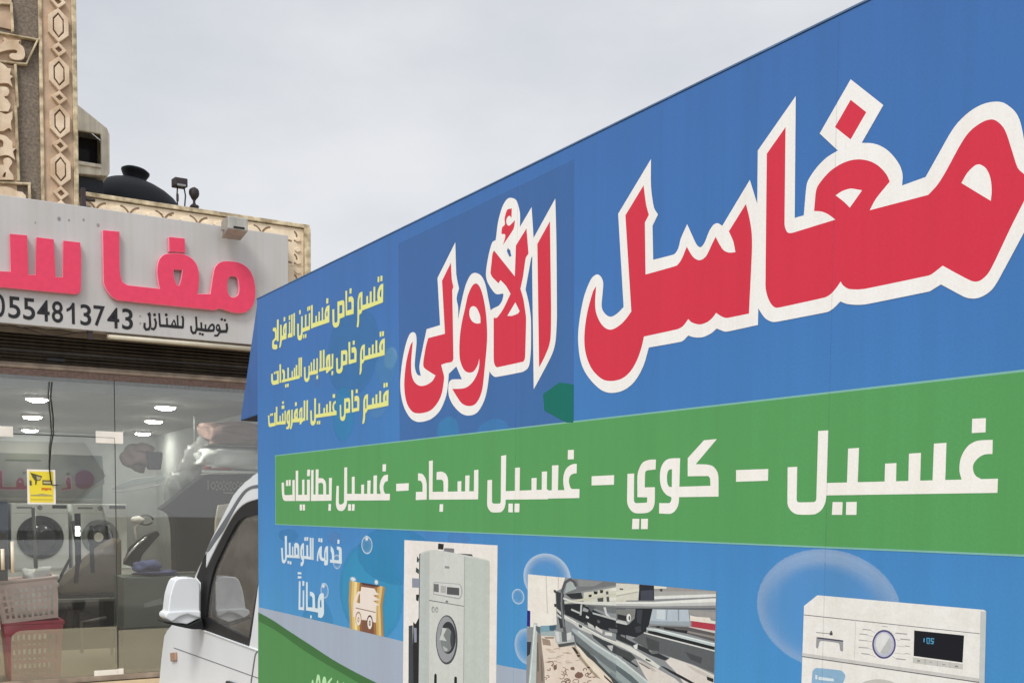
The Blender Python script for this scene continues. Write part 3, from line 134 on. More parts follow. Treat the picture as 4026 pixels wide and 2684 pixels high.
  ('8a8c8c', '1395.4,1339.2! 1395.2,1337.4! 1394.6,1335.6! 1393.7,1334! 1392.3,1332.6! 1390.7,1331.5! 1389,1330.7! 1387.2,1330.4! 1385.3,1330.4! 1383.6,1330.9! 1382,1331.7! 1380.6,1332.9! 1379.7,1334.4! 1379,1336.1! 1378.8,1337.9! 1379,1339.7! 1379.6,1341.5! 1380.6,1343.1! 1381.9,1344.5! 1383.5,1345.6! 1385.2,1346.3! 1387,1346.7! 1388.9,1346.6! 1390.6,1346.2! 1392.2,1345.3! 1393.6,1344.1! 1394.5,1342.7! 1395.2,1341!|1415.6,1340.3! 1415.4,1338.6! 1414.8,1337! 1413.9,1335.4! 1412.6,1334.2! 1411,1333.1! 1409.3,1332.4! 1407.5,1332.1! 1405.7,1332.1! 1403.9,1332.5! 1402.4,1333.3! 1401,1334.4! 1400.1,1335.7! 1399.4,1337.3! 1399.2,1338.9! 1399.4,1340.6! 1400,1342.3! 1400.9,1343.8! 1402.3,1345.1! 1403.8,1346.1! 1405.5,1346.8! 1407.4,1347.1! 1409.2,1347.1! 1410.9,1346.7! 1412.5,1345.9! 1413.8,1344.8! 1414.7,1343.5! 1415.4,1341.9!', ''),
  ('d0d2d0', '1392.2,1338.4! 1392.1,1337.2! 1391.8,1336.1! 1391.3,1335.1! 1390.6,1334.2! 1389.7,1333.5! 1388.8,1333.1! 1387.8,1332.8! 1386.8,1332.9! 1385.9,1333.2! 1385,1333.7! 1384.3,1334.5! 1383.8,1335.4! 1383.4,1336.5! 1383.3,1337.6! 1383.4,1338.8! 1383.7,1339.9! 1384.2,1340.9! 1384.9,1341.8! 1385.8,1342.5! 1386.7,1342.9! 1387.7,1343.1! 1388.7,1343.1! 1389.6,1342.8! 1390.5,1342.2! 1391.2,1341.5! 1391.8,1340.6! 1392.1,1339.5!|1412.5,1339.4! 1412.3,1338.4! 1412,1337.4! 1411.5,1336.5! 1410.9,1335.8! 1410,1335.2! 1409.1,1334.7! 1408.1,1334.5! 1407.1,1334.6! 1406.2,1334.8! 1405.3,1335.3! 1404.6,1335.9! 1404.1,1336.8! 1403.8,1337.7! 1403.6,1338.7! 1403.8,1339.7! 1404.1,1340.7! 1404.6,1341.6! 1405.2,1342.3! 1406.1,1343! 1407,1343.4! 1408,1343.6! 1409,1343.5! 1409.9,1343.3! 1410.8,1342.8! 1411.5,1342.2! 1412,1341.3! 1412.3,1340.4!', ''),
  ('484b52', '1520.3,1272! 1519.1,1257.7! 1515,1243.8! 1508.4,1230.9! 1499.4,1219.7! 1488.6,1210.7! 1476.4,1204.4! 1463.4,1201.2! 1450.2,1201.2! 1437.6,1204.4! 1426.2,1210.8! 1416.6,1220! 1409.3,1231.7! 1404.7,1245.1! 1403.1,1259.6! 1404.4,1274.4! 1408.8,1288.7! 1415.9,1301.8! 1425.3,1313! 1436.5,1321.8! 1449,1327.7! 1462.1,1330.5! 1475.1,1330! 1487.4,1326.3! 1498.4,1319.7! 1507.5,1310.4! 1514.4,1299! 1518.8,1286!', ''),
  ('9a9da3', '1512,1272.3! 1510.9,1259! 1507.3,1246! 1501.3,1234! 1493.2,1223.6! 1483.5,1215.3! 1472.5,1209.5! 1460.9,1206.5! 1449.1,1206.6! 1437.8,1209.7! 1427.6,1215.7! 1419,1224.3! 1412.4,1235.2! 1408.3,1247.7! 1406.8,1261.2! 1408.1,1274.9! 1412,1288.3! 1418.3,1300.5! 1426.7,1310.9! 1436.8,1319! 1448,1324.5! 1459.7,1327! 1471.3,1326.5! 1482.4,1323.1! 1492.3,1316.9! 1500.5,1308.2! 1506.7,1297.5! 1510.6,1285.4!', ''),
  ('2f3338', '1510.8,1276.3! 1509.9,1266.9! 1507,1257.8! 1502.3,1249.4! 1495.9,1242.1! 1488.2,1236.2! 1479.6,1232.1! 1470.4,1230! 1461.2,1229.9! 1452.3,1232! 1444.3,1236.2! 1437.6,1242.1! 1432.5,1249.6! 1429.3,1258.3! 1428.1,1267.6! 1429.1,1277.2! 1432.1,1286.5! 1437.1,1295! 1443.7,1302.4! 1451.6,1308.1! 1460.4,1312.1! 1469.6,1314! 1478.7,1313.8! 1487.5,1311.5! 1495.2,1307.2! 1501.8,1301.3! 1506.7,1293.9! 1509.7,1285.4!', ''),
  ('7f8687', '1496,1268.8! 1495.2,1261.7! 1492.9,1254.7! 1489,1248.3! 1483.8,1242.6! 1477.6,1238.1! 1470.5,1234.9! 1463.1,1233.3! 1455.6,1233.2! 1448.4,1234.7! 1441.9,1237.9! 1436.5,1242.4! 1432.3,1248! 1429.8,1254.6! 1428.8,1261.7! 1429.6,1269! 1432.1,1276.1! 1436.1,1282.6! 1441.4,1288.2! 1447.8,1292.7! 1455,1295.8! 1462.4,1297.3! 1469.9,1297.2! 1477,1295.6! 1483.3,1292.4! 1488.6,1287.9! 1492.6,1282.3! 1495.1,1275.8!', ''),
  ('c5cac9', '1437.8,1295.5! 1462.5,1295! 1444.2,1275.3! 1462.8,1262.3! 1431.9,1262! 1422.6,1261! 1431.8,1277!', ''),
  ('3f4448', '1498.4,1270.6! 1498.2,1266! 1497.6,1261.6! 1496.6,1257.6! 1495.4,1254.2! 1493.8,1251.5! 1492.1,1249.8! 1490.2,1249.1! 1488.3,1249.4! 1486.5,1250.7! 1484.9,1253! 1483.6,1256.1! 1482.5,1259.9! 1481.8,1264.2! 1481.6,1268.8! 1481.8,1273.4! 1482.3,1277.8! 1483.3,1281.8! 1484.6,1285.2! 1486.1,1287.9! 1487.9,1289.5! 1489.8,1290.3! 1491.6,1289.9! 1493.5,1288.6! 1495,1286.3! 1496.4,1283.2! 1497.4,1279.4! 1498.1,1275.1!', ''),
  ('b5b9ba', '1441.4,1248.1! 1469.1,1242.3! 1463,1235.6! 1447.7,1236.8!', ''),
  ('15171a', '1395,1164 1402.6,1169.5 1408.9,1165.8 1409.7,1077.9! 1393.2,1075.3!|1503.6,1171.2 1510.7,1176.6 1517.8,1173.2 1518.7,1095.5! 1503.2,1093!', ''),
 ],
 'carpet_picture': [
  ('8b9093', '1845,1456.5! 2465.4,1460.3! 2463.1,1240! 1841.2,1137.8!', ''),
  ('eae6de', '1845.3,1457.2! 1992.9,1457.7! 1979.4,1432.7! 1955.9,1425.7! 1963,1352.8! 1884,1339.7! 1845.8,1336.1!', ''),
  ('c3beb6', '1917.6,1456.7! 1920.6,1456.9! 1927.9,1374.3! 1924.5,1374!|1965.8,1457.2! 1968.6,1457.4! 1968.1,1431.9! 1965.3,1431.8!', ''),
  ('74777a', '2025.1,1456.9! 2204.9,1458.6! 1993.6,1421.5! 2002.5,1439.5!', ''),
  ('8b8f90', '2038.6,1456.3! 2129.6,1457.3! 2095.9,1445.5! 2043.4,1442.1!', ''),
  ('a9b4b3', '2002.3,1454.2! 2029.6,1454.5! 2034.5,1436.3! 1993.6,1424.2!', ''),
  ('cfcfc2', '2061.4,1430.2! 2096.1,1435.2! 2205,1454.9! 2205.9,1415.3! 2061.8,1409.3!', ''),
  ('e0e0d6', '2154.8,1444.7! 2205,1452.4! 2205.2,1445! 2150.8,1438.9!|2142.9,1424.4! 2205.5,1431.4! 2205.7,1424.7! 2147.1,1419.6!', ''),
  ('2a2e33', '1993.6,1422.3! 2052.5,1429.6! 2059.5,1415.7! 2016.8,1413.8!|1948.7,1427.9! 1958.2,1428.6! 1958.4,1421.8! 1951.2,1422.7!|1951.6,1398.1! 1962.2,1397.6! 1960.4,1390.7! 1952.7,1391.4!', ''),
  ('23262a', '2096.1,1435.2! 2111.1,1436.2! 2109.1,1429.6! 2098.4,1428.9!|2118.2,1439.2! 2130,1440! 2128.1,1433.5! 2119.2,1432.9!|2079,1426.2! 2089.8,1428.3! 2089.9,1423.1! 2080,1421.1!|2183.2,1447.3! 2199.2,1446.6! 2195.3,1444.3! 2185.3,1444.7!', ''),
  ('4a4e50', '2109.3,1421.9! 2130.4,1424.7! 2130.5,1415.8! 2111.6,1414.4!|2138.4,1438! 2146.7,1438.6! 2151.3,1417.4! 2142.2,1416.7!', ''),
  ('c9c9b8', '1989.3,1405.1! 2205.3,1442.5! 2205.4,1437.6! 1994,1401.4!', ''),
  ('20242a', '1989.4,1399.7! 2061.9,1406.7! 2097,1396.4! 2131.1,1389! 2206.7,1380.6! 2207.6,1341! 2181.3,1353.2! 2131.8,1358.4! 2097.7,1360.3! 2053.8,1366.6! 2017.6,1373.9! 1994.5,1377.3!', ''),
  ('33383d', '1958.3,1425.9! 1989,1422.6! 1995.1,1347.7! 1976.4,1345.9! 1962.4,1385.4!', ''),
  ('858a8a', '2061.9,1405.4! 2206,1413.3! 2206,1409.9! 2070.8,1403.2!', ''),
  ('d6d9d4', '1986.8,1414.3! 2035.1,1408.6! 2205.8,1421! 2206,1412.8! 2061.9,1405.4! 2026.1,1405.2! 1986.9,1410.3!', ''),
  ('6d7274', '2062,1402.5! 2130.8,1406.4! 2204.1,1409! 2206.3,1398! 2156,1393.7! 2114.1,1397.8!', ''),
  ('b9bebe', '2017.2,1392.6! 2049,1387.2! 2049,1383.3! 2016.4,1388.5!', ''),
  ('b5baba', '2050.8,1404.5! 2057.5,1405! 2054.4,1381.1! 2048.2,1380.6!', ''),
  ('9aa0a2', '2062,1398.8! 2079.7,1395! 2077.6,1389.6! 2057.8,1390.6!', ''),
  ('cfd2d2', '2071.2,1382.6! 2082.2,1379.6! 2080.1,1376.3! 2070.4,1377.3!|2130.8,1404.3! 2139.1,1405! 2143.6,1392.6! 2156.1,1386.1! 2139.5,1388.5!', ''),
  ('b5bbbb', '2092.8,1390.9! 2206.7,1382.6! 2206.8,1377.7! 2095,1387.2!', ''),
  ('5a6064', '2075.1,1405.1! 2105.4,1403.6! 2088.5,1390.6!|2110.2,1376.9! 2120.9,1375.3! 2118.9,1370! 2111.2,1370.6!|2174.3,1395.3! 2178.4,1395.1! 2177.8,1367.9! 2173.7,1367.5!', ''),
  ('3a4146', '2089.3,1349! 2149,1334.7! 2208.1,1321.1! 2208.4,1306.2! 2157.7,1315.3! 2098.2,1337!', ''),
  ('c8cac5', '1960.4,1389.3! 1994.5,1375.9! 2053.9,1361.3! 2132.1,1343.1! 2207.8,1333.5! 2208,1326.1! 2132.3,1336.7! 2045.1,1355.2! 1994.7,1366.5! 1962.4,1382.7!', ''),
  ('eef0ec', '1994.6,1374.6! 2054,1360.3! 2132.2,1342.1! 2207.8,1332.5! 2207.9,1331! 2132.2,1340.5! 2054,1358.7! 1994.6,1373!', ''),
  ('c5cccc', '1962.5,1377.2! 1980.6,1370.7! 1980.7,1366.6! 1963.6,1371.9!', ''),
  ('d4d5d2', '2106.3,1363.7! 2129.8,1355.6! 2127.8,1349! 2104.3,1355.7!|2138.2,1353.9! 2161,1353.7! 2161.9,1347.4! 2136.2,1347.3!', ''),
  ('c4c8c6', '2075.9,1368.6! 2097.7,1362.8! 2102.2,1354.2! 2080.4,1358.6!', ''),
  ('6b7074', '2148.4,1362.6! 2181.1,1363.2! 2177.3,1355.3! 2152.7,1356.6!', ''),
  ('b9bcba', '2145,1326.6! 2165.6,1328.9! 2161.8,1315.8! 2153.5,1319.9!', ''),
  ('7c7f80', '2189.4,1354! 2205.4,1353.2! 2203.6,1345.5! 2191.6,1346.7!', ''),
  ('c9cdca', '2035.9,1364.9! 2062.9,1356.9! 2091.5,1349.3! 2089.4,1343.9! 2049.7,1350.4! 2027,1358.8!', ''),
  ('3a4044', '2045,1361.8! 2058.4,1359.1! 2056.3,1353.7! 2046,1355.3!|2062.7,1368.7! 2076.8,1367.4! 2075.1,1362! 2063.7,1362.8!', ''),
  ('434a4d', '2027.5,1334.9! 2090.4,1301! 2158.6,1277.3! 2199.7,1256.1! 2167.4,1251.5! 2133.7,1271.4! 2081.8,1293.4! 2036.9,1317.3!', ''),
  ('6c7578', '2020.5,1344.8! 2041.1,1335! 2098.7,1313.7! 2158.2,1295! 2209,1281.3! 2209.4,1266.4! 2158.5,1279.8! 2090.3,1302.3! 2036.8,1322.6! 2018.3,1339.3!', ''),
  ('a9b5b7', '2022.6,1350.4! 2045.3,1347.3! 2098.4,1329.2! 2157.8,1312.7! 2208.6,1298.7! 2209,1283.8! 2149.8,1299.1! 2090,1317.9! 2041,1336.3! 2020.5,1344.8!', ''),
  ('c9d4d5', '2045.3,1347.3! 2098.4,1329.2! 2157.8,1312.7! 2208.6,1298.7! 2208.7,1295! 2157.9,1308.2! 2098.5,1324.5! 2040.9,1344.2!', ''),
  ('8f9a9b', '2099,1302! 2133.4,1286.8! 2191.4,1266.5! 2209.6,1257.5! 2195.7,1255.5! 2158.8,1267.1! 2116.4,1287.3!', ''),
  ('7b8688', '2158.6,1274.7! 2209.6,1257.5! 2187.6,1254.4! 2154.6,1269.1!', ''),
  ('dfd2c4', '1901.8,1322! 1955.4,1326.1! 1960.4,1314.3! 1977.2,1303.9! 2027.9,1313.6! 2055.1,1303.4! 2099.3,1287.7! 2133.7,1271.4! 2159,1259.5! 2167.4,1251.5! 2184.2,1227.6! 1916.6,1187.2! 1904.7,1297.2!', ''),
  ('9c8a7c', '1904.4,1316.7! 1936.3,1315.9! 1941.4,1303.5! 1909.6,1301.9!|1914.2,1320.5! 1953,1324.5! 1953.1,1320.4! 1919.2,1316.8!', ''),
  ('a39584', '2018.9,1309.9! 2032.5,1311.5! 2050.7,1300.3! 2059.8,1290.8! 2090.9,1276.3! 2117.1,1258.9! 2125.6,1254.4! 2108.6,1255.2! 2073.4,1274! 2041.9,1291.3!', ''),
  ('2c2a28', '2021.2,1308.9! 2032.6,1308.8! 2046.3,1298.4! 2039.6,1296.3!|2039.6,1295! 2050.8,1295.5! 2050,1291.7! 2041,1291.2!|2075.6,1274.3! 2088.7,1274.7! 2086.6,1271.8! 2077.9,1271.5!', ''),
  ('e6dccb', '2032.4,1316.8! 2050.5,1310.8! 2099.4,1282.6! 2125.3,1270.3! 2133.9,1263.8! 2155,1251.3! 2138.3,1251.5! 2099.7,1267! 2059.8,1290.8!', ''),
  ('4b443d', '2133.9,1265! 2146.5,1260.3! 2167.4,1251.5! 2159.2,1250.4! 2138.2,1259.2!|2092.7,1294.7! 2103.5,1290.3! 2099.3,1287.2! 2094,1290.7!', ''),
  ('a89787', '1928.9,1273.5! 1939.4,1273.8! 1944.5,1275.8! 1943.3,1277.1! 1938.9,1275.5! 1929.3,1275.1!', ''),
  ('b8a593', '2035,1281.3! 2042.3,1282.6! 2051.4,1284.9! 2050.7,1286.4! 2041.9,1284.1! 2034.8,1282.9!|1936.1,1286.9! 1949.1,1289.5! 1958.9,1291.1! 1958.6,1292.7! 1948.7,1291.1! 1935.7,1288.5!', ''),
  ('c3b2a0', '1995.7,1274.6! 2008.6,1277.3! 2012.3,1276.2! 2013.9,1277.7! 2009.3,1279.1! 1995.3,1276.1!', ''),
  ('b8a593', '1968.5,1268.6! 1975.5,1269.6! 1983.2,1269.5! 1983.8,1271.2! 1975.7,1271.3! 1968.3,1270.2!', ''),
  ('6a4e40', '2044.7,1232! 2046.3,1230.6! 2045.9,1229.2! 2043.9,1227.9! 2041.2,1227.3! 2039,1227.5! 2038.1,1228.1! 2038.2,1229.2! 2035.1,1229! 2034.8,1227.2! 2037,1225.7! 2040.9,1225.4! 2045.3,1226.4! 2048.7,1228.6! 2049.6,1231.4! 2047.4,1233.3!', ''),
  ('8c6e5e', '2025.5,1229.8! 2029,1231.8! 2032.9,1232.6! 2036,1232.2! 2037.3,1231.1! 2037,1229.8! 2035.3,1228.7! 2032.6,1228! 2033.2,1226.4! 2036.7,1227.2! 2039.7,1229.3! 2040.4,1231.8! 2038,1233.8! 2033.3,1234.4! 2027.8,1233.3! 2023.8,1231!', ''),
  ('b8a593', '1946.5,1275.9! 1952.9,1276.8! 1971.3,1279.3! 1971.1,1280.9! 1952.8,1278.4! 1946.3,1277.5!', ''),
  ('8c6e5e', '2044.8,1251.7! 2047.8,1252.5! 2050.4,1252.4! 2051.7,1251.7! 2051.8,1250.8! 2050.8,1249.9! 2049.1,1249.4! 2047.2,1249.4! 2046.8,1247.9! 2049.3,1248! 2052.2,1248.9! 2054.2,1250.6! 2054,1252.6! 2051.7,1253.8! 2047.9,1254! 2044.2,1253!|1996.3,1243.2! 1995.8,1244.6! 1996.9,1245.8! 1999.1,1246.6! 2001.4,1246.8! 2002.7,1246.4! 2003,1245.8! 2002.4,1244.9! 2005.3,1244.5! 2006.5,1246.1! 2005.6,1247.9! 2002.5,1248.8! 1998.5,1248.5! 1994.7,1247! 1992.4,1244.6! 1993.1,1242.4!|1943.6,1209.9! 1940.8,1209.7! 1939.4,1210.2! 1939.2,1210.8! 1939.8,1211.5! 1941,1211.9! 1942.4,1212.1! 1943.5,1211.7! 1945.7,1213.8! 1943.6,1214.3! 1940.3,1214! 1937.2,1212.7! 1935.4,1210.6! 1936.1,1208.6! 1939.2,1207.5! 1943,1207.7!', ''),
  ('a89787', '1999.2,1292.7! 2008.7,1292.9! 2020.4,1294.5! 2020.2,1296! 2008.9,1294.5! 1999.6,1294.4!', ''),
  ('8c6e5e', '2092.7,1228.1! 2089.3,1224.5! 2083.6,1222.2! 2077.6,1221.8! 2073.7,1223.1! 2072.7,1225.2! 2074.4,1227.4! 2078.1,1229.1! 2076.9,1230.4! 2072.4,1228.3! 2069.9,1225! 2071.4,1221.9! 2076.6,1220.2! 2083.9,1220.7! 2091,1223.5! 2094.9,1227.6!', ''),
  ('6a4e40', '1995.1,1234! 2001.3,1236.9! 2007.8,1237.7! 2012.6,1236.7! 2014.4,1234.7! 2013.2,1232.4! 2009.8,1230.6! 2005.3,1229.8! 2005.5,1227.7! 2011.1,1228.7! 2016.2,1231.5! 2018.2,1235.3! 2015.4,1238.6! 2008.8,1240! 2000.4,1238.9! 1993.3,1235.6!', ''),
  ('8c6e5e', '2078.3,1254.5! 2074.7,1254.7! 2073,1255.6! 2072.9,1256.7! 2074.2,1257.9! 2076.3,1258.6! 2078.3,1258.6! 2079.8,1258! 2081.9,1259.6! 2079.7,1260.5! 2076.1,1260.5! 2072.3,1259.2! 2069.8,1256.9! 2070,1254.4! 2073,1252.8! 2077.5,1252.6!', ''),
  ('b8a593', '1918.9,1263! 1928.7,1264.1! 1942,1264.8! 1942.3,1266.5! 1928.9,1265.8! 1918.9,1264.6!', ''),
  ('7a5c4c', '1998.6,1253.1! 1999.9,1251.7! 1999.3,1250.3! 1997.4,1249.2! 1994.8,1248.6! 1992.7,1248.9! 1991.9,1249.6! 1992.1,1250.5! 1989.6,1250.5! 1989.2,1248.9! 1991,1247.5! 1994.4,1247.1! 1998.4,1247.9! 2001.5,1249.8! 2002.6,1252.2! 2000.8,1254!', ''),
  ('c3b2a0', '1930.3,1291.1! 1944.5,1293.3! 1950.4,1293.7! 1950.6,1295.4! 1944.4,1294.9! 1930,1292.7!|1922.8,1264.5! 1931,1267.1! 1943.8,1268.6! 1943.8,1270.2! 1930.4,1268.7! 1921.8,1265.9!', ''),
  ('a89787', '1963.4,1280.9! 1969.3,1281.7! 1980,1282.2! 1980.3,1283.8! 1969.4,1283.3! 1963.3,1282.5!', ''),
  ('8c6e5e', '2029.8,1229! 2027.4,1229.1! 2026.3,1229.7! 2026.3,1230.4! 2027.1,1231.1! 2028.5,1231.6! 2029.8,1231.6! 2030.8,1231.2! 2032.6,1232.6! 2031.1,1233.2! 2028.4,1233.2! 2025.5,1232.3! 2023.6,1230.6! 2023.7,1228.8! 2025.9,1227.6! 2029.1,1227.4!', ''),
  ('6a4e40', '2005.5,1230.4! 2002.9,1231.3! 2002.4,1232.4! 2003.4,1233.5! 2005.4,1234.4! 2007.6,1234.6! 2009,1234.3! 2009.6,1233.4! 2013.1,1234.6! 2012.1,1236.1! 2008.8,1236.9! 2004.6,1236.5! 2000.6,1234.8! 1998.5,1232.2! 1999.6,1229.6! 2003.2,1228.4!', ''),
  ('7a5c4c', '2088.1,1266.1! 2090.1,1264.5! 2089.7,1262.9! 2087.7,1261.5! 2084.7,1260.8! 2082.2,1261! 2081,1261.7! 2081.1,1262.9! 2077.9,1262.5! 2077.8,1260.6! 2080.3,1259.1! 2084.5,1258.8! 2089.1,1259.9! 2092.6,1262.4! 2093.3,1265.4! 2090.8,1267.4!', ''),
  ('8c6e5e', '1935.4,1252.3! 1937.4,1251.3! 1937.5,1250.2! 1936.3,1249.2! 1934.2,1248.5! 1932.1,1248.4! 1931,1248.9! 1930.8,1249.7! 1926.9,1248.9! 1927.4,1247.3! 1930.3,1246.1! 1934.5,1246.2! 1938.8,1247.6! 1941.5,1250! 1941.2,1252.7! 1938.3,1254.2!', ''),
  ('c3b2a0', '2002.4,1272.9! 2010.5,1273.9! 2018.3,1274.4! 2018.5,1276! 2010.6,1275.5! 2002.4,1274.5!', ''),
  ('6a4e40', '1985.8,1226.5! 1986.8,1228.6! 1989.4,1230.2! 1992.8,1230.8! 1995.5,1230.5! 1996.6,1229.6! 1996.3,1228.7! 1994.6,1227.6! 1997.1,1226.3! 1999.7,1228.1! 2000.4,1230.6! 1998,1232.5! 1993.3,1233.1! 1988,1232! 1983.5,1229.5! 1982.2,1226.6!|2069,1225.9! 2070.1,1225! 2069.9,1224.1! 2068.8,1223.3! 2067.1,1222.8! 2065.6,1222.9! 2065,1223.3! 2065,1223.9! 2062.6,1223.6! 2062.5,1222.4! 2064.2,1221.4! 2066.9,1221.3! 2070,1222.1! 2072.2,1223.7! 2072.6,1225.7! 2070.9,1227!', ''),
  ('94786a', '1925.5,1233.2! 1928.6,1234.4! 1931.4,1234.6! 1933.2,1234.1! 1933.7,1233.4! 1933.1,1232.6! 1931.7,1231.9! 1929.6,1231.7! 1929.6,1229.7! 1932.6,1230.1! 1935.7,1231.6! 1937.3,1233.7! 1936.1,1235.7! 1932.5,1236.7! 1927.9,1236.2! 1924,1234.7!', ''),
  ('6a4e40', '1971.5,1214.8! 1972.4,1213.8! 1972,1212.9! 1970.6,1212.1! 1968.8,1211.8! 1967.5,1212! 1967,1212.4! 1967.2,1213! 1964.8,1213! 1964.5,1211.8! 1965.8,1210.6! 1968.4,1210.3! 1971.4,1210.9! 1974,1212.3! 1974.9,1214.2! 1973.7,1215.6!', ''),
  ('a89787', '1987.9,1292! 2000.9,1293.9! 2010.9,1296.2! 2010.3,1297.7! 2000.5,1295.5! 1987.7,1293.6!', ''),
  ('94786a', '1981.1,1244.8! 1988.2,1244.6! 1991.9,1242.7! 1992.1,1240.1! 1989.3,1237.6! 1984.7,1236.1! 1980.2,1235.9! 1977.1,1237.2! 1975,1235.6! 1978.7,1234.1! 1984.9,1234.2! 1991.2,1236.3! 1995.2,1239.9! 1994.9,1243.8! 1989.9,1246.4! 1982,1246.7!', ''),
  ('c3b2a0', '1919.8,1292.7! 1926.5,1293.9! 1936.8,1294.3! 1937.1,1296! 1926.4,1295.6! 1919.4,1294.3!|1923.1,1291.6! 1937.4,1293! 1942.3,1296! 1940.4,1297! 1936.3,1294.5! 1923.1,1293.3!', ''),
  ('94786a', '2025.7,1219.5! 2025.8,1217.9! 2024.4,1216.6! 2022,1215.8! 2019.6,1215.7! 2018.3,1216.2! 2018.1,1216.9! 2019,1217.9! 2016.5,1218.5! 2015.1,1216.9! 2015.6,1215! 2018.3,1214! 2022.2,1214.1! 2026.1,1215.4! 2028.7,1217.8! 2028.6,1220!', ''),
  ('6a4e40', '2011.5,1227.4! 2012.4,1226.5! 2012.1,1225.6! 2010.9,1224.9! 2009.2,1224.6! 2007.9,1224.7! 2007.5,1225! 2007.6,1225.7! 2004.1,1225.5! 2003.8,1224! 2005.5,1222.7! 2008.7,1222.4! 2012.3,1223.1! 2015.2,1224.9! 2016.2,1227.2! 2014.6,1228.8!', ''),
  ('8c6e5e', '1987.8,1260.9! 1994.6,1260.6! 1998.3,1258.6! 1998.4,1255.9! 1995.5,1253.4! 1990.8,1251.9! 1986.3,1251.9! 1983.4,1253.1! 1981.7,1251.8! 1985.1,1250.4! 1990.9,1250.4! 1996.9,1252.3! 2000.9,1255.7! 2000.7,1259.4! 1996,1262! 1988.5,1262.3!', ''),
  ('6a4e40', '2092.7,1255.4! 2088.5,1253.7! 2084.5,1253.5! 2081.9,1254.4! 2081.2,1255.7! 2082.3,1257.1! 2084.5,1258.1! 2087.3,1258.4! 2087.5,1260.2! 2083.8,1259.8! 2080,1258.1! 2078,1255.5! 2079.2,1253! 2083.3,1251.6! 2089,1252! 2093.9,1253.9!', ''),
  ('7a5c4c', '1954.1,1215.2! 1954.8,1216.8! 1956.7,1217.9! 1959.3,1218.4! 1961.3,1218.2! 1962.1,1217.6! 1961.9,1216.9! 1960.7,1216.1! 1962.7,1215.2! 1964.7,1216.5! 1965.1,1218.4! 1963.2,1219.8! 1959.7,1220.2! 1955.6,1219.4! 1952.2,1217.4! 1951.3,1215.2!', ''),
  ('94786a', '1912.4,1226! 1914.6,1228! 1917.9,1229.2! 1921.2,1229.4! 1923.2,1228.7! 1923.6,1227.7! 1922.8,1226.7! 1920.6,1225.8! 1922.1,1224.3! 1925.2,1225.6! 1927.1,1227.9! 1926.1,1230.1! 1922.5,1231.3! 1917.4,1231.1! 1912.5,1229.3! 1909.7,1226.7!', ''),
  ('8c6e5e', '2003.2,1252.3! 1999.2,1253! 1997.9,1254.5! 1998.6,1256.2! 2001,1257.6! 2004.2,1258.2! 2006.6,1257.9! 2007.8,1256.8! 2010.1,1257.9! 2008.4,1259.3! 2004.5,1259.8! 2000,1259! 1996.2,1256.9! 1995,1254! 1997.2,1251.6! 2001.9,1250.8!', ''),
  ('94786a', '2049.2,1221.2! 2053.9,1223.7! 2059,1224.5! 2063,1223.9! 2064.7,1222.3! 2063.9,1220.4! 2061.4,1218.9! 2057.9,1218.1! 2058.2,1216.6! 2062.5,1217.5! 2066.4,1219.9! 2067.5,1222.9! 2065,1225.4! 2059.6,1226.2! 2053,1225.1! 2047.7,1222.3!|2026.8,1234! 2028.8,1237.7! 2033.8,1240.3! 2039.8,1241.3! 2044.5,1240.6! 2046.4,1238.7! 2045.7,1236.6! 2042.5,1234.7! 2044.3,1233.6! 2048.2,1236! 2049.5,1239.4! 2046.6,1242.1! 2040.4,1243.1! 2032.9,1241.9! 2026.4,1238.5! 2024,1234.2!|1962.3,1265.3! 1962.2,1262.6! 1959.3,1260.3! 1954.8,1259.1! 1950.6,1259.1! 1948.3,1260.2! 1948,1261.7! 1949.8,1263.3! 1947.4,1264! 1945,1261.8! 1945.4,1259.1! 1949.1,1257.4! 1954.9,1257.3! 1960.9,1259.1! 1965,1262.3! 1965.2,1265.6!', ''),
  ('c3b2a0', '1929.6,1288.4! 1936.6,1290.5! 1947.3,1290.7! 1947.8,1292.4! 1936.3,1292.2! 1928.6,1289.9!', ''),
  ('b8a593', '1999.8,1271.2! 2005.9,1272.6! 2022.5,1275.1! 2022.3,1276.7! 2005.5,1274.2! 1999.2,1272.8!', ''),
  ('7a5c4c', '1930.5,1263.6! 1936.3,1266.6! 1942.9,1267.7! 1948.2,1266.9! 1950.4,1265! 1949.7,1262.7! 1946.6,1260.8! 1942,1259.9! 1942.5,1258.1! 1948,1259.2! 1952.6,1262! 1953.9,1265.7! 1950.5,1268.6! 1943.5,1269.7! 1935.1,1268.3! 1928.6,1264.9!', ''),
  ('94786a', '2096.5,1238.5! 2089.6,1236.8! 2083.8,1237.1! 2080.7,1239! 2080.8,1241.5! 2083.5,1243.7! 2087.7,1245! 2091.9,1244.9! 2092.6,1246.8! 2087.6,1246.8! 2081.8,1245.1! 2077.8,1241.8! 2077.6,1238! 2082,1235.3! 2089.4,1234.8! 2097.1,1236.8!', ''),
  ('8c6e5e', '2103.5,1258.1! 2104.3,1257.1! 2104,1256.4! 2102.8,1255.8! 2101.3,1255.5! 2100.2,1255.7! 2099.9,1255.9! 2100.1,1256.5! 2096.6,1256.5! 2096.1,1255.1! 2097.6,1253.7! 2100.6,1253.2! 2104,1253.8! 2107,1255.4! 2108.1,1257.7! 2106.8,1259.4!', ''),
  ('6a4e40', '2035.2,1250.6! 2040.3,1253! 2045.7,1253.7! 2049.7,1252.9! 2051.1,1251.2! 2050.2,1249.4! 2047.6,1247.9! 2043.8,1247.2! 2044.1,1245.2! 2048.8,1246! 2053.2,1248.5! 2054.8,1251.8! 2052.4,1254.7! 2046.6,1255.9! 2039.3,1254.9! 2033.4,1252.1!', ''),
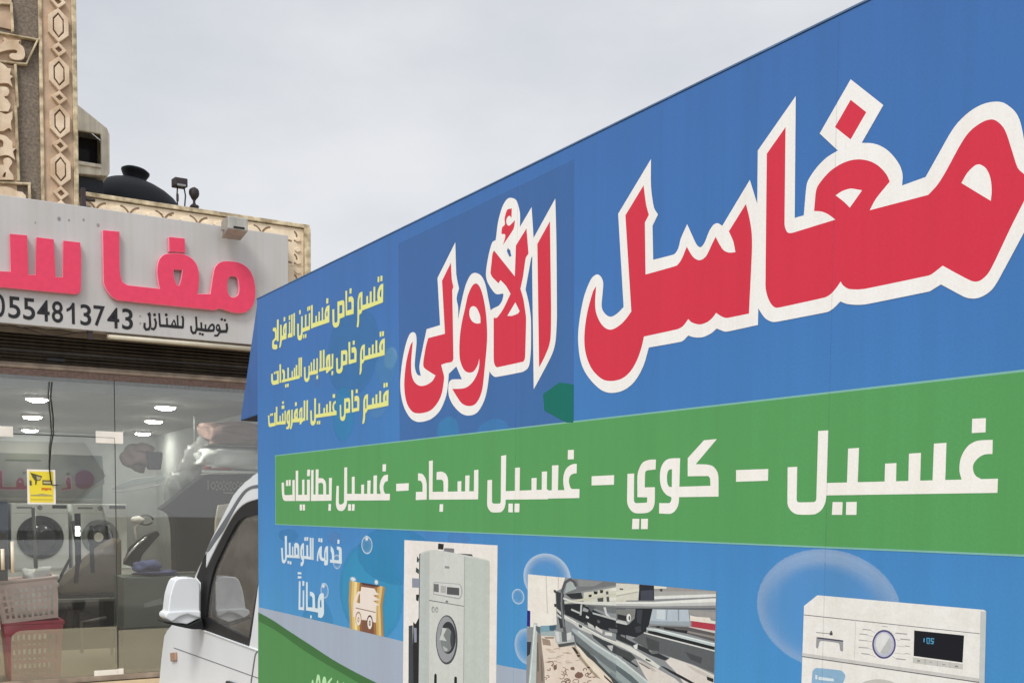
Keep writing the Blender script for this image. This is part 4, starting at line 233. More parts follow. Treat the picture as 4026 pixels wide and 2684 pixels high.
  ('8c6e5e', '2072.9,1229.5! 2066.2,1229.4! 2062.3,1231.1! 2061.7,1233.5! 2064,1236! 2068.2,1237.6! 2072.4,1237.9! 2075.4,1236.8! 2077.3,1238.4! 2073.6,1239.7! 2067.8,1239.3! 2062,1237.1! 2058.7,1233.5! 2059.5,1229.8! 2064.8,1227.6! 2072.3,1227.7!', ''),
  ('a89787', '1946.8,1268.5! 1957.1,1270.1! 1965.6,1270.4! 1966,1272.1! 1957.2,1271.8! 1946.6,1270.1!', ''),
  ('6a4e40', '2065.7,1264.2! 2065.2,1265.9! 2066.6,1267.4! 2069.2,1268.4! 2071.9,1268.5! 2073.5,1268! 2073.9,1267.2! 2073.1,1266.1! 2075.9,1265.7! 2077.2,1267.4! 2076.2,1269.4! 2073,1270.4! 2068.7,1270.2! 2064.5,1268.6! 2062,1265.9! 2062.6,1263.5!', ''),
  ('c3b2a0', '1972.1,1283.7! 1982.3,1286! 1990,1286.7! 1990.2,1288.3! 1982.1,1287.6! 1971.5,1285.2!', ''),
  ('a89787', '1953.7,1296.4! 1967.4,1299.6! 1976.9,1299.3! 1977.6,1300.9! 1967.5,1301.3! 1953.1,1298!', ''),
  ('7c6052', '2032.5,1264.6! 2031.7,1262.6! 2030.8,1260.1! 2025.8,1259.9! 2022.2,1259.7! 2017.6,1260.5! 2016.2,1261.9! 2017.5,1264.5! 2020.2,1266.2! 2023.8,1266.9! 2027,1267.6! 2030.2,1266.7!|2064.6,1254.4! 2062,1250.7! 2055.8,1247.2! 2048.7,1244.6! 2040.6,1244.8! 2034.7,1245.9! 2032.4,1249.1! 2035.5,1253.2! 2037.7,1254.8! 2044.4,1259.4! 2050.7,1258.7! 2058.3,1259.2!|1965.3,1257.5! 1964.8,1255.3! 1963.4,1253.5! 1959.6,1251.9! 1956.8,1250.1! 1952.9,1252.9! 1951.9,1255! 1951.9,1257.7! 1953.7,1261.5! 1957.5,1263.4! 1961.4,1262.5! 1964.7,1262.4!', ''),
  ('8f8378', '1881.6,1328.3! 1899.3,1321.7! 1915.4,1253.9! 1921.5,1187.9! 1881.7,1181.9!', ''),
  ('6f655c', '1883.5,1306.1! 1890.6,1304! 1894.8,1240! 1887.7,1239.1!|1899.9,1285.5! 1905.2,1269.3! 1911.1,1219.9! 1905.1,1219!', ''),
  ('bcc8c8', '1871.2,1348.4! 1886.3,1348.4! 1881.7,1181.9! 1847.9,1176.8! 1864.5,1292.7!', ''),
  ('e3eaea', '1873.8,1344.4! 1878.8,1344.9! 1866,1264.6! 1858.8,1208! 1855.7,1207.6! 1866.7,1281.6!', ''),
  ('5a6468', '1879.9,1342.2! 1896.5,1340.9! 1898.3,1324.4! 1881.6,1331.1!', ''),
  ('2d3440', '1843.8,1301.8! 1861.8,1303.7! 1857.1,1274.9! 1844.3,1267.7!', ''),
  ('7aa0b0', '1898.9,1344! 1962.1,1351.3! 1952.8,1338.1! 1899.2,1330.1!', ''),
  ('3d5a6a', '1933.3,1347.2! 1962.1,1351.3! 1957.5,1338.6! 1935.9,1336.5!', ''),
  ('9fb0b4', '1899.2,1330.1! 1952.8,1336.8! 1955.4,1326.9! 1901.8,1321.4!', ''),
  ('b4babb', '1952.7,1339.5! 2027.5,1334.9! 2032.3,1319.4! 1972.5,1303.4! 1957.9,1319.5!', ''),
  ('5c6264', '1981.2,1338.3! 1999.8,1342.8! 2002.6,1318.9! 1984,1316.9!|2027.4,1337.5! 2033.8,1336.9! 2036.8,1321! 2031.4,1320.4!', ''),
  ('d0d4d3', '2002.2,1337.7! 2018.2,1341.9! 2018.6,1325.9! 2002.5,1322.9!|1958.5,1336! 1971.8,1337.3! 1974.6,1315.9! 1963.7,1314.7!', ''),
  ('4c4f4e', '1967.6,1309.7! 2030,1321.8! 2032.4,1317.3! 1972.5,1303.1!', ''),
  ('54565c', '1999.3,1340.5! 1991.4,1366.6! 1986.1,1400.9! 1987.4,1427.3! 1997.4,1445.3! 2011.7,1451.6! 2022.3,1448.8! 2030,1440! 2038.8,1443.1! 2029.8,1453.4! 2011.2,1458.4! 1988.8,1448.7! 1977.2,1427.7! 1975.8,1400! 1981.2,1365! 1989.2,1338.6!', ''),
  ('8a8c92', '1992.7,1350.3! 1985.7,1376.6! 1980.5,1400.4! 1981.5,1424.7! 1978.6,1424.6! 1977.7,1400.1! 1982.9,1376.2! 1989.9,1349.8!', ''),
  ('221a78', '1843.6,1374.2! 1857,1373.9! 1856.6,1337.1! 1843.2,1337.3!', ''),
  ('9a9795', '2172.2,1457.9! 2463.4,1459.9! 2463.6,1453.3! 2292.7,1432.9! 2292.1,1457.9!', ''),
  ('d3d2c6', '2172.3,1456.6! 2245.1,1458.6! 2245.9,1427.7! 2173.1,1421.5!', ''),
  ('5b5b58', '2184.6,1447.4! 2196.6,1447.4! 2194.7,1444.3! 2183.9,1444.1!', ''),
  ('dcdccd', '2172.7,1437.8! 2288.4,1458.9! 2328.4,1459.1! 2328.5,1456! 2288.5,1452.9! 2172.8,1431.6!', ''),
  ('b4b4aa', '2172.8,1432.3! 2243.5,1445.1! 2243.6,1442.7! 2172.9,1429.3!', ''),
  ('a9a9a6', '2292.3,1448.4! 2463.4,1459.9! 2463.6,1455.1! 2292.6,1438.9!', ''),
  ('dfe2df', '2292.6,1438.9! 2463.6,1455.1! 2463.7,1450! 2292.7,1432.9!', ''),
  ('44444a', '2308.7,1454.3! 2317,1454.3! 2316,1449.5! 2308.8,1449.5!', ''),
  ('262a34', '2247,1458.7! 2291.3,1459.1! 2292,1430.4! 2244,1426.8!', ''),
  ('434756', '2251.1,1446.8! 2288.6,1450.5! 2289.1,1431.4! 2251.6,1428.1!', ''),
  ('8a8d8f', '2173.1,1419! 2289.1,1427.8! 2463.8,1447.7! 2463.7,1429.5! 2289.5,1415.4! 2173.4,1408.5!', ''),
  ('c2c5c3', '2173.1,1419! 2289.1,1427.8! 2463.8,1447.7! 2463.5,1434.4! 2289.4,1419! 2173.3,1411.3!', ''),
  ('e6e8e4', '2173.1,1418.5! 2289.2,1427.3! 2463.8,1447.1! 2463.7,1440.8! 2289.2,1423.8! 2173.2,1415.3!', ''),
  ('5a5d62', '2173.4,1406! 2463.7,1429.5! 2463.7,1426.6! 2173.5,1404.2!', ''),
  ('22262c', '2235.9,1410.3! 2287.6,1414! 2282.7,1387.6! 2271.8,1374.5! 2266.5,1361.9! 2238,1352.8! 2198.7,1355! 2178.5,1360.5! 2174.1,1375.1! 2214.1,1376.4! 2233.3,1390.5!', ''),
  ('3b4048', '2240.6,1408.2! 2257.7,1409.7! 2252.7,1380! 2241.2,1383.8!|2233.7,1373.3! 2252.8,1377.6! 2255,1365.6! 2239.8,1361.6!', ''),
  ('7e807e', '2173.5,1402.7! 2232.9,1407.6! 2233.2,1392.9! 2217.9,1381.7! 2174,1382.7!', ''),
  ('2b2d30', '2177.7,1394.3! 2207.8,1393.2! 2208,1382! 2178,1384.3!', ''),
  ('dfe1dd', '2222,1390.7! 2221.8,1388.9! 2221.4,1387.2! 2220.6,1385.6! 2219.5,1384.3! 2218.2,1383.2! 2216.7,1382.5! 2215.1,1382.2! 2213.5,1382.2! 2212,1382.7! 2210.7,1383.5! 2209.5,1384.6! 2208.6,1386.1! 2208.1,1387.7! 2207.9,1389.4! 2208,1391.2! 2208.5,1392.9! 2209.3,1394.5! 2210.4,1395.9! 2211.7,1396.9! 2213.2,1397.6! 2214.7,1398! 2216.3,1397.9! 2217.8,1397.4! 2219.2,1396.6! 2220.3,1395.5! 2221.2,1394! 2221.7,1392.4!', ''),
  ('4a4d50', '2219.7,1389.7! 2219.6,1388.7! 2219.4,1387.8! 2219.1,1386.9! 2218.7,1386.2! 2218.2,1385.6! 2217.6,1385.2! 2217,1385.1! 2216.4,1385.1! 2215.8,1385.4! 2215.3,1385.9! 2214.8,1386.5! 2214.5,1387.4! 2214.3,1388.3! 2214.2,1389.3! 2214.2,1390.2! 2214.4,1391.2! 2214.7,1392.1! 2215.1,1392.8! 2215.6,1393.4! 2216.2,1393.8! 2216.8,1393.9! 2217.4,1393.9! 2218,1393.6! 2218.6,1393.1! 2219,1392.4! 2219.3,1391.6! 2219.5,1390.7!', ''),
  ('c5c8c6', '2174,1381.4! 2210.1,1378.5! 2210.2,1374.8! 2174.1,1376.4!', ''),
  ('b4c0ca', '2287.7,1413.3! 2390.4,1420.6! 2396.3,1391.2! 2279.1,1384.9!', ''),
  ('9aa6ae', '2282.7,1390! 2396.1,1399.2! 2396.3,1391.2! 2279.1,1383.7!', ''),
  ('8694a0', '2329.5,1416.7! 2332.3,1417! 2330.7,1395.6! 2327.9,1395.3!|2361.2,1418.6! 2365.4,1419! 2365.9,1397.6! 2362.5,1397.3!', ''),
  ('c9d2d8', '2300.6,1413.2! 2325.9,1415.3! 2324.6,1396.2! 2299.1,1396.3!', ''),
  ('9c9a98', '2390.4,1420.6! 2463.9,1422.1! 2464.2,1408.8! 2395.7,1413!', ''),
  ('e3ddd2', '2395.8,1410.7! 2409.3,1409.6! 2448.8,1410.8! 2452.1,1406.6! 2464.3,1405.5! 2463.8,1401! 2396.1,1400.4!', ''),
  ('b03c4c', '2400.1,1400.7! 2463.8,1400.3! 2463.5,1388.6! 2400.4,1389.3!', ''),
  ('cfc6c2', '2392.9,1389.7! 2463.5,1388.6! 2463.7,1384.2! 2393.1,1385.1!', ''),
  ('5d5a5c', '2275.4,1379.7! 2301.3,1382.2! 2391.3,1388.4! 2462.4,1384.1! 2462.8,1368.5! 2383.1,1376.1! 2308.8,1378.1!', ''),
  ('8d8886', '2355.1,1382.6! 2462.5,1378.5! 2462.7,1374! 2355.2,1379.8!', ''),
  ('2a2a2e', '2321.4,1381.7! 2389.8,1381.4! 2388.2,1375.4! 2323.3,1377.2!|2299.5,1382! 2312.3,1382.7! 2308.8,1378.1! 2301.4,1377.9!', ''),
  ('1f2326', '2275.7,1370.1! 2301.6,1370.7! 2463.1,1359.5! 2462.6,1353.4! 2362.8,1357.2! 2275.8,1364.8!', ''),
  ('bfcaca', '2269.9,1375.6! 2305.1,1376.6! 2462.9,1366.2! 2463.1,1359.5! 2301.6,1370.2! 2271.9,1371.6!', ''),
  ('e2eae9', '2271.8,1375.3! 2305.2,1375.4! 2462.9,1365.3! 2462.9,1363.6! 2305.2,1373.7!', ''),
  ('5d6164', '2262.6,1363.9! 2463.3,1351.5! 2462.8,1311.3! 2405,1320.4! 2342.5,1326.7! 2272.8,1333.4! 2226.5,1347.9!', ''),
  ('474b4e', '2268.5,1357.2! 2309.4,1351.9! 2309.9,1332.9! 2276.6,1333.9!|2384,1341.4! 2431.2,1335.6! 2428.2,1323.8! 2398,1329.2!', ''),
  ('d5d8d6', '2262.6,1365.9! 2463.2,1353.3! 2463.3,1350.6! 2262.7,1363.4!', ''),
  ('d9d4ce', '2342.5,1326! 2411.7,1318.3! 2462.9,1308! 2462.4,1269.7! 2406.6,1261.2! 2357.3,1300.8! 2328.4,1316!', ''),
  ('c5bfb8', '2384.6,1318.3! 2431.9,1310.6! 2461.4,1303.3! 2458.3,1298.4! 2412,1308!', ''),
  ('2e3236', '2174.6,1355! 2226.6,1343! 2276.6,1333.9! 2284.2,1327.5! 2306.3,1330.1! 2335.4,1324! 2339,1322.1! 2324.8,1318! 2284.3,1322.7! 2222.9,1335.2! 2174.9,1342.5!', ''),
  ('6a6e70', '2284.1,1329.9! 2302.5,1334.4! 2306.3,1328.9! 2288,1325.5!|2230.6,1337.3! 2240.3,1339.6! 2238.5,1332! 2230.8,1332.4!', ''),
  ('dcdedb', '2230.7,1336.1! 2244.1,1341.2! 2243.2,1330.1! 2234.7,1330.3!', ''),
  ('44484a', '2175.2,1327.4! 2223.2,1320.4! 2239,1312.4! 2223.6,1303.1! 2191.8,1309.2! 2175.5,1314.8!', ''),
  ('d8d2cb', '2239.1,1309.9! 2307.1,1299! 2357.6,1286.8! 2413.3,1262.3! 2304.7,1245.9! 2266.5,1281.6!', ''),
  ('bdb8b2', '2246.7,1310.9! 2277.3,1304.9! 2303.5,1293.8! 2292.5,1292.3! 2262.3,1300.5!', ''),
  ('b0bcbc', '2175.6,1309.8! 2216,1294.7! 2285.7,1268.2! 2330.1,1249.7! 2293.7,1244.2! 2247.9,1262.9! 2176.1,1287.1!', ''),
  ('cdd6d5', '2175.6,1309.8! 2216,1294.7! 2285.7,1268.2! 2278.2,1267.1! 2212.1,1291.7! 2175.7,1304.8!', ''),
  ('5d686b', '2176,1290.9! 2224.3,1275.9! 2251.7,1263.4! 2293.7,1244.2! 2263.8,1239.7! 2228.6,1260.1! 2176.3,1279.6!', ''),
  ('96a3a4', '2176.3,1279.6! 2228.6,1260.1! 2267.5,1240.2! 2236.9,1235.6! 2201,1256.3! 2176.6,1264.5!', ''),
  ('d6d8d2', '2174.9,1340.5! 2223,1332.7! 2284.5,1315.4! 2314.2,1304.7! 2307.1,1299! 2254.3,1314.2! 2199.4,1327.6! 2175.1,1332.4!', ''),
  ('25272a', '2269.5,1314.8! 2286.4,1312.1! 2282.8,1309.9! 2269.6,1311.7!|2199.8,1310.1! 2247.1,1296.2! 2243.3,1293.7! 2195.8,1307.2!|2313.5,1305.8! 2323.3,1305.9! 2378.3,1294.3! 2432.7,1281.2! 2419.5,1279.2! 2343.2,1296.6!|2443.6,1303.1! 2461.5,1301! 2461.7,1294.3! 2445.4,1296.6!', ''),
  ('54585a', '2246.9,1306! 2283.1,1297.1! 2281.3,1295.2! 2250.8,1302.8!', ''),
 ],
 'washer_picture': [
  ('eae9e5', '2698.7,1469.4! 2995.1,1470.1! 2998.7,1468.2! 3000.6,1296.5! 2668.7,1235.9! 2671.1,1449.9!', ''),
  ('c3cacb', '2990,1467.5! 2998.7,1468.2! 3000.6,1296.5! 2992.4,1295!', ''),
  ('77787a', '2671.5,1435.9! 2990.2,1437! 2990.3,1436! 2671.5,1434.5!', ''),
  ('6a6a6e', '2669.7,1367.5! 2991.8,1369.7! 2991.9,1368! 2669.8,1365.7!', ''),
  ('c9c9c6', '2669.6,1372.5! 2991.7,1374.3! 2991.8,1370.1! 2669.7,1367.9!|2776.1,1437.3! 2777.1,1437.4! 2776.8,1376.4! 2775.8,1376.3!', ''),
  ('9a9aa0', '2698.8,1401.7! 2753.3,1402.1! 2753.4,1385.1 2748,1385.5 2745.8,1395.5 2740.9,1396.9 2711.1,1396.8 2705.7,1394.5 2702.7,1383.3 2698.4,1384.8!', ''),
  ('4d4c5e', '2700.9,1401.9! 2753.3,1402.1! 2753.4,1399.8! 2701,1399.3!', ''),
  ('8a8a88', '2698.1,1409.7! 2725.7,1410.3! 2725.7,1409.1! 2698.1,1408.3!', ''),
  ('4a4a4c', '2726.1,1412.1! 2731.8,1412.3! 2731.7,1407.6! 2725.8,1407.4!|2727.3,1414.6! 2730.5,1414.7! 2730.5,1412.4! 2727.3,1412.2!', ''),
  ('4e4878', '2852.1,1406.6! 2851.7,1401.7! 2850.3,1396.9! 2847.9,1392.5! 2844.7,1388.7! 2840.8,1385.6! 2836.3,1383.4! 2831.5,1382.3! 2826.7,1382.2! 2822.1,1383.3! 2817.9,1385.5! 2814.3,1388.6! 2811.5,1392.5! 2809.7,1397! 2809,1401.9! 2809.4,1406.9! 2810.9,1411.7! 2813.4,1416.2! 2816.7,1420.1! 2820.7,1423.1! 2825.2,1425.2! 2830,1426.2! 2834.8,1426.1! 2839.4,1425! 2843.5,1422.8! 2847,1419.7! 2849.6,1415.8! 2851.4,1411.4!', ''),
  ('b9bdd4', '2849.2,1406.3! 2848.9,1402! 2847.7,1397.8! 2845.7,1394! 2842.9,1390.6! 2839.4,1387.9! 2835.6,1386! 2831.5,1385! 2827.3,1385! 2823.3,1386! 2819.6,1387.9! 2816.5,1390.6! 2814.1,1394! 2812.6,1397.9! 2812,1402.2! 2812.3,1406.5! 2813.6,1410.8! 2815.7,1414.7! 2818.6,1418.1! 2822.1,1420.7! 2826,1422.6! 2830.1,1423.4! 2834.3,1423.4! 2838.2,1422.4! 2841.8,1420.4! 2844.8,1417.7! 2847.1,1414.3! 2848.6,1410.5!', ''),
  ('dfe0e0', '2845.5,1406.8! 2845.2,1403.2! 2844.3,1399.6! 2842.6,1396.4! 2840.3,1393.5! 2837.6,1391.3! 2834.4,1389.7! 2831.1,1388.9! 2827.7,1388.9! 2824.5,1389.7! 2821.5,1391.3! 2819,1393.7! 2817.1,1396.6! 2815.8,1399.9! 2815.3,1403.5! 2815.6,1407.2! 2816.6,1410.8! 2818.3,1414.1! 2820.6,1416.9! 2823.5,1419.1! 2826.6,1420.7! 2830,1421.4! 2833.3,1421.3! 2836.5,1420.5! 2839.4,1418.8! 2841.9,1416.5! 2843.8,1413.6! 2845,1410.3!', ''),
  ('bcbfbf', '2824.1,1390.5! 2841,1416.4! 2845.2,1409.5! 2844.4,1399.3! 2837.5,1391.1! 2829.8,1388.7!', ''),
  ('a2a2a2', '2789.9,1423.8! 2806.5,1424.1! 2806.5,1422.8! 2790,1422.3!|2784.3,1416.2! 2799.8,1416.4! 2799.9,1415! 2784.4,1414.7!|2783.5,1406.5! 2800.2,1406.9! 2800.2,1405.6! 2783.6,1405!|2783.4,1395.4! 2801.5,1396! 2801.5,1394.5! 2783.5,1393.8!|2788.9,1386.2! 2805.4,1386.6! 2805.5,1385.1! 2788.9,1384.5!|2850.6,1424.2! 2871.2,1424.6! 2871.3,1423! 2850.6,1422.4!|2859.5,1416.3! 2877.2,1416.6! 2877.3,1415! 2859.6,1414.5!|2868.4,1406.8! 2877,1406.4! 2877,1405.2! 2868.5,1405.4!|2868.4,1395.5! 2877.4,1395.4! 2877.4,1394.4! 2868.5,1394.3!|2853,1386! 2870.4,1386.4! 2870.5,1384.8! 2853.1,1384.2!|2826,1431.9! 2836.3,1431.9! 2836.3,1430.9! 2826.1,1430.8!', ''),
  ('b4b4b2', '2806,1423.1! 2814.1,1420.2! 2814.1,1419.4! 2806.1,1422.4!|2799.4,1415.3! 2810.4,1414.2! 2810.5,1413.4! 2799.5,1414.6!|2800.2,1406! 2810,1406.3! 2810,1405.5! 2800.2,1405.2!|2801.5,1395.2! 2810.4,1394.3! 2810.5,1393.6! 2801.5,1394.5!|2805.5,1385.5! 2816.5,1383.8! 2816.5,1383.1! 2805.5,1384.8!|2842.9,1424! 2851.1,1420.2! 2851.2,1419.5! 2842.9,1423.3!|2850.5,1414.7! 2859.6,1412.9! 2859.7,1412.2! 2850.5,1413.9!|2851.2,1404.8! 2868.5,1404.9! 2868.5,1404.2! 2851.3,1404.1!|2849.5,1393.6! 2868.5,1394! 2868.5,1393.3! 2849.5,1392.9!|2845.7,1388.4! 2853.2,1385.3! 2853.3,1384.5! 2845.7,1387.7!', ''),
  ('14161e', '2883.5,1430.7! 2965.8,1431.6! 2964.8,1393.1! 2883.8,1392.9!', ''),
  ('4f9ac2', '2899.9,1420.8! 2902,1420.8! 2901.8,1415.1! 2899.7,1415!|2904.6,1422.1! 2910.7,1422.3! 2910,1413.3! 2905.5,1413.3!|2912.1,1422.4! 2917.8,1422.5! 2917.7,1421! 2913.8,1421! 2913.5,1418.8! 2917.6,1418.6! 2916.5,1413.8! 2911.6,1413.8! 2911.8,1415.3! 2914.6,1415.2! 2915.4,1417.3! 2911.9,1417.2!', '2906.3,1420.9! 2909.1,1420.8! 2908.6,1414.6! 2906.7,1414.7!'),
  ('c6c6c2', '2882.8,1390.7! 2965.4,1391.4! 2965.7,1383.4! 2883.1,1382.4!', ''),
  ('8f8f8e', '2903.2,1390.8! 2903.9,1390.9! 2904.2,1382.5! 2903.5,1382.4!|2923.6,1391! 2924.2,1391! 2924.5,1382.8! 2923.9,1382.7!|2944.5,1391.4! 2945.1,1391.5! 2945.4,1383.2! 2944.9,1383.1!|2890.3,1388! 2894.8,1388! 2894.9,1385.3! 2890.4,1385.1!|2911,1386.4! 2916.1,1386.5! 2913.4,1387.9!|2932.2,1387.3! 2937.2,1387.4! 2937.2,1386.3! 2932.2,1386.1!|2952.9,1387.6! 2957.8,1387.5! 2957.9,1385.3! 2953,1385.2!', ''),
  ('8db4d4', '2692.5,1345.3! 2700,1351.6 2749.6,1354.1 2758.9,1348.2 2757.3,1339.3 2750.4,1329.6 2690.7,1321.1!', ''),
  ('d9e6ee', '2698.3,1340.1! 2702.9,1340.1! 2703.1,1333.4! 2698.5,1333.1!|2705.5,1338.1! 2736.6,1338.8! 2736.8,1334.5! 2705.6,1332.9!', ''),
  ('c5c4c0', '2895.6,1297.2! 2895.1,1287.2! 2892.9,1277.2! 2889.1,1267.3! 2883.7,1257.7! 2876.9,1248.8! 2868.7,1240.6! 2859.4,1233.4! 2849.1,1227.4! 2838.1,1222.8! 2826.6,1219.6! 2815,1218! 2803.4,1218.1! 2792.2,1219.8! 2781.7,1223.2! 2772.2,1228.2! 2763.9,1234.7! 2757.1,1242.5! 2752,1251.4! 2748.8,1261.3! 2747.4,1271.7! 2748.1,1282.5! 2750.7,1293.3! 2755.1,1303.9! 2761.3,1313.9! 2769,1323.1! 2778.1,1331.3! 2788.2,1338.2! 2799.1,1343.7! 2810.5,1347.7! 2822.1,1350.1! 2833.7,1350.9! 2844.8,1350.1! 2855.4,1347.7! 2865.1,1343.8! 2873.7,1338.6! 2881.1,1332.1! 2887.1,1324.5! 2891.5,1316.1! 2894.4,1306.9!', ''),
  ('d4d3cf', '2889.4,1294.3! 2889,1285! 2887,1275.7! 2883.5,1266.5! 2878.6,1257.6! 2872.3,1249.3! 2864.9,1241.7! 2856.4,1235.1! 2847,1229.6! 2837,1225.3! 2826.5,1222.4! 2815.9,1221! 2805.4,1221.1! 2795.3,1222.8! 2785.8,1226! 2777.2,1230.7! 2769.7,1236.7! 2763.5,1244! 2758.9,1252.3! 2756,1261.4! 2754.7,1271! 2755.3,1281! 2757.6,1291! 2761.6,1300.8! 2767.2,1310.1! 2774.2,1318.6! 2782.4,1326.1! 2791.6,1332.6! 2801.5,1337.7! 2811.8,1341.4! 2822.4,1343.6! 2832.8,1344.4! 2843,1343.6! 2852.6,1341.4! 2861.5,1337.8! 2869.4,1332.9! 2876.1,1326.8! 2881.6,1319.8! 2885.7,1311.9! 2888.3,1303.3!', ''),
  ('8c9094', '2875.8,1289.2! 2875.3,1280.9! 2873.4,1272.5! 2869.9,1264.4! 2865.1,1256.7! 2859.1,1249.6! 2852,1243.4! 2844,1238.2! 2835.3,1234.3! 2826.2,1231.8! 2817,1230.7! 2807.9,1231.1! 2799.3,1233! 2791.3,1236.4! 2784.4,1241.3! 2778.6,1247.3! 2774.3,1254.4! 2771.5,1262.4! 2770.4,1270.9! 2770.9,1279.6! 2773.2,1288.5! 2777,1297! 2782.2,1304.9! 2788.8,1312.1! 2796.4,1318.2! 2804.8,1323.1! 2813.7,1326.6! 2822.9,1328.7! 2832,1329.4! 2840.8,1328.5! 2849.1,1326.2! 2856.5,1322.6! 2863,1317.7! 2868.3,1311.7! 2872.2,1304.9! 2874.7,1297.3!', ''),
  ('3f454c', '2866.2,1286.6! 2865.9,1279.7! 2864.2,1272.8! 2861.4,1266! 2857.5,1259.6! 2852.6,1253.8! 2846.8,1248.7! 2840.3,1244.5! 2833.3,1241.3! 2826,1239.2! 2818.5,1238.4! 2811.2,1238.8! 2804.2,1240.5! 2797.9,1243.3! 2792.3,1247.3! 2787.7,1252.3! 2784.2,1258.2! 2781.9,1264.8! 2781,1271.7! 2781.4,1279! 2783.2,1286.2! 2786.3,1293.2! 2790.5,1299.8! 2795.7,1305.7! 2801.8,1310.7! 2808.6,1314.7! 2815.8,1317.7! 2823.2,1319.4! 2830.6,1320! 2837.7,1319.3! 2844.4,1317.4! 2850.5,1314.3! 2855.8,1310.3! 2860.1,1305.3! 2863.3,1299.6! 2865.4,1293.3!', ''),
 ],
 'sign_word': [
  ('e0405f', '-253.9,4042.6! -110,4048.9! -110.9,3720 -100.8,3641.6 -86.9,3609 -46.2,3587.4! 229.4,3587.2! 213.3,3678 208.5,3758.3 226.4,3841.4 266.9,3892.7 324.5,3913.9 428.7,3924.8 510.3,3900.1 562.7,3847.9 585.6,3768.3 584.8,3673.9 572.1,3578.1! 685.3,3590.4! 710.5,3747.4 729.2,3832.7 771.7,3885.3 832.3,3907.1 942,3912.3 1028,3880.8 1083.4,3815 1111.4,3709.4 1110.8,3600.2 1081.6,3512.3 1025.3,3458.2 963.4,3439.9 877.6,3443.3 780.5,3463.5 732.1,3443! -130.9,3442.5! -185.3,3470.8 -233.6,3535.8 -252.2,3601.5', '357.7,3770.4! 433.1,3775.9! 420.7,3690.3 396.8,3631.5 373.9,3661.6 359.4,3718.2|849.1,3715.8 867.7,3763.4 904.4,3776 941,3762.3 955.3,3691.9 949.8,3619.1 915.3,3585.3 872.5,3586.7 850.9,3632.3'),
 ],
 'sign_dot': [
  ('e0405f', '314.5,4060.9! 459.2,4066.4! 463.8,3935.1! 316.6,3928!', ''),
 ],
 'sign_letter': [
  ('e0405f', '-998.8,3908.1! -862.7,3914! -857.6,3582.2! -804,3588.5! -791.7,3907.7! -652.5,3908.5! -643.5,3588! -586.9,3593.3! -577.8,3907.5! -439.6,3909.7! -431.9,3800.2 -439.2,3506.1 -458.4,3468.1 -495.6,3459.5 -1081.1,3453.9! -1399.1,3458.6 -1443.3,3475.2 -1464.8,3509.7 -1468.1,3620.1! -1459.2,4062.9! -1325.7,4070.4! -1334.1,3636.6 -1323.6,3600.7 -1295.6,3588.6 -1078.7,3586.4! -997.3,3593!', ''),
 ],
 'sign_arabic': [
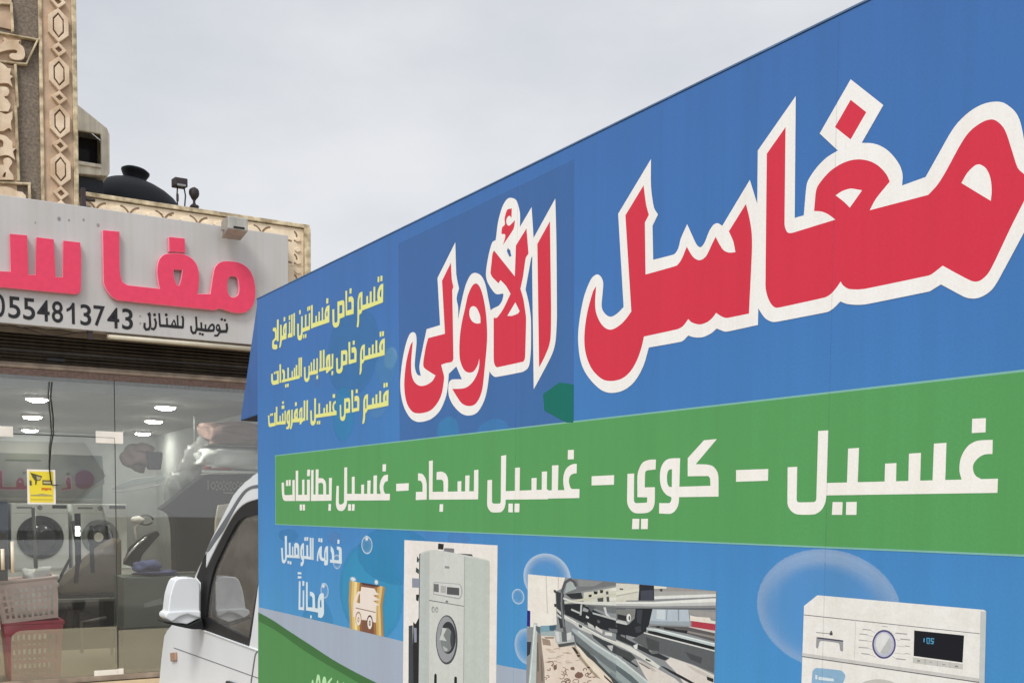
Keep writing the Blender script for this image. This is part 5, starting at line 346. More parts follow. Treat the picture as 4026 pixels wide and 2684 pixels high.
  ('1d1a1e', '840.5,3340! 846,3298.4! 841.4,3281.4! 788.8,3275.7! 788.8,3248.4! 855.5,3255.5! 867,3298! 860.5,3346.9!|818.5,3376.6! 816.2,3369.3! 810.3,3364.3! 803.1,3363.6! 797.2,3367.4! 795.1,3374.3! 797.3,3381.6! 803.2,3386.5! 810.4,3387.2! 816.3,3383.4!|847.7,3372.2! 845.4,3364.9! 839.5,3359.9! 832.3,3359.2! 826.5,3363! 824.3,3369.9! 826.6,3377.2! 832.5,3382.2! 839.7,3382.9! 845.5,3379!|779.9,3296.9! 774.9,3251.1! 760.4,3231! 735.2,3228.8! 735,3210.6! 768,3213.5! 790.8,3245! 796.4,3296.4!|791.1,3296.9! 789.9,3285.8! 787,3275.6! 782.4,3267.3! 776.7,3261.7! 770.3,3259.4! 764,3260.6! 758.4,3265.1! 753.9,3272.6! 751.1,3282.2! 750.2,3293.1! 751.3,3304.2! 754.3,3314.4! 758.8,3322.7! 764.6,3328.3! 770.9,3330.6! 777.2,3329.5! 782.9,3325! 787.3,3317.5! 790.1,3307.9!|665.4,3251.8! 667.9,3266.3! 692.3,3309.3 716.6,3329.3 738.3,3316 741.4,3282.7 730.5,3251.9!|728.3,3279.7! 668.7,3274.2! 573.7,3278.2! 570.8,3251.2! 667.1,3247! 728.1,3252.5!|646.9,3314.5! 647.4,3264.4! 661.5,3265.8! 660.9,3316!|606.6,3329.7! 609.4,3265.5! 625.8,3267.4! 623,3331.6!|613.9,3225.6! 611.7,3218.4! 606.2,3213.5! 599.4,3212.9! 593.9,3216.8! 591.9,3223.6! 594,3230.8! 599.6,3235.6! 606.4,3236.2! 611.8,3232.4!|637.8,3221.5! 635.6,3214.3! 630.1,3209.4! 623.2,3208.8! 617.8,3212.7! 615.7,3219.5! 617.9,3226.7! 623.4,3231.6! 630.2,3232.2! 635.7,3228.3!|558.8,3376.7! 564.4,3272.9! 554,3240.1! 541.9,3237! 531.9,3249.4! 528.8,3290.4! 511.6,3286.4! 515.2,3237.7! 535.3,3212.9! 566.1,3220.4! 582.1,3271! 576.2,3380.2!|452.3,3281.5! 366,3278.1! 314.9,3279.9! 238.3,3277.3! 236.8,3252.9! 312.7,3255.3! 363.8,3253.5! 450.9,3256.8!|432.8,3368.4! 440.7,3344! 438.2,3266.6! 456.5,3268.1! 459.2,3347.2! 450.7,3373.2!|391.2,3372.8! 394,3269.3! 408.8,3271! 406.1,3374.5!|336.9,3254.7! 339.5,3283.2 365.6,3332.7 377.1,3319.7 388.4,3283.1! 388.2,3259.5!|295.1,3339.8! 297.6,3269.6! 313.4,3271.5! 310.9,3341.7!|311.6,3368.8! 309.1,3360.3! 302.5,3354.5! 294.5,3353.7! 288,3358.2! 285.7,3366.2! 288.2,3374.7! 294.7,3380.5! 302.8,3381.3! 309.2,3376.8!|227.1,3375.1! 233.3,3263.5! 250.1,3265.7! 244,3377.4!|187,3321.6! 197.8,3285.3! 192.3,3250.4! 182.7,3237.8! 165.4,3242.6! 159.6,3223.2! 187.9,3215.4! 209,3243! 216.2,3288.7! 204.1,3329.5!|207.8,3358.5! 205.3,3350.1! 198.8,3344.3! 190.8,3343.6! 184.5,3348! 182.1,3356! 184.7,3364.4! 191.1,3370.2! 199.1,3371! 205.5,3366.5!|129.5,3359.9! 142,3333.2! 165.4,3351.7! 153,3378.4!|142,3347.6! 145.8,3253.4! 136.7,3233.6! 121.4,3231.1! 113.9,3242.1! 116,3277.7! 97.2,3277.1! 94.7,3233.4! 112.2,3207.6! 148,3213.5! 165,3250.2! 160.9,3350.8!', '689.6,3272.2! 702.9,3299.3 718.9,3308.4 725,3293.2 720.1,3275!|777,3298! 776.2,3291.7! 774.1,3286.5! 771.2,3283.4! 767.9,3283.1! 765,3285.6! 763.1,3290.5! 762.4,3296.7! 763.1,3303! 765.2,3308.2! 768.2,3311.2! 771.4,3311.5! 774.3,3309.1! 776.3,3304.2!|355.8,3283.8! 365.4,3310.1 373.5,3281.7!'),
  ('8b8a88', '76.9,3334! 75.3,3328.3! 71.2,3324.6! 66.1,3324.1! 62.1,3327.1! 60.6,3332.4! 62.2,3338! 66.3,3341.7! 71.4,3342.2! 75.4,3339.3!|77,3270! 75.4,3264.4! 71.3,3260.6! 66.3,3260.1! 62.2,3263.1! 60.7,3268.4! 62.3,3274.1! 66.5,3277.8! 71.5,3278.3! 75.6,3275.3!', ''),
 ],
}
CAB = {
 'profile': '-86,1740 -144,1732 -178,1721 -247,1706 -318,1684 -392,1656 -546,1561 -690,1473 -956,1291! -1174,1164 -1303,1078 -1356,1035 -1437,1003 -1492,969 -1553,847 -1600,718',
 'frame': '-55,1639! -87,1639 -214,1627 -320,1603 -431,1556 -568,1476 -692,1399 -778,1342! -765,1415! -819,1388! -933,1291! -867,1271! -872,1110! -963,1076! -963,1063! -722,1064 -204,1061! -180,1104! -84,1330! -59,1358!',
 'glass': '-56,1582! -88,1582 -249,1572 -339,1552 -432,1503 -549,1429 -652,1358 -715,1292 -760,1221 -795,1126! -518,1105 -259,1090 -220,1091! -153,1225! -98,1323! -59,1358!',
 'groove': '-54,1695! -86,1694 -161,1690 -247,1674 -337,1638 -430,1591 -567,1525 -669,1474 -765,1415! -744,1413! -712,1423 -628,1463 -528,1507 -412,1574 -319,1626 -230,1665 -161,1679 -87,1682 -54,1682!',
 'doorgap': '-87,1058! -122,1035 -175,919! -186,917! -134,1035 -99,1057!',
 'marker': '-1348,903! -1253,918! -1246,877! -1337,860!',
 'handle': '-465,890! -353,893! -353,875! -476,863!',
 'crease': '-1308,933! -91,952! -91,949! -1308,929!',
 'belt': '-873,1068! -89,1061! -89,1055! -873,1062!',
 'mirror': '9,1121! 11,1269 3,1285 -20,1300 -79,1298 -98,1284 -117,1229 -127,1155! -140,1146 -140,1129 -115,1112 -47,1096!',
 'mirror_lip': '10,1154! -59,1157 -127,1155! -140,1146 -140,1129 -115,1112! -78,1134 -47,1142! 9,1122!',
 'mirror_arm': '-148,1117! -115,1104 -47,1092! 16,1118! 28,1072! -29,1075 -115,1098 -147,1109!',
}
RELIEF = {
 'leaf': '-1091,5538 -1028,5552 -996,5582! -960,5573 -869,5588! -886,5562 -849,5536 -836,5481 -850,5438 -899,5417 -941,5419 -959,5443 -940,5464 -908,5471 -895,5486 -908,5500 -966,5487 -1030,5456 -1093,5431!|-1094,5369 -1032,5368 -1000,5355 -974,5332! -948,5332 -957,5285 -930,5273! -955,5246 -937,5181! -966,5204 -1003,5205 -1035,5195 -1097,5199!|-1025,5169 -982,5172 -964,5141 -978,5105 -1005,5088 -979,5070 -959,5019 -975,4974! -1102,4950! -1098,5148!|-1027,5031 -990,5049 -958,5038 -969,5008 -996,4991 -1028,4996|-1102,4943 -1039,4955 -992,4947 -943,4979! -944,4921 -956,4891 -952,4817! -972,4836 -1010,4807 -1042,4795 -1105,4784!|-1106,4755 -1042,4767 -1000,4763 -969,4740! -948,4721 -946,4675 -919,4674! -944,4641 -926,4575! -977,4604 -1014,4601 -1046,4589 -1109,4579!|-1020,4565 -977,4584 -951,4548 -979,4492 -947,4446 -943,4406! -1112,4379! -1110,4487 -1015,4520!|-1114,4293 -1018,4337 -965,4334 -923,4317 -875,4313! -848,4277 -877,4180! -1117,4145!',
 'leaf_hole': '-1061,5494 -1013,5533 -997,5559! -1017,5577 -1059,5568!|-1075,4721 -1027,4724 -1017,4697 -1028,4667 -1076,4647!|-1016,4452 -1003,4460 -1009,4419 -1033,4415!',
 'bar': '-1093,5619! -1030,5615! -742,5623! -829,5414! -1031,5394! -1093,5390! -1096,5374! -1033,5377! -819,5399! -718,5640! -1026,5631! -1088,5635!|-923,5385! -911,5025! -889,5029! -901,5390!|-927,5064! -914,4405! -890,4409! -904,5069!|-1056,5853! -944,5874! -937,5648! -916,5653! -924,5896! -1054,5872!|-1114,4359! -805,4389! -804,4408! -1113,4377!|-830,4387! -826,4185! -804,4189! -809,4391!',
}
DIGITS = [('0',-1.130,-1.041,3.213,3.406),('5',-1.016,-0.921,3.211,3.396),('5',-0.900,-0.805,3.210,3.395),('4',-0.790,-0.689,3.210,3.392),('8',-0.672,-0.581,3.208,3.393),('1',-0.552,-0.485,3.208,3.392),('3',-0.440,-0.349,3.206,3.389),('7',-0.329,-0.233,3.209,3.390),('4',-0.215,-0.112,3.204,3.386),('3',-0.089,0.005,3.202,3.388),]

# ------------------------------------------------------------------ helpers
C = scene.collection
TRUCK = Matrix.Translation((-0.95117, 4.0, 0)) @ Matrix.Rotation(radians(-57.624), 4, 'Z')   # x to the rear, y across, z up
SHOP = Matrix.Translation((-3.59222, 10.0, 0)) @ Matrix.Rotation(radians(30.428), 4, 'Z')    # x along the shop front, y into the shop
rng = random.Random(7)

def lin(h, k=1.0):
    v = [int(h[i:i+2], 16) / 255 for i in (0, 2, 4)]
    return tuple(min(1, k * (c / 12.92 if c <= .04045 else ((c + .055) / 1.055) ** 2.4)) for c in v)

def nodes(name):
    m = bpy.data.materials.new(name); m.use_nodes = True
    t = m.node_tree
    return m, t, t.nodes['Principled BSDF'], t.nodes.new, t.links.new

def mat(name, col, rough=.5, metal=0.0, var=.12, scale=6.0, bump=0.0, bscale=60.0, streak=0.0, spec=.4, grime=None, stretch=(1, 1, 1)):
    """painted / plastered / plastic surface: base colour broken up by noise, optional bump and rain streaks"""
    m, t, b, N, K = nodes(name)
    c = lin(col) if isinstance(col, str) else col
    tc = N('ShaderNodeTexCoord'); mp = N('ShaderNodeMapping'); mp.inputs['Scale'].default_value = stretch
    K(tc.outputs['Object'], mp.inputs[0])
    n = N('ShaderNodeTexNoise'); n.inputs['Scale'].default_value = scale; n.inputs['Detail'].default_value = 6; n.inputs['Roughness'].default_value = .42
    K(mp.outputs[0], n.inputs['Vector'])
    r = N('ShaderNodeValToRGB'); r.color_ramp.elements[0].position = .3; r.color_ramp.elements[1].position = .72
    lo = lin(grime) if grime else tuple(x * (1 - var) for x in c)
    r.color_ramp.elements[0].color = (*lo, 1); r.color_ramp.elements[1].color = (*[min(1, x * (1 + var * .6)) for x in c], 1)
    K(n.outputs['Fac'], r.inputs[0]); col_out = r.outputs[0]
    if streak:
        ms = N('ShaderNodeMapping'); ms.inputs['Scale'].default_value = (22, 22, .7); K(tc.outputs['Object'], ms.inputs[0])
        n2 = N('ShaderNodeTexNoise'); n2.inputs['Scale'].default_value = 1.0; n2.inputs['Detail'].default_value = 4; K(ms.outputs[0], n2.inputs['Vector'])
        r2 = N('ShaderNodeValToRGB'); r2.color_ramp.elements[0].position = .35; r2.color_ramp.elements[1].position = .6
        k = 1 - streak; r2.color_ramp.elements[0].color = (k, k * .98, k * .95, 1); r2.color_ramp.elements[1].color = (1, 1, 1, 1)
        K(n2.outputs['Fac'], r2.inputs[0])
        mu = N('ShaderNodeMix'); mu.data_type = 'RGBA'; mu.blend_type = 'MULTIPLY'; mu.inputs['Factor'].default_value = 1
        K(col_out, mu.inputs[6]); K(r2.outputs[0], mu.inputs[7]); col_out = mu.outputs[2]
    K(col_out, b.inputs['Base Color'])
    b.inputs['Roughness'].default_value = rough; b.inputs['Metallic'].default_value = metal
    b.inputs['Specular IOR Level'].default_value = spec
    if bump:
        n3 = N('ShaderNodeTexNoise'); n3.inputs['Scale'].default_value = bscale; n3.inputs['Detail'].default_value = 5; K(mp.outputs[0], n3.inputs['Vector'])
        bp = N('ShaderNodeBump'); bp.inputs['Strength'].default_value = bump; bp.inputs['Distance'].default_value = .01
        K(n3.outputs['Fac'], bp.inputs['Height']); K(bp.outputs[0], b.inputs['Normal'])
    return m

def print_mat(name, base=None, photo=False):
    """printed vinyl: artwork colour per face (or a blue ground shading from navy to sky blue), fine grain and rain dirt"""
    m, t, b, N, K = nodes(name)
    tc = N('ShaderNodeTexCoord')
    if base:
        sp = N('ShaderNodeSeparateXYZ'); K(tc.outputs['Object'], sp.inputs[0])
        mr = N('ShaderNodeMapRange'); mr.inputs['From Min'].default_value = .8; mr.inputs['From Max'].default_value = 2.4; K(sp.outputs['Z'], mr.inputs['Value'])
        rp = N('ShaderNodeValToRGB'); els = rp.color_ramp.elements
        els[0].position = 0; els[0].color = (*lin(base[0]), 1); els[1].position = 1; els[1].color = (*lin(base[-1]), 1)
        for i, h in enumerate(base[1:-1]):
            e = els.new((i + 1) / (len(base) - 1)); e.color = (*lin(h), 1)
        n0 = N('ShaderNodeTexNoise'); n0.inputs['Scale'].default_value = 1.6; n0.inputs['Detail'].default_value = 2; K(tc.outputs['Object'], n0.inputs['Vector'])
        ad = N('ShaderNodeMath'); ad.operation = 'MULTIPLY_ADD'; ad.inputs[1].default_value = .28; ad.inputs[2].default_value = -.14; K(n0.outputs['Fac'], ad.inputs[0])
        a2 = N('ShaderNodeMath'); a2.operation = 'ADD'; K(mr.outputs[0], a2.inputs[0]); K(ad.outputs[0], a2.inputs[1]); K(a2.outputs[0], rp.inputs[0])
        col = rp.outputs[0]; alpha = None
    else:
        at = N('ShaderNodeAttribute'); at.attribute_name = 'Col'; col = at.outputs['Color']; alpha = at.outputs['Alpha']
    for sc_, lo, p0, p1 in (((30, 30, .5), .97, .34, .56), ((230, 230, 230), .945, .35, .62), ((7, 7, .9), .95, .3, .6)) + ((((75, 75, 75), .94, .32, .62), ((18, 18, 40), .95, .3, .6)) if photo else ()):
        mp = N('ShaderNodeMapping'); mp.inputs['Scale'].default_value = sc_; K(tc.outputs['Object'], mp.inputs[0])
        n = N('ShaderNodeTexNoise'); n.inputs['Scale'].default_value = 1; n.inputs['Detail'].default_value = 5; n.inputs['Roughness'].default_value = .65; K(mp.outputs[0], n.inputs['Vector'])
        r = N('ShaderNodeValToRGB'); r.color_ramp.elements[0].position = p0; r.color_ramp.elements[1].position = p1
        r.color_ramp.elements[0].color = (lo, lo * .99, lo * .97, 1); r.color_ramp.elements[1].color = (1, 1, 1, 1); K(n.outputs['Fac'], r.inputs[0])
        mu = N('ShaderNodeMix'); mu.data_type = 'RGBA'; mu.blend_type = 'MULTIPLY'; mu.inputs['Factor'].default_value = 1
        K(col, mu.inputs[6]); K(r.outputs[0], mu.inputs[7]); col = mu.outputs[2]
    K(col, b.inputs['Base Color']); b.inputs['Roughness'].default_value = .5; b.inputs['Specular IOR Level'].default_value = .25
    if alpha: K(alpha, b.inputs['Alpha'])
    return m

def glass_mat(name, tint=(.86, .9, .88), refl=.07, rough=.02, haze=0.0):
    m, t, b, N, K = nodes(name); t.nodes.remove(b)
    o = t.nodes['Material Output']
    tr = N('ShaderNodeBsdfTransparent'); tr.inputs[0].default_value = (*tint, 1)
    gl = N('ShaderNodeBsdfGlossy'); gl.inputs['Roughness'].default_value = rough; gl.inputs[0].default_value = (1, 1, 1, 1)
    fr = N('ShaderNodeFresnel'); fr.inputs['IOR'].default_value = 1.5
    ad = N('ShaderNodeMath'); ad.operation = 'ADD'; ad.inputs[1].default_value = refl; K(fr.outputs[0], ad.inputs[0])
    mx = N('ShaderNodeMixShader'); K(ad.outputs[0], mx.inputs[0]); K(gl.outputs[0], mx.inputs[2]); K(mx.outputs[0], o.inputs[0])
    df = N('ShaderNodeBsdfDiffuse'); df.inputs[0].default_value = (.62, .60, .56, 1)                # reflected light painted in as diffuse dust
    nz = N('ShaderNodeTexNoise'); nz.inputs['Scale'].default_value = 3.5; nz.inputs['Detail'].default_value = 5
    dm = N('ShaderNodeMath'); dm.operation = 'MULTIPLY'; dm.inputs[1].default_value = haze * 2; K(nz.outputs['Fac'], dm.inputs[0])
    m2 = N('ShaderNodeMixShader'); K(dm.outputs[0], m2.inputs[0]); K(tr.outputs[0], m2.inputs[1]); K(df.outputs[0], m2.inputs[2]); K(m2.outputs[0], mx.inputs[1])
    return m

def glow_mat(name, col, strength):
    m, t, b, N, K = nodes(name)
    b.inputs['Base Color'].default_value = (.8, .8, .8, 1); b.inputs['Emission Color'].default_value = (*col, 1); b.inputs['Emission Strength'].default_value = strength
    return m

# ---- outlines: 'x,z x,z! ...' in mm, '!' marks a corner, the other points are rounded off
def outline(s, sub=3):
    pts = []
    for tok in s.split():
        c = tok.endswith('!'); x, y = tok.rstrip('!').split(','); pts.append((float(x) / 1000, float(y) / 1000, c))
    n = len(pts); res = []
    for i in range(n):
        p1, p2 = pts[i], pts[(i + 1) % n]
        res.append(p1[:2])
        if p1[2] and p2[2]: continue
        def tangent(a, q, c):                       # direction across the point, never longer than the shorter side
            if q[2]: return Vector(p2[:2]) - Vector(p1[:2])
            u, w, d = (Vector(q[:2]) - Vector(a[:2])).length, (Vector(c[:2]) - Vector(q[:2])).length, Vector(c[:2]) - Vector(a[:2])
            return d.normalized() * min(u, w) if d.length else d
        A, B = Vector(p1[:2]), Vector(p2[:2]); ta, tb = tangent(pts[i - 1], p1, p2), tangent(p1, p2, pts[(i + 2) % n])
        for k in range(1, sub):
            t = k / sub
            q = A * (2 * t ** 3 - 3 * t * t + 1) + ta * (t ** 3 - 2 * t * t + t) + B * (3 * t * t - 2 * t ** 3) + tb * (t ** 3 - t * t)
            res.append((q.x, q.y))
    cl = [p for i, p in enumerate(res) if (Vector(p) - Vector(res[i - 1])).length > 1e-5]
    a = sum(cl[i - 1][0] * cl[i][1] - cl[i][0] * cl[i - 1][1] for i in range(len(cl)))
    return cl if a > 0 else cl[::-1]

def sheet(layers):
    """one flat triangulation of stacked outlines; layers = [(value, [outlines], [holes])], the last on top.  -> verts, [(tri, value)]"""
    vs, fs, owner = [], [], []
    for li, (val, pos, neg) in enumerate(layers):
        for sign, group in ((1, pos), (-1, neg)):
            for p in group:
                i0 = len(vs); vs += [Vector(q) for q in p]; fs.append(list(range(i0, len(vs)))); owner.append((li, sign))
    v, e, f, ov, oe, of = delaunay_2d_cdt(vs, [], fs, 0, 1e-6)
    res = []
    for tri, o in zip(f, of):
        ids = {owner[i] for i in o}
        for li in range(len(layers) - 1, -1, -1):
            if (li, 1) in ids and (li, -1) not in ids: res.append((tri, layers[li][0])); break
    return v, res

def link(name, me, parent=None, mats=(), loc=None):
    o = bpy.data.objects.new(name, me); C.objects.link(o)
    for m in mats: me.materials.append(m)
    if parent: o.parent = parent
    if loc: o.location = loc
    return o

def props(o, label=None, cat=None, group=None, kind=None):
    for k, v in (('label', label), ('category', cat), ('group', group), ('kind', kind)):
        if v: o[k] = v
    return o

def thing(name, label, cat, frame, loc=(0, 0, 0), group=None, rotz=0):
    o = bpy.data.objects.new(name, None); C.objects.link(o); o.empty_display_size = .1
    o.matrix_world = frame @ Matrix.Translation(loc) @ Matrix.Rotation(rotz, 4, 'Z')
    return props(o, label, cat, group)

def layers_of(spec, sub=3):
    return [(col, [outline(s, sub) for s in P.split('|') if s], [outline(s, sub) for s in H.split('|') if s]) for col, P, H in spec]

def artwork(name, spec, y, parent, alpha=1.0, sub=3):
    """flat printed artwork lying in the plane y of its parent"""
    v, tris = sheet(layers_of(spec, sub))
    me = bpy.data.meshes.new(name)
    me.from_pydata([(p.x, y, p.y) for p in v], [], [t for t, c in tris])
    a = me.color_attributes.new('Col', 'FLOAT_COLOR', 'CORNER')
    cols = []
    for t, c in tris: cols += [*lin(c), alpha] * len(t)
    a.data.foreach_set('color', cols)
    me.update()
    return link(name, me, parent, [M['photo_print' if name.endswith('_picture') else 'print']])

def plate(bm, pos, neg, y0, y1, mi=0, side_mi=None):
    """outline(s) with holes as a plate from y0 (front) to y1 (back)"""
    v, tris = sheet([(0, pos, neg)])
    F = [bm.verts.new((p.x, y0, p.y)) for p in v]; B = [bm.verts.new((p.x, y1, p.y)) for p in v]
    cnt = {}
    for t, _ in tris:
        f = bm.faces.new([F[i] for i in t]); f.material_index = mi
        f = bm.faces.new([B[i] for i in reversed(t)]); f.material_index = mi
        for i in range(len(t)):
            e = (t[i], t[(i + 1) % len(t)]); cnt[e] = cnt.get(e, 0) + 1
    for (a, b) in cnt:
        if (b, a) not in cnt:
            f = bm.faces.new([F[b], F[a], B[a], B[b]]); f.material_index = mi if side_mi is None else side_mi
    for vert in [x for x in F + B if not x.link_faces]: bm.verts.remove(vert)

def finish(name, bm, mats, parent=None, loc=None, smooth=False, bevel=0.0, segs=2, angle=35):
    bmesh.ops.recalc_face_normals(bm, faces=bm.faces)
    me = bpy.data.meshes.new(name); bm.to_mesh(me); bm.free()
    if smooth: me.polygons.foreach_set('use_smooth', [True] * len(me.polygons))
    o = link(name, me, parent, mats if isinstance(mats, (list, tuple)) else [mats], loc)
    if bevel:
        b = o.modifiers.new('bevel', 'BEVEL'); b.width = bevel; b.segments = segs; b.limit_method = 'ANGLE'; b.angle_limit = radians(angle)
    return o

def place(o, frame, loc=(0, 0, 0)):
    o.matrix_world = frame @ Matrix.Translation(loc); return o

def box(bm, x0, x1, y0, y1, z0, z1, mi=0):
    v = [bm.verts.new((x, y, z)) for z in (z0, z1) for y in (y0, y1) for x in (x0, x1)]
    for q in ((0, 2, 3, 1), (4, 5, 7, 6), (0, 1, 5, 4), (2, 6, 7, 3), (0, 4, 6, 2), (1, 3, 7, 5)):
        f = bm.faces.new([v[i] for i in q]); f.material_index = mi
    return v

def tube(bm, pts, r, n=8, mi=0, cap=True):
    pts = [Vector(p) for p in pts]; rings = []
    for i, p in enumerate(pts):
        d = (pts[min(i + 1, len(pts) - 1)] - pts[max(i - 1, 0)]).normalized()
        a = d.orthogonal().normalized() if i == 0 else (prev - d * prev.dot(d)).normalized()
        prev = a; b = d.cross(a)
        rr = r[i] if isinstance(r, (list, tuple)) else r
        rings.append([bm.verts.new(p + (a * cos(2 * pi * k / n) + b * sin(2 * pi * k / n)) * rr) for k in range(n)])
    for A, B in zip(rings, rings[1:]):
        for k in range(n):
            f = bm.faces.new([A[k], A[(k + 1) % n], B[(k + 1) % n], B[k]]); f.material_index = mi
    if cap:
        bm.faces.new(rings[0][::-1]).material_index = mi; bm.faces.new(rings[-1]).material_index = mi

def lathe(bm, prof, n=32, axis='Z', at=(0, 0, 0), mi=0):
    rings = []
    for r, h in prof:
        ring = []
        for k in range(n):
            a = 2 * pi * k / n; u, w = r * cos(a), r * sin(a)
            p = {'Z': (u, w, h), 'Y': (u, h, w), 'X': (h, u, w)}[axis]
            ring.append(bm.verts.new((p[0] + at[0], p[1] + at[1], p[2] + at[2])))
        rings.append(ring)
    for A, B in zip(rings, rings[1:]):
        for k in range(n):
            f = bm.faces.new([A[k], A[(k + 1) % n], B[(k + 1) % n], B[k]]); f.material_index = mi
    bm.faces.new(rings[0][::-1]).material_index = mi; bm.faces.new(rings[-1]).material_index = mi

def blob(bm, c, r, seed=0, amp=.18, n=3, mi=0, flat=1.0):
    """soft lump of cloth"""
    g = bmesh.ops.create_icosphere(bm, subdivisions=n, radius=1.0)
    rr = random.Random(seed); ph = [(rr.uniform(2, 6), rr.uniform(0, 6), Vector((rr.uniform(-1, 1), rr.uniform(-1, 1), rr.uniform(-1, 1))).normalized()) for _ in range(7)]
    for v in g['verts']:
        d = v.co.normalized(); k = 1 + amp * sum(sin(f * d.dot(ax) * 2 + p) for f, p, ax in ph) / 3
        q = [math.copysign(abs(x) ** flat, x) for x in d]
        v.co = Vector((c[0] + q[0] * r[0] * k, c[1] + q[1] * r[1] * k, c[2] + q[2] * r[2] * k))
    for f in {f for v in g['verts'] for f in v.link_faces}: f.material_index = mi

def rect(x0, x1, z0, z1): return [(x0, z0), (x1, z0), (x1, z1), (x0, z1)]
def circ(x, z, r, n=28, rz=None): return [(x + r * cos(2 * pi * i / n), z + (rz or r) * sin(2 * pi * i / n)) for i in range(n)]
def arc(x, z, r0, r1, a0, a1, n=12):
    A = [radians(a0 + (a1 - a0) * i / n) for i in range(n + 1)]
    return [(x + r1 * cos(a), z + r1 * sin(a)) for a in A] + [(x + r0 * cos(a), z + r0 * sin(a)) for a in reversed(A)]
def ccw(p):
    a = sum(p[i - 1][0] * p[i][1] - p[i][0] * p[i - 1][1] for i in range(len(p)))
    return p if a > 0 else p[::-1]
BM = bmesh.new

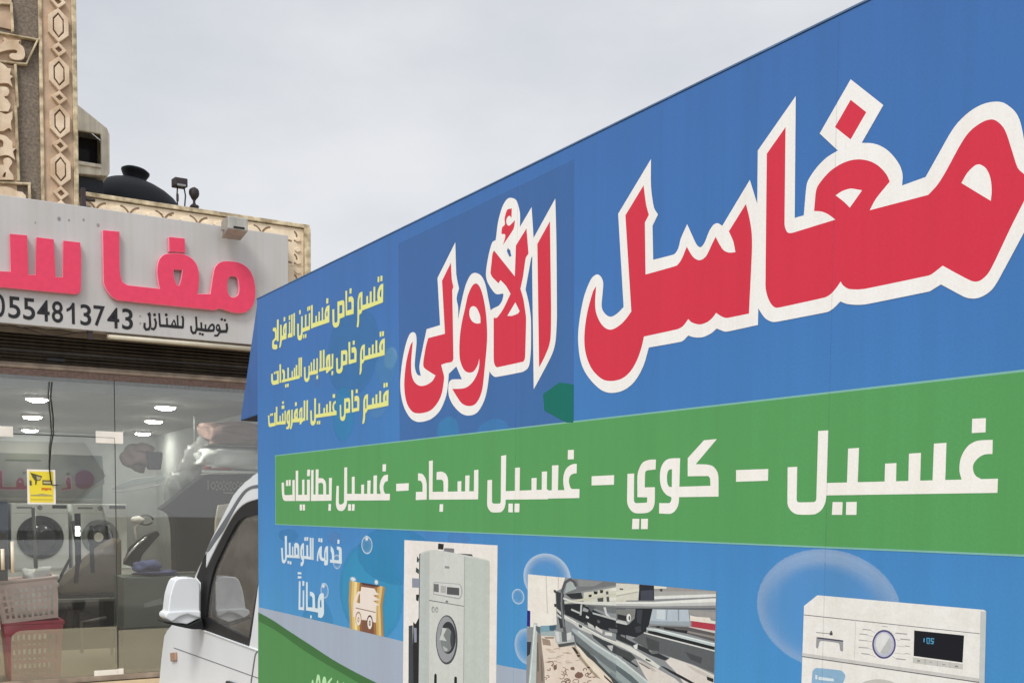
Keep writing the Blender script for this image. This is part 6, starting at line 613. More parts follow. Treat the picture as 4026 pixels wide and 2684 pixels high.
M = {
 'print': print_mat('printed vinyl'),
 'photo_print': print_mat('printed photograph', None, True),
 'blue': print_mat('blue printed vinyl', ['4798cc', '4897cb', '458bc6', '407cbb', '3d72b4', '3c6dae']),
 'blue_plain': mat('blue painted sheet', '33609f', .45, var=.1, streak=.08),
 'edge': mat('dull aluminium edging', '5f7ba0', .5, .3, var=.3, scale=12),
 'white_paint': mat('white car paint', 'dcdfe1', .22, var=.06, scale=3, spec=.5),
 'underside': mat('dark underside', '2b3038', .8),
 'rubber': mat('black rubber', '16171a', .55, var=.3, scale=10),
 'black': mat('black plastic', '1a1b1e', .4, var=.3, scale=10),
 'grey_plastic': mat('grey plastic', '8d9092', .45),
 'groove': mat('grey drip channel', '62666a', .5),
 'amber': mat('faded amber lens', 'a5846f', .25),
 'seat': mat('beige seat cloth', '9a948a', .8, bump=.2),
 'trim': mat('pale interior trim', 'dcd3c2', .7),
 'rim': mat('grey wheel rim', '9fa3a6', .35, .6),
 'car_glass': glass_mat('car window glass', (.92, .93, .92), .11, haze=.17),
 'shop_glass': glass_mat('shop window glass', (.93, .95, .94), .04, .0, haze=.025),
 'cream': mat('cream painted plaster', 'dfccb4', .8, var=.12, scale=7, bump=.25, bscale=40, streak=.08, grime='c0a78a'),
 'cream_light': mat('light cream plaster', 'e8d6bb', .85, var=.12, scale=9, bump=.2, bscale=40, streak=.06),
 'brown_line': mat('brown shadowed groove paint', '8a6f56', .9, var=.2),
 'tan': mat('tan plaster ground', 'bda38a', .85, var=.25, scale=9, bump=.3, bscale=50),
 'rough': mat('grey-brown roughcast', '84776a', .95, var=.35, scale=45, bump=1.0, bscale=130),
 'pale_cream': mat('weathered cream moulding', 'd8c8a8', .8, var=.25, scale=14, bump=.2, streak=.18, grime='8b7c60'),
 'concrete': mat('grey concrete', '8f8b84', .9, var=.3, scale=8, bump=.3, streak=.15),
 'sign': mat('brushed aluminium panel', 'b8b6b4', .4, .1, var=.05, scale=3, streak=.035, spec=.5),
 'sign_red': mat('red acrylic', 'dc3a5c', .35, var=.06, scale=20),
 'sign_edge': mat('pink acrylic edge', 'e88a9c', .35),  # lit bevel of the letters painted in as pink sides
 'sign_black': mat('black vinyl', '17151a', .5),
 'sign_grey': mat('grey faded vinyl', '8b8a88', .6),
 'tank': mat('black polyethylene', '10131a', .6, var=.25, scale=4, spec=.2),
 'dark_metal': mat('dark painted metal', '3a3135', .5, .3, var=.3),
 'finial': mat('dark bronze paint', '332c2b', .7, var=.3, bump=.5, bscale=20),
 'lamp_grey': mat('grey lamp housing', 'b0aea8', .5, .2, var=.2, streak=.15),
 'dark_hole': mat('dark recess', '1d191a', .9),
 'ac_metal': mat('weathered beige metal', 'e2ddce', .7, var=.2, scale=6, streak=.2),
 'shutter': mat('dark brown steel slats', '4a443d', .5, .4, var=.4, scale=5, streak=.25, stretch=(.4, 1, 4)),
 'shutter_light': mat('weathered beige rail', '9a8a7a', .6, .1, var=.3, scale=9),
 'shutter_red': mat('dusty red-brown rail', '75615a', .8, var=.3, scale=40),
 'soffit': mat('greige soffit', '8c8378', .8, var=.2),
 'tube_w': mat('white lamp casing', 'c6bfac', .4),
 'patch': mat('white enamelled fitting', 'e8e2d8', .3),
 'chrome': mat('bright steel', 'c8c8c4', .25, .7),
 'handle_w': mat('ivory handle', 'd8cdb8', .3),
 'wood_dark': mat('dark brown door stile', '5a5148', .6),
 'seam': mat('dark glazing seam', '3a3c3a', .5),
 'int_wall': mat('greyish interior wall', '9a9d9b', .8, var=.1),
 'int_ceil': mat('white gypsum ceiling', '8e8e87', .9, var=.05),
 'int_floor': mat('beige floor tile', 'b09c80', .35, var=.15),
 'blue_wall': mat('blue grey banner', '77766f', .7, var=.12),
 'lamp': glow_mat('lit downlight', (1, .97, .88), 100),
 'led': glow_mat('small lit lamp', (.9, 1, .95), 2.2),
 'appliance': mat('white enamel', 'e9ece9', .3, var=.05),
 'door_glass': mat('dark door glass', '35393a', .15, var=.2),
 'door_ring': mat('grey plastic ring', '84898a', .4),
 'basket_w': mat('pale pink plastic', 'ecd0ca', .5, var=.1),
 'basket_r': mat('red plastic', 'dc4a66', .4, var=.15),
 'cloth_w': mat('white laundry', 'f0eeec', .9, var=.1, scale=12, bump=.5, bscale=25),
 'cloth_brown': mat('brown cover cloth', '6e6354', .95, var=.2, bump=.4, bscale=18),
 'cloth_pink': mat('dusty pink blanket', '8d736b', .95, var=.25, scale=12, bump=.6, bscale=18, stretch=(.5, 1, 3)),
 'plastic_wrap': mat('white wrapped bedding', 'dcdddb', .3, var=.12, scale=5, bump=.5, bscale=9),
 'cloth_red': mat('red folded cloth', '9a4a42', .9, var=.3),
 'maroon': mat('maroon bundle', '5d4f4d', .9, var=.2, bump=.4, bscale=14),
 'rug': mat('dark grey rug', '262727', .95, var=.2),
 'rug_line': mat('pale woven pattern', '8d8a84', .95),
 'speaker': mat('dark grey speaker cloth', '191b1d', .9, var=.2, scale=80),
 'tub': mat('grey green plastic', '667068', .4, var=.15, scale=3),
 'lilac': mat('lilac blue cloth', '5c6390', .9, var=.2),
 'steel': mat('galvanised steel', '777873', .4, .5, var=.2),
 'clear_bag': mat('clear grey plastic bag', '8f918e', .25, var=.2, scale=9, bump=.5, bscale=14),
 'film': mat('frosted film', 'aaa690', .5, var=.08, scale=4),
 'seam_film': mat('vinyl overlap', '56617a', .5, var=.3, scale=30),
 'yellow': mat('yellow sticker', 'e3cf3a', .5, var=.06),
 'asphalt': mat('dusty asphalt', '857d72', .95, var=.25, scale=2.5, bump=.5, bscale=90),
 'paving': mat('beige paving', 'c4ad8a', .85, var=.15, scale=4, bump=.2, bscale=50),
 'blue_cloth': mat('blue grey fabric', '56647c', .9, var=.1),
}

M['seam_film'].node_tree.nodes['Principled BSDF'].inputs['Alpha'].default_value = .05
M['clear_bag'].node_tree.nodes['Principled BSDF'].inputs['Alpha'].default_value = .42
M['film'].node_tree.nodes['Principled BSDF'].inputs['Alpha'].default_value = .30
# ------------------------------------------------------------------ ground
bm = BM(); box(bm, -150, 150, -150, 150, -.5, -.12)
props(finish('ground', bm, M['asphalt']), kind='structure')
bm = BM(); box(bm, -12, 12, -2.4, -.08, -.3, 0.0); box(bm, -12, 12, -2.52, -2.41, -.3, .004)
props(place(finish('sidewalk', bm, M['paving'], bevel=.01), SHOP), kind='structure')

# ================================================================== the shop building
shop = thing('shop_building', 'cream ornate one-storey shop building with a carved tower block at its left', 'building', SHOP)
TL, TR = -4.2, 1.53           # inner ends of the shop opening
bm = BM()
box(bm, TL - .3, TL, .02, 6.2, -.3, 4.2)                       # left party wall
box(bm, TR, 1.70, -.02, 6.2, -.3, 4.33)                        # right pier / side wall
box(bm, TL, TR, 5.9, 6.2, -.3, 4.2)                            # back wall
box(bm, TL, TR, -.02, .28, 3.22, 4.33)                         # lintel behind the sign
box(bm, TL, TR, .29, 5.89, 3.9, 4.1)                           # roof slab
finish('wall', bm, M['cream'], shop)
bm = BM(); box(bm, TL + .001, TR - .001, .06, 5.898, -.1, .02); finish('floor', bm, M['int_floor'], shop)
bm = BM(); box(bm, TL + .001, TR - .001, .05, 5.898, 2.66, 2.74); finish('ceiling', bm, M['int_ceil'], shop)
bm = BM(); box(bm, TL + .002, TR - .002, 5.86, 5.897, .021, 2.659); box(bm, TR - .02, TR - .002, .3, 5.859, .021, 2.659); finish('wall_lining', bm, M['int_wall'], shop)
# parapet band with its moulding and scrolls
bm = BM(); box(bm, -.40, 1.70, -.1, -.021, 4.0, 4.372); box(bm, 1.46, 1.70, -.1, -.021, -.1, 3.999)
finish('parapet', bm, M['cream_light'], shop, bevel=.004)
bm = BM()
box(bm, -.40, 1.735, -.125, .3, 4.378, 4.415)
for x in (-.21, .3, .62, .96, 1.3): box(bm, x, x + .010, -.127, -.12, 4.376, 4.412)
box(bm, 1.675, 1.735, -.155, -.101, -.1, 4.373)
finish('moulding', bm, M['pale_cream'], shop, bevel=.012, segs=3)
def scrolls(): # carved scrolls: cream lobes, with groove shade painted as thin brown arcs
    lobes, grooves = [], []
    for i, x in enumerate((-.27, .02, .33, .64, .95, 1.25)):
        s = 1 if i % 2 else -1
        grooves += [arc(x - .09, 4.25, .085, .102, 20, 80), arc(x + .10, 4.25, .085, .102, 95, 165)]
        lobes += [arc(x - .09, 4.25, .03, .082, 10, 150), circ(x + .10, 4.29, .042, 14, .028)]
        if i == 2: grooves += [circ(x - .03, 4.32, .022, 8, .007), circ(x + .06, 4.32, .022, 8, .007)]
    for i, z in enumerate((4.29, 4.19, 4.07, 3.98, 3.87, 3.76, 3.64)):
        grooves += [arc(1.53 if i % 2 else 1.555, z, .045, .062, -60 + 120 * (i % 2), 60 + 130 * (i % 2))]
        lobes += [circ(1.615, z - .03, .030, 12, .022)]
    return lobes, grooves
lobes, grooves = scrolls()
for p in lobes:
    bm = BM(); plate(bm, [ccw(p)], [], -.118, -.0995); finish('scroll_lobe', bm, M['cream_light'], shop, bevel=.004)
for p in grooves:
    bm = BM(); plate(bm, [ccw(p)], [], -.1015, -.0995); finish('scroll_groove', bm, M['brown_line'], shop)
# tower
bm = BM(); box(bm, -3.4, -.415, -.13, 1.6, 4.0, 8.2); finish('tower', bm, M['rough'], shop)
bm = BM(); box(bm, -.690, -.455, -.146, -.131, 4.1, 8.2); finish('strip_ground', bm, M['tan'], shop)
bm = BM()
box(bm, -.722, -.692, -.165, -.131, 4.1, 8.2); box(bm, -.454, -.413, -.165, 1.61, 4.1, 8.2)
finish('strip_border', bm, M['pale_cream'], shop, bevel=.008)
Z0, DZ, XC = 4.559, .409, -.564
def hexo(x, z, w, h, s): return [(x - w, z - h + s), (x, z - h), (x + w, z - h + s), (x + w, z + h - s), (x, z + h), (x - w, z + h - s)]
bm = BM()
for i in range(-1, 9):
    z = Z0 + DZ * i
    plate(bm, [hexo(XC, z, .083, .146, .075)], [hexo(XC, z, .045, .108, .055)], -.186, -.1455)
    plate(bm, [hexo(XC, z, .034, .09, .045)], [], -.186, -.1455)
    zd = z + DZ / 2
    plate(bm, [[(XC - .066, zd), (XC, zd - .062), (XC + .066, zd), (XC, zd + .062)]], [[(XC - .030, zd), (XC, zd - .028), (XC + .030, zd), (XC, zd + .028)]], -.186, -.1455)
finish('hexagon_chain', bm, M['cream'], shop, bevel=.004)
bm = BM()
plate(bm, [outline(s) for s in RELIEF['leaf'].split('|')], [outline(s) for s in RELIEF['leaf_hole'].split('|')], -.192, -.150)
finish('leaf_relief', bm, M['cream'], shop, bevel=.006)
bm = BM()
for s in RELIEF['bar'].split('|'): plate(bm, [outline(s)], [], -.178 - .0015 * rng.random(), -.131)
finish('panel_frame', bm, M['pale_cream'], shop, bevel=.006)
bm = BM(); box(bm, -2.2, -.915, -.149, -.131, 4.1, 5.38); box(bm, -2.2, -.86, -.148, -.131, 5.40, 5.62); box(bm, -2.2, -.93, -.147, -.131, 5.68, 7.4)
finish('panel_ground', bm, M['tan'], shop)

# soffit between sign and shutter
bm = BM(); box(bm, TL, TR - .002, -.295, .0, 3.20, 3.218); box(bm, TL, TR - .002, -.012, .045, 3.135, 3.199); finish('soffit', bm, M['soffit'], shop)

# ================================================================== shutter
sh = thing('roller_shutter', 'dark brown corrugated roller shutter rolled up under the sign', 'shutter', SHOP, (0, 0, 2.74))
bm = BM(); z = 3.13; i = 0
while z > 2.885:
    h = .031
    x0, x1 = TL + .02, TR - .002
    prof = [(.018, z), (.002, z - .006), (-.006, z - h * .5), (.002, z - h + .007), (.018, z - h)]
    if i == 4: prof = [(.03, z), (.022, z - .004), (.022, z - h + .004), (.03, z - h)]
    A = [bm.verts.new((x0, y, zz - 2.74)) for y, zz in prof]; B = [bm.verts.new((x1, y, zz - 2.74)) for y, zz in prof]
    for a in range(len(prof) - 1): bm.faces.new([A[a], A[a + 1], B[a + 1], B[a]])
    z -= h; i += 1
box(bm, TL + .02, TR - .002, .03, .045, .1, .4)
finish('slats', bm, M['shutter'], sh)
bm = BM(); box(bm, TL + .02, TR - .002, -.015, .045, .092, .122); box(bm, TL + .02, TR - .002, .012, .045, .123, .145); finish('bottom_rail', bm, M['shutter_light'], sh, bevel=.006)
bm = BM(); box(bm, TL + .02, TR - .002, -.005, .045, .03, .09); finish('guide_rail', bm, M['shutter_red'], sh, bevel=.004)
bm = BM(); box(bm, -.68, -.53, -.012, .004, .172, .196); finish('lock_slot', bm, M['black'], sh)

# ================================================================== sign over the shop
sign = thing('shop_sign', 'grey metal shop sign with raised red Arabic letters and a black phone number', 'sign', SHOP, (0, 0, 0))
bm = BM(); box(bm, -4.0, 1.455, -.30, -.16, 3.165, 4.238)
finish('board', bm, M['sign'], sign, bevel=.006)
bm = BM(); box(bm, -2.35, -2.346, -.3008, -.3, 3.17, 4.23); finish('joint', bm, M['sign_grey'], sign)
for x, z, r in ((-.60, 4.10, .015), (-.52, 4.10, .009), (-.40, 4.12, .010), (-.28, 4.09, .014), (-.46, 3.9, .012), (-.13, 3.78, .006), (-.79, 4.04, .007)):
    bm = BM(); plate(bm, [circ(x, z, r, 9, r * 1.3)], [], -.3008, -.2995); finish('stain', bm, M['sign_grey'], sign)
def letter(key):
    (col, P, H), = PRINTS[key]
    bm = BM(); plate(bm, [outline(s) for s in P.split('|')], [outline(s) for s in H.split('|') if s], -.358, -.301, 0, 1)
    return finish('letter', bm, [M['sign_red'], M['sign_edge']], sign, bevel=.004, segs=1, angle=60)
for key in ('sign_word', 'sign_dot', 'sign_letter'): letter(key)
for i, (col, P, H) in enumerate(PRINTS['sign_arabic']):
    for grp in ([P.split('|')] if i == 0 else [[s] for s in P.split('|')]):
        bm = BM(); plate(bm, [outline(s) for s in grp], [outline(s) for s in H.split('|') if s], -.303, -.3)
        finish('delivery_note' if i == 0 else 'colon_dot', bm, M['sign_black'] if i == 0 else M['sign_grey'], sign)
for ch, x0, x1, z0, z1 in DIGITS:
    if ch == '1':                                                        # a bare stroke with its flag
        bm = BM(); u, h_ = x1 - x0, z1 - z0
        plate(bm, [ccw([(x0 + u * a, z0 + h_ * c) for a, c in ((0, .70), (.32, .76), (.60, .90), (.68, 1), (1, 1), (1, 0), (.64, 0), (.64, .72), (.35, .62), (0, .56))])], [], -.303, -.3)
        finish('digit', bm, M['sign_black'], sign); continue
    cu = bpy.data.curves.new('digit', 'FONT'); cu.body = ch; cu.offset = .012; cu.resolution_u = 6
    tmp = bpy.data.objects.new('digit_curve', cu); C.objects.link(tmp); bpy.context.view_layer.update()
    me = bpy.data.meshes.new_from_object(tmp.evaluated_get(bpy.context.evaluated_depsgraph_get()))
    bpy.data.objects.remove(tmp); me.name = 'digit'; me.materials.clear()
    xs = [v.co.x for v in me.vertices]; ys = [v.co.y for v in me.vertices]
    for v in me.vertices:
        v.co = Vector((x0 + (v.co.x - min(xs)) / (max(xs) - min(xs)) * (x1 - x0), -.3025, z0 + (v.co.y - min(ys)) / (max(ys) - min(ys)) * (z1 - z0)))
    link('digit', me, sign, [M['sign_black']])

# small lamps and hardware around the sign
t = thing('sign_floodlight', 'boxy grey floodlight hanging over the top edge of the shop sign', 'floodlight', SHOP, (.88, -.5, 4.1))
bm = BM()
v = box(bm, -.10, .085, -.13, .11, .0, .155)
for q in v:
    if q.co.z < .1 and q.co.y < 0: q.co.z += .035
finish('housing', bm, M['lamp_grey'], t, bevel=.012)
bm = BM(); box(bm, -.05, .05, -.136, -.128, .05, .066); finish('lens_slot', bm, M['dark_hole'], t)
bm = BM(); tube(bm, [(.0, .1, .12), (.0, .26, .16), (.0, .35, .16)], .014); box(bm, -.125, -.1, -.02, .03, .05, .07); finish('bracket', bm, M['lamp_grey'], t)
t = thing('tube_light', 'long white fluorescent batten fixed under the sign', 'lamp', SHOP, (.44, -.22, 3.14))
bm = BM(); tube(bm, [(-.65, -.06, -.012), (.66, -.06, -.012)], .021, 12); finish('tube', bm, M['tube_w'], t, smooth=True)
bm = BM(); box(bm, -.655, .665, -.048, .0, .006, .024); box(bm, -.655, -.64, -.08, -.03, -.03, .006); finish('casing', bm, M['shutter_light'], t, bevel=.004)
bm = BM(); box(bm, -.018, .018, -.012, .012, -.075, .0); box(bm, -.03, .03, -.02, .01, -.004, .0)
props(place(finish('sign_bracket', bm, M['dark_metal']), SHOP, (-.357, -.27, 3.165)), 'short dark steel bracket hanging below the sign, left of the white batten', 'bracket')
bm = BM(); tube(bm, [(x, -.25 + .01 * sin(x * 9), 3.155 - .055 * sin(pi * (x + .98) / .6) ** 2 * (1 if x > -.98 else .2)) for x in [-1.5 + i * .05 for i in range(24)]], .004, 6)
tube(bm, [(-1.6 + i * .1, -.24, 3.158 - .008 * (i % 2)) for i in range(12)], .004, 6)
props(place(finish('sign_cable', bm, M['dark_metal']), SHOP), 'thin dark cable sagging along the underside of the sign', 'cable')

# ---- roof things
t = thing('roof_floodlight', 'small dark floodlight on two thin legs behind the parapet', 'floodlight', SHOP, (.54, .1, 4.415))
bm = BM(); v = box(bm, -.07, .05, -.05, .10, .245, .325)
for q in v:
    if q.co.y < 0: q.co.z -= .015
finish('head', bm, M['dark_metal'], t, bevel=.008)
bm = BM(); box(bm, -.05, .03, -.056, -.049, .232, .25); finish('lens', bm, M['grey_plastic'], t)
for dx, bow in ((-.035, -.004), (.025, .014)):
    bm = BM(); tube(bm, [(dx, 0, -.02), (dx + bow * .5, 0, .08), (dx + bow, 0, .16), (dx, 0, .245)], .007, 8)
    finish('leg', bm, M['dark_metal'], t)
bm = BM(); tube(bm, [(-.037, -.005, .1), (-.037, -.005, .165)], .012, 8); finish('clamp', bm, M['dark_metal'], t)
t = thing('roof_finial', 'dark round knob on a short square post on the parapet', 'finial', SHOP, (.66, .1, 4.415))
bm = BM(); box(bm, -.034, .034, -.034, .034, -.02, .085); box(bm, -.04, .04, -.04, .04, .06, .072); finish('post', bm, M['finial'], t, bevel=.012)
bm = BM(); lathe(bm, [(.03, .08), (.014, .10), (.011, .125), (.022, .14)], 14); finish('neck', bm, M['finial'], t, smooth=True)
bm = BM(); blob(bm, (0, 0, .195), (.048, .048, .058), 3, .06); finish('knob', bm, M['finial'], t, smooth=True)
tank = thing('water_tank', 'black domed plastic water tank on the roof behind the parapet', 'water tank', SHOP, (.411, 2.0, 4.1))
bm = BM(); lathe(bm, [(.60, 0), (.63, .1), (.63, .55), (.615, .70), (.57, .80), (.50, .895), (.42, .962), (.32, 1.022), (.21, 1.072), (.10, 1.105), (.02, 1.115)], 48); finish('tank_body', bm, M['tank'], tank, smooth=True)
bm = BM(); lathe(bm, [(.125, .0), (.115, .05), (.135, .09), (.15, .12), (.15, .135), (.12, .155), (.05, .165), (.02, .166), (.018, .185), (.004, .187)], 36); lid = finish('tank_lid', bm, M['tank'], tank, (.07, 0, 1.06), smooth=True); lid.rotation_euler = (0, radians(8), 0)
ac = thing('window_hood', 'grey sloping metal hood with a dark square opening beside the carved tower', 'air cooler', SHOP, (-.2, .9, 4.85))
hood = [(-.25, .02), (.225, .055), (.255, .09), (.258, .47), (.235, .525), (.16, .575), (-.25, .84)]
bm = BM(); plate(bm, [ccw(hood)], [rect(-.2, .172, .16, .455)], .1, .14); plate(bm, [ccw(hood)], [], .5, .54)
n = len(hood)
A = [bm.verts.new((x, .141, z)) for x, z in hood]; B = [bm.verts.new((x, .499, z)) for x, z in hood]
for i in range(n): bm.faces.new([A[i], A[(i + 1) % n], B[(i + 1) % n], B[i]])
finish('casing', bm, M['ac_metal'], ac, bevel=.01)
bm = BM(); box(bm, -.2, .172, .3, .32, .16, .455); finish('dark_inside', bm, M['dark_hole'], ac)
bm = BM(); box(bm, -.19, .08, .2, .22, .165, .31); finish('inner_unit', bm, M['speaker'], ac)
bm = BM(); box(bm, -.2, .172, .08, .1, .12, .155); finish('sill', bm, M['ac_metal'], ac, bevel=.004)
bm = BM(); box(bm, -.24, .2, .16, .5, -.7, .02); finish('stand', bm, M['underside'], ac)
bm = BM(); box(bm, -.02, .02, -.03, .03, -.11, .09); box(bm, .0, .10, -.02, .02, -.01, .01); box(bm, .0, .06, -.02, .02, -.085, -.06)
props(place(finish('rusty_bracket', bm, M['dark_metal'], bevel=.004), SHOP, (-.385, -.19, 4.33)), 'rusty brown steel bracket where tower, parapet and sign meet', 'bracket')

# ================================================================== glazed shop front
fr = thing('glass_shopfront', 'frameless glass shop front with white patch fittings below the shutter', 'shopfront', SHOP, (0, 0, 0))
bm = BM(); box(bm, TL, -.113, 0, .004, .05, 2.245); finish('glass_door', bm, M['shop_glass'], fr)
bm = BM(); box(bm, TL, -.113, 0, .004, 2.255, 2.78); finish('transom_pane', bm, M['shop_glass'], fr)
bm = BM(); box(bm, -.105, TR - .002, 0, .004, .05, 2.78); finish('side_pane', bm, M['shop_glass'], fr)
bm = BM(); plate(bm, [outline('-1020,50! -1015,440 -960,490 -900,500! -116,500! -116,50!')], [], -.003, -.001); plate(bm, [rect(-.10, TR - .004, .055, .46)], [], -.003, -.001); finish('frosted_film', bm, M['film'], fr)
bm = BM(); box(bm, -.113, -.105, -.001, .005, .05, 2.78); box(bm, TL, -.114, -.001, .005, 2.245, 2.255); finish('seam', bm, M['seam'], fr)
bm = BM(); box(bm, TL, TR - .002, -.02, .06, .0, .048); finish('sill', bm, M['shutter_light'], fr)
for x0, x1, z0, z1 in ((-.276, -.038, 2.196, 2.305), (-1.2, -.968, 2.222, 2.312)):
    bm = BM(); plate(bm, [rect(x0, x1, z0, z1)], [], -.012, .016)
    if x1 > -.5:
        box(bm, x0, x1 - .075, -.0135, -.011, 2.246, 2.25, 1); box(bm, x1 - .079, x1 - .075, -.0135, -.011, z0, 2.246, 1)
    finish('patch_fitting', bm, [M['patch'], M['shutter_red']], fr, bevel=.003)
for x, z0, z1 in ((-.995, 1.02, 1.30), (-1.075, 1.05, 1.235)):
    bm = BM(); tube(bm, [(x, -.05, z0), (x, -.05, z1)], .016, 10); tube(bm, [(x, -.05, z0 + .04), (x, .0, z0 + .04)], .008, 8); tube(bm, [(x, -.05, z1 - .04), (x, .0, z1 - .04)], .008, 8)
    finish('door_handle', bm, M['handle_w'], fr, smooth=True)
bm = BM(); box(bm, -.115, -.06, -.012, .016, .02, .10); box(bm, -.32, -.116, -.012, .016, .02, .095); finish('bottom_fitting', bm, M['patch'], fr, bevel=.003)
bm = BM(); box(bm, -1.13, -1.03, .008, .04, .95, 1.37); finish('door_plate', bm, M['wood_dark'], fr, bevel=.004)
t = thing('door_lock', 'bright steel lock body fixed to the glass in front of the right washing machine', 'lock', SHOP, (-.446, -.01, 1.39))
bm = BM(); box(bm, -.02, .02, -.01, .008, -.045, -.003); box(bm, -.02, .02, -.01, .008, .006, .042); finish('lock_plate', bm, M['led'], t, bevel=.003)  # steel plates, no lamp: their brightness is painted as a glow
bm = BM(); box(bm, -.022, .03, .02, .03, -.30, .16); box(bm, .105, .135, .02, .03, -.32, .05); finish('keep_strip', bm, M['speaker'], t)

# warning sticker on the glass, cables hanging in front of it
t = thing('camera_notice', 'yellow notice with a drawn security camera stuck on the shop glass', 'notice', SHOP, (-.744, -.004, 1.785))
bm = BM(); plate(bm, [rect(-.117, .117, -.155, .155)], [], -.001, .001); finish('sheet', bm, M['patch'], t)
bm = BM(); plate(bm, [rect(-.1, .1, -.138, .138)], [], -.0025, -.001); finish('yellow_field', bm, M['yellow'], t)
artwork('camera_drawing', [('5c5a38', '-92,127! 8,96! -12,56! -36,56! -42,18! -52,18! -52,53! -70,78!|-98,56! -82,56! -78,12! -98,12!|8,62! 88,62! 88,18! 8,18!', ''), ('b8ae84', '-40,96! 0,85! -16,62! -36,65!|16,50! 80,50! 80,31! 16,31!', '')], -.004, t)
artwork('notice_lines', [('c9772a', '0,-6! 80,-9! 82,-31! 60,-22! 40,-34! 20,-25! 0,-31!', ''), ('a7a070', '-90,-71! -40,-68! 0,-59! 60,-68! 88,-71! 88,-82! -90,-82!', ''), ('c9ba58', '-90,-108! 90,-108! 90,-118! -90,-118!', '')], -.004, t)
bm = BM()
c1 = [(-.642, 2.725), (-.655, 2.589), (-.637, 2.409), (-.638, 2.273), (-.662, 2.135), (-.676, 1.953), (-.667, 1.839), (-.657, 1.805), (-.608, 1.801)]
tube(bm, [(x, -.02, z) for x, z in c1], .005, 8); tube(bm, [(x - .022 + .02 * min(1, max(0, (2.4 - z) / .5)), -.026, z) for x, z in c1[:7]], .004, 8)
props(place(finish('hanging_cable', bm, M['black'], smooth=True), SHOP), 'two thin black cables hanging down the shop glass to the yellow notice', 'cable')

# ---- inside the shop
for i, (x, y) in enumerate(((-.679, .755), (-.48, 2.956), (-.253, 5.3), (.543, .878), (.825, 2.756), (1.15, 5.0))):
    o = thing('downlight', ['round ceiling downlight at the front of the left row in the shop', 'round ceiling downlight in the middle of the left row in the shop', 'round ceiling downlight at the back of the left row in the shop',
               'round ceiling downlight at the front of the right row in the shop', 'round ceiling downlight in the middle of the right row in the shop', 'round ceiling downlight at the back of the right row in the shop'][i], 'ceiling light', SHOP, (x, y, 2.66), 'round downlights in the shop ceiling')
    if i == 0:
        bm = BM(); lathe(bm, [(.10, -.012), (.103, -.03), (.118, -.02), (.122, -.002)], 28); me_r = finish('trim_ring', bm, M['patch'], o, smooth=True)
        bm = BM(); lathe(bm, [(.001, -.055), (.06, -.05), (.096, -.034), (.099, -.015)], 28); me_l = finish('lamp_lens', bm, M['lamp'], o, smooth=True)
    else:
        for src in (me_r, me_l):
            c = src.copy(); C.objects.link(c); c.parent = o
def washer(x, label, big):
    o = thing('washing_machine', label, 'washing machine', SHOP, (x, 4.85, .80), 'front loading washing machines at the back of the shop')
    w = .35
    bm = BM(); box(bm, -w, w, 0, .62, 0, .855); finish('cabinet', bm, M['appliance'], o, bevel=.012)
    bm = BM(); box(bm, -w + .01, w - .01, -.012, .0, .725, .85); finish('control_panel', bm, M['appliance'], o, bevel=.006)
    bm = BM(); box(bm, .15 if big else .12, .33, -.016, -.011, .79, .835); finish('display', bm, M['door_glass'], o)
    bm = BM(); box(bm, -.28, -.09, -.016, -.011, .785, .81); finish('drawer_handle', bm, M['door_ring'], o)
    bm = BM(); lathe(bm, [(.03, -.012), (.03, -.03), (.026, -.035)], 20, 'Y', (0, 0, .80)); finish('knob', bm, M['door_ring'], o)
    R = .285 if big else .235
    bm = BM(); lathe(bm, [(R, -.002), (R, -.03), (R * .93, -.05), (R * .74, -.052), (R * .70, -.03), (R * .68, -.01)], 44, 'Y', (.0, 0, .41)); finish('door_ring', bm, M['door_ring' if not big else 'speaker'], o, smooth=True)
    bm = BM(); lathe(bm, [(R * .70, -.035), (R * .55, -.06), (R * .2, -.075), (.01, -.078)], 44, 'Y', (.0, 0, .41)); d = finish('door_glass', bm, M['door_glass'], o, smooth=True)
    if not big:
        bm = BM(); lathe(bm, [(.062, -.076), (.058, -.084), (.01, -.086)], 24, 'Y', (-.03, 0, .41)); finish('badge', bm, M['patch'], d)
    return o
washer(-.20, 'white washing machine with the larger all-dark round door, left of the pair', True)
washer(.545, 'white washing machine with a pale disc on its round door, right of the pair', False)
bm = BM(); box(bm, -1.4, 1.0, 4.75, 5.7, .02, .79); box(bm, -1.42, 1.02, 4.72, 5.72, .79, .799)
props(place(finish('washer_plinth', bm, M['appliance'], bevel=.006), SHOP), 'low white plinth carrying the two washing machines', 'plinth')
bm = BM(); box(bm, -1.5, -.585, 4.8, 5.4, .8, 1.68)
props(place(finish('blue_cabinet', bm, M['blue_cloth'], bevel=.01), SHOP), 'blue grey cabinet at the left edge beside the washing machines', 'cabinet')
bn = thing('wall_banner', 'faded grey blue banner with red outlined lettering on the back wall', 'banner', SHOP, (0, 5.84, 0))  # flat grey sheet with drawn lettering, set before the back wall
bm = BM(); plate(bm, [ccw([(-2.2, 1.66), (.30, 1.66), (.80, 2.06), (.52, 2.52), (-2.2, 2.5)])], [], -.01, .0); finish('cloth', bm, M['blue_wall'], bn)
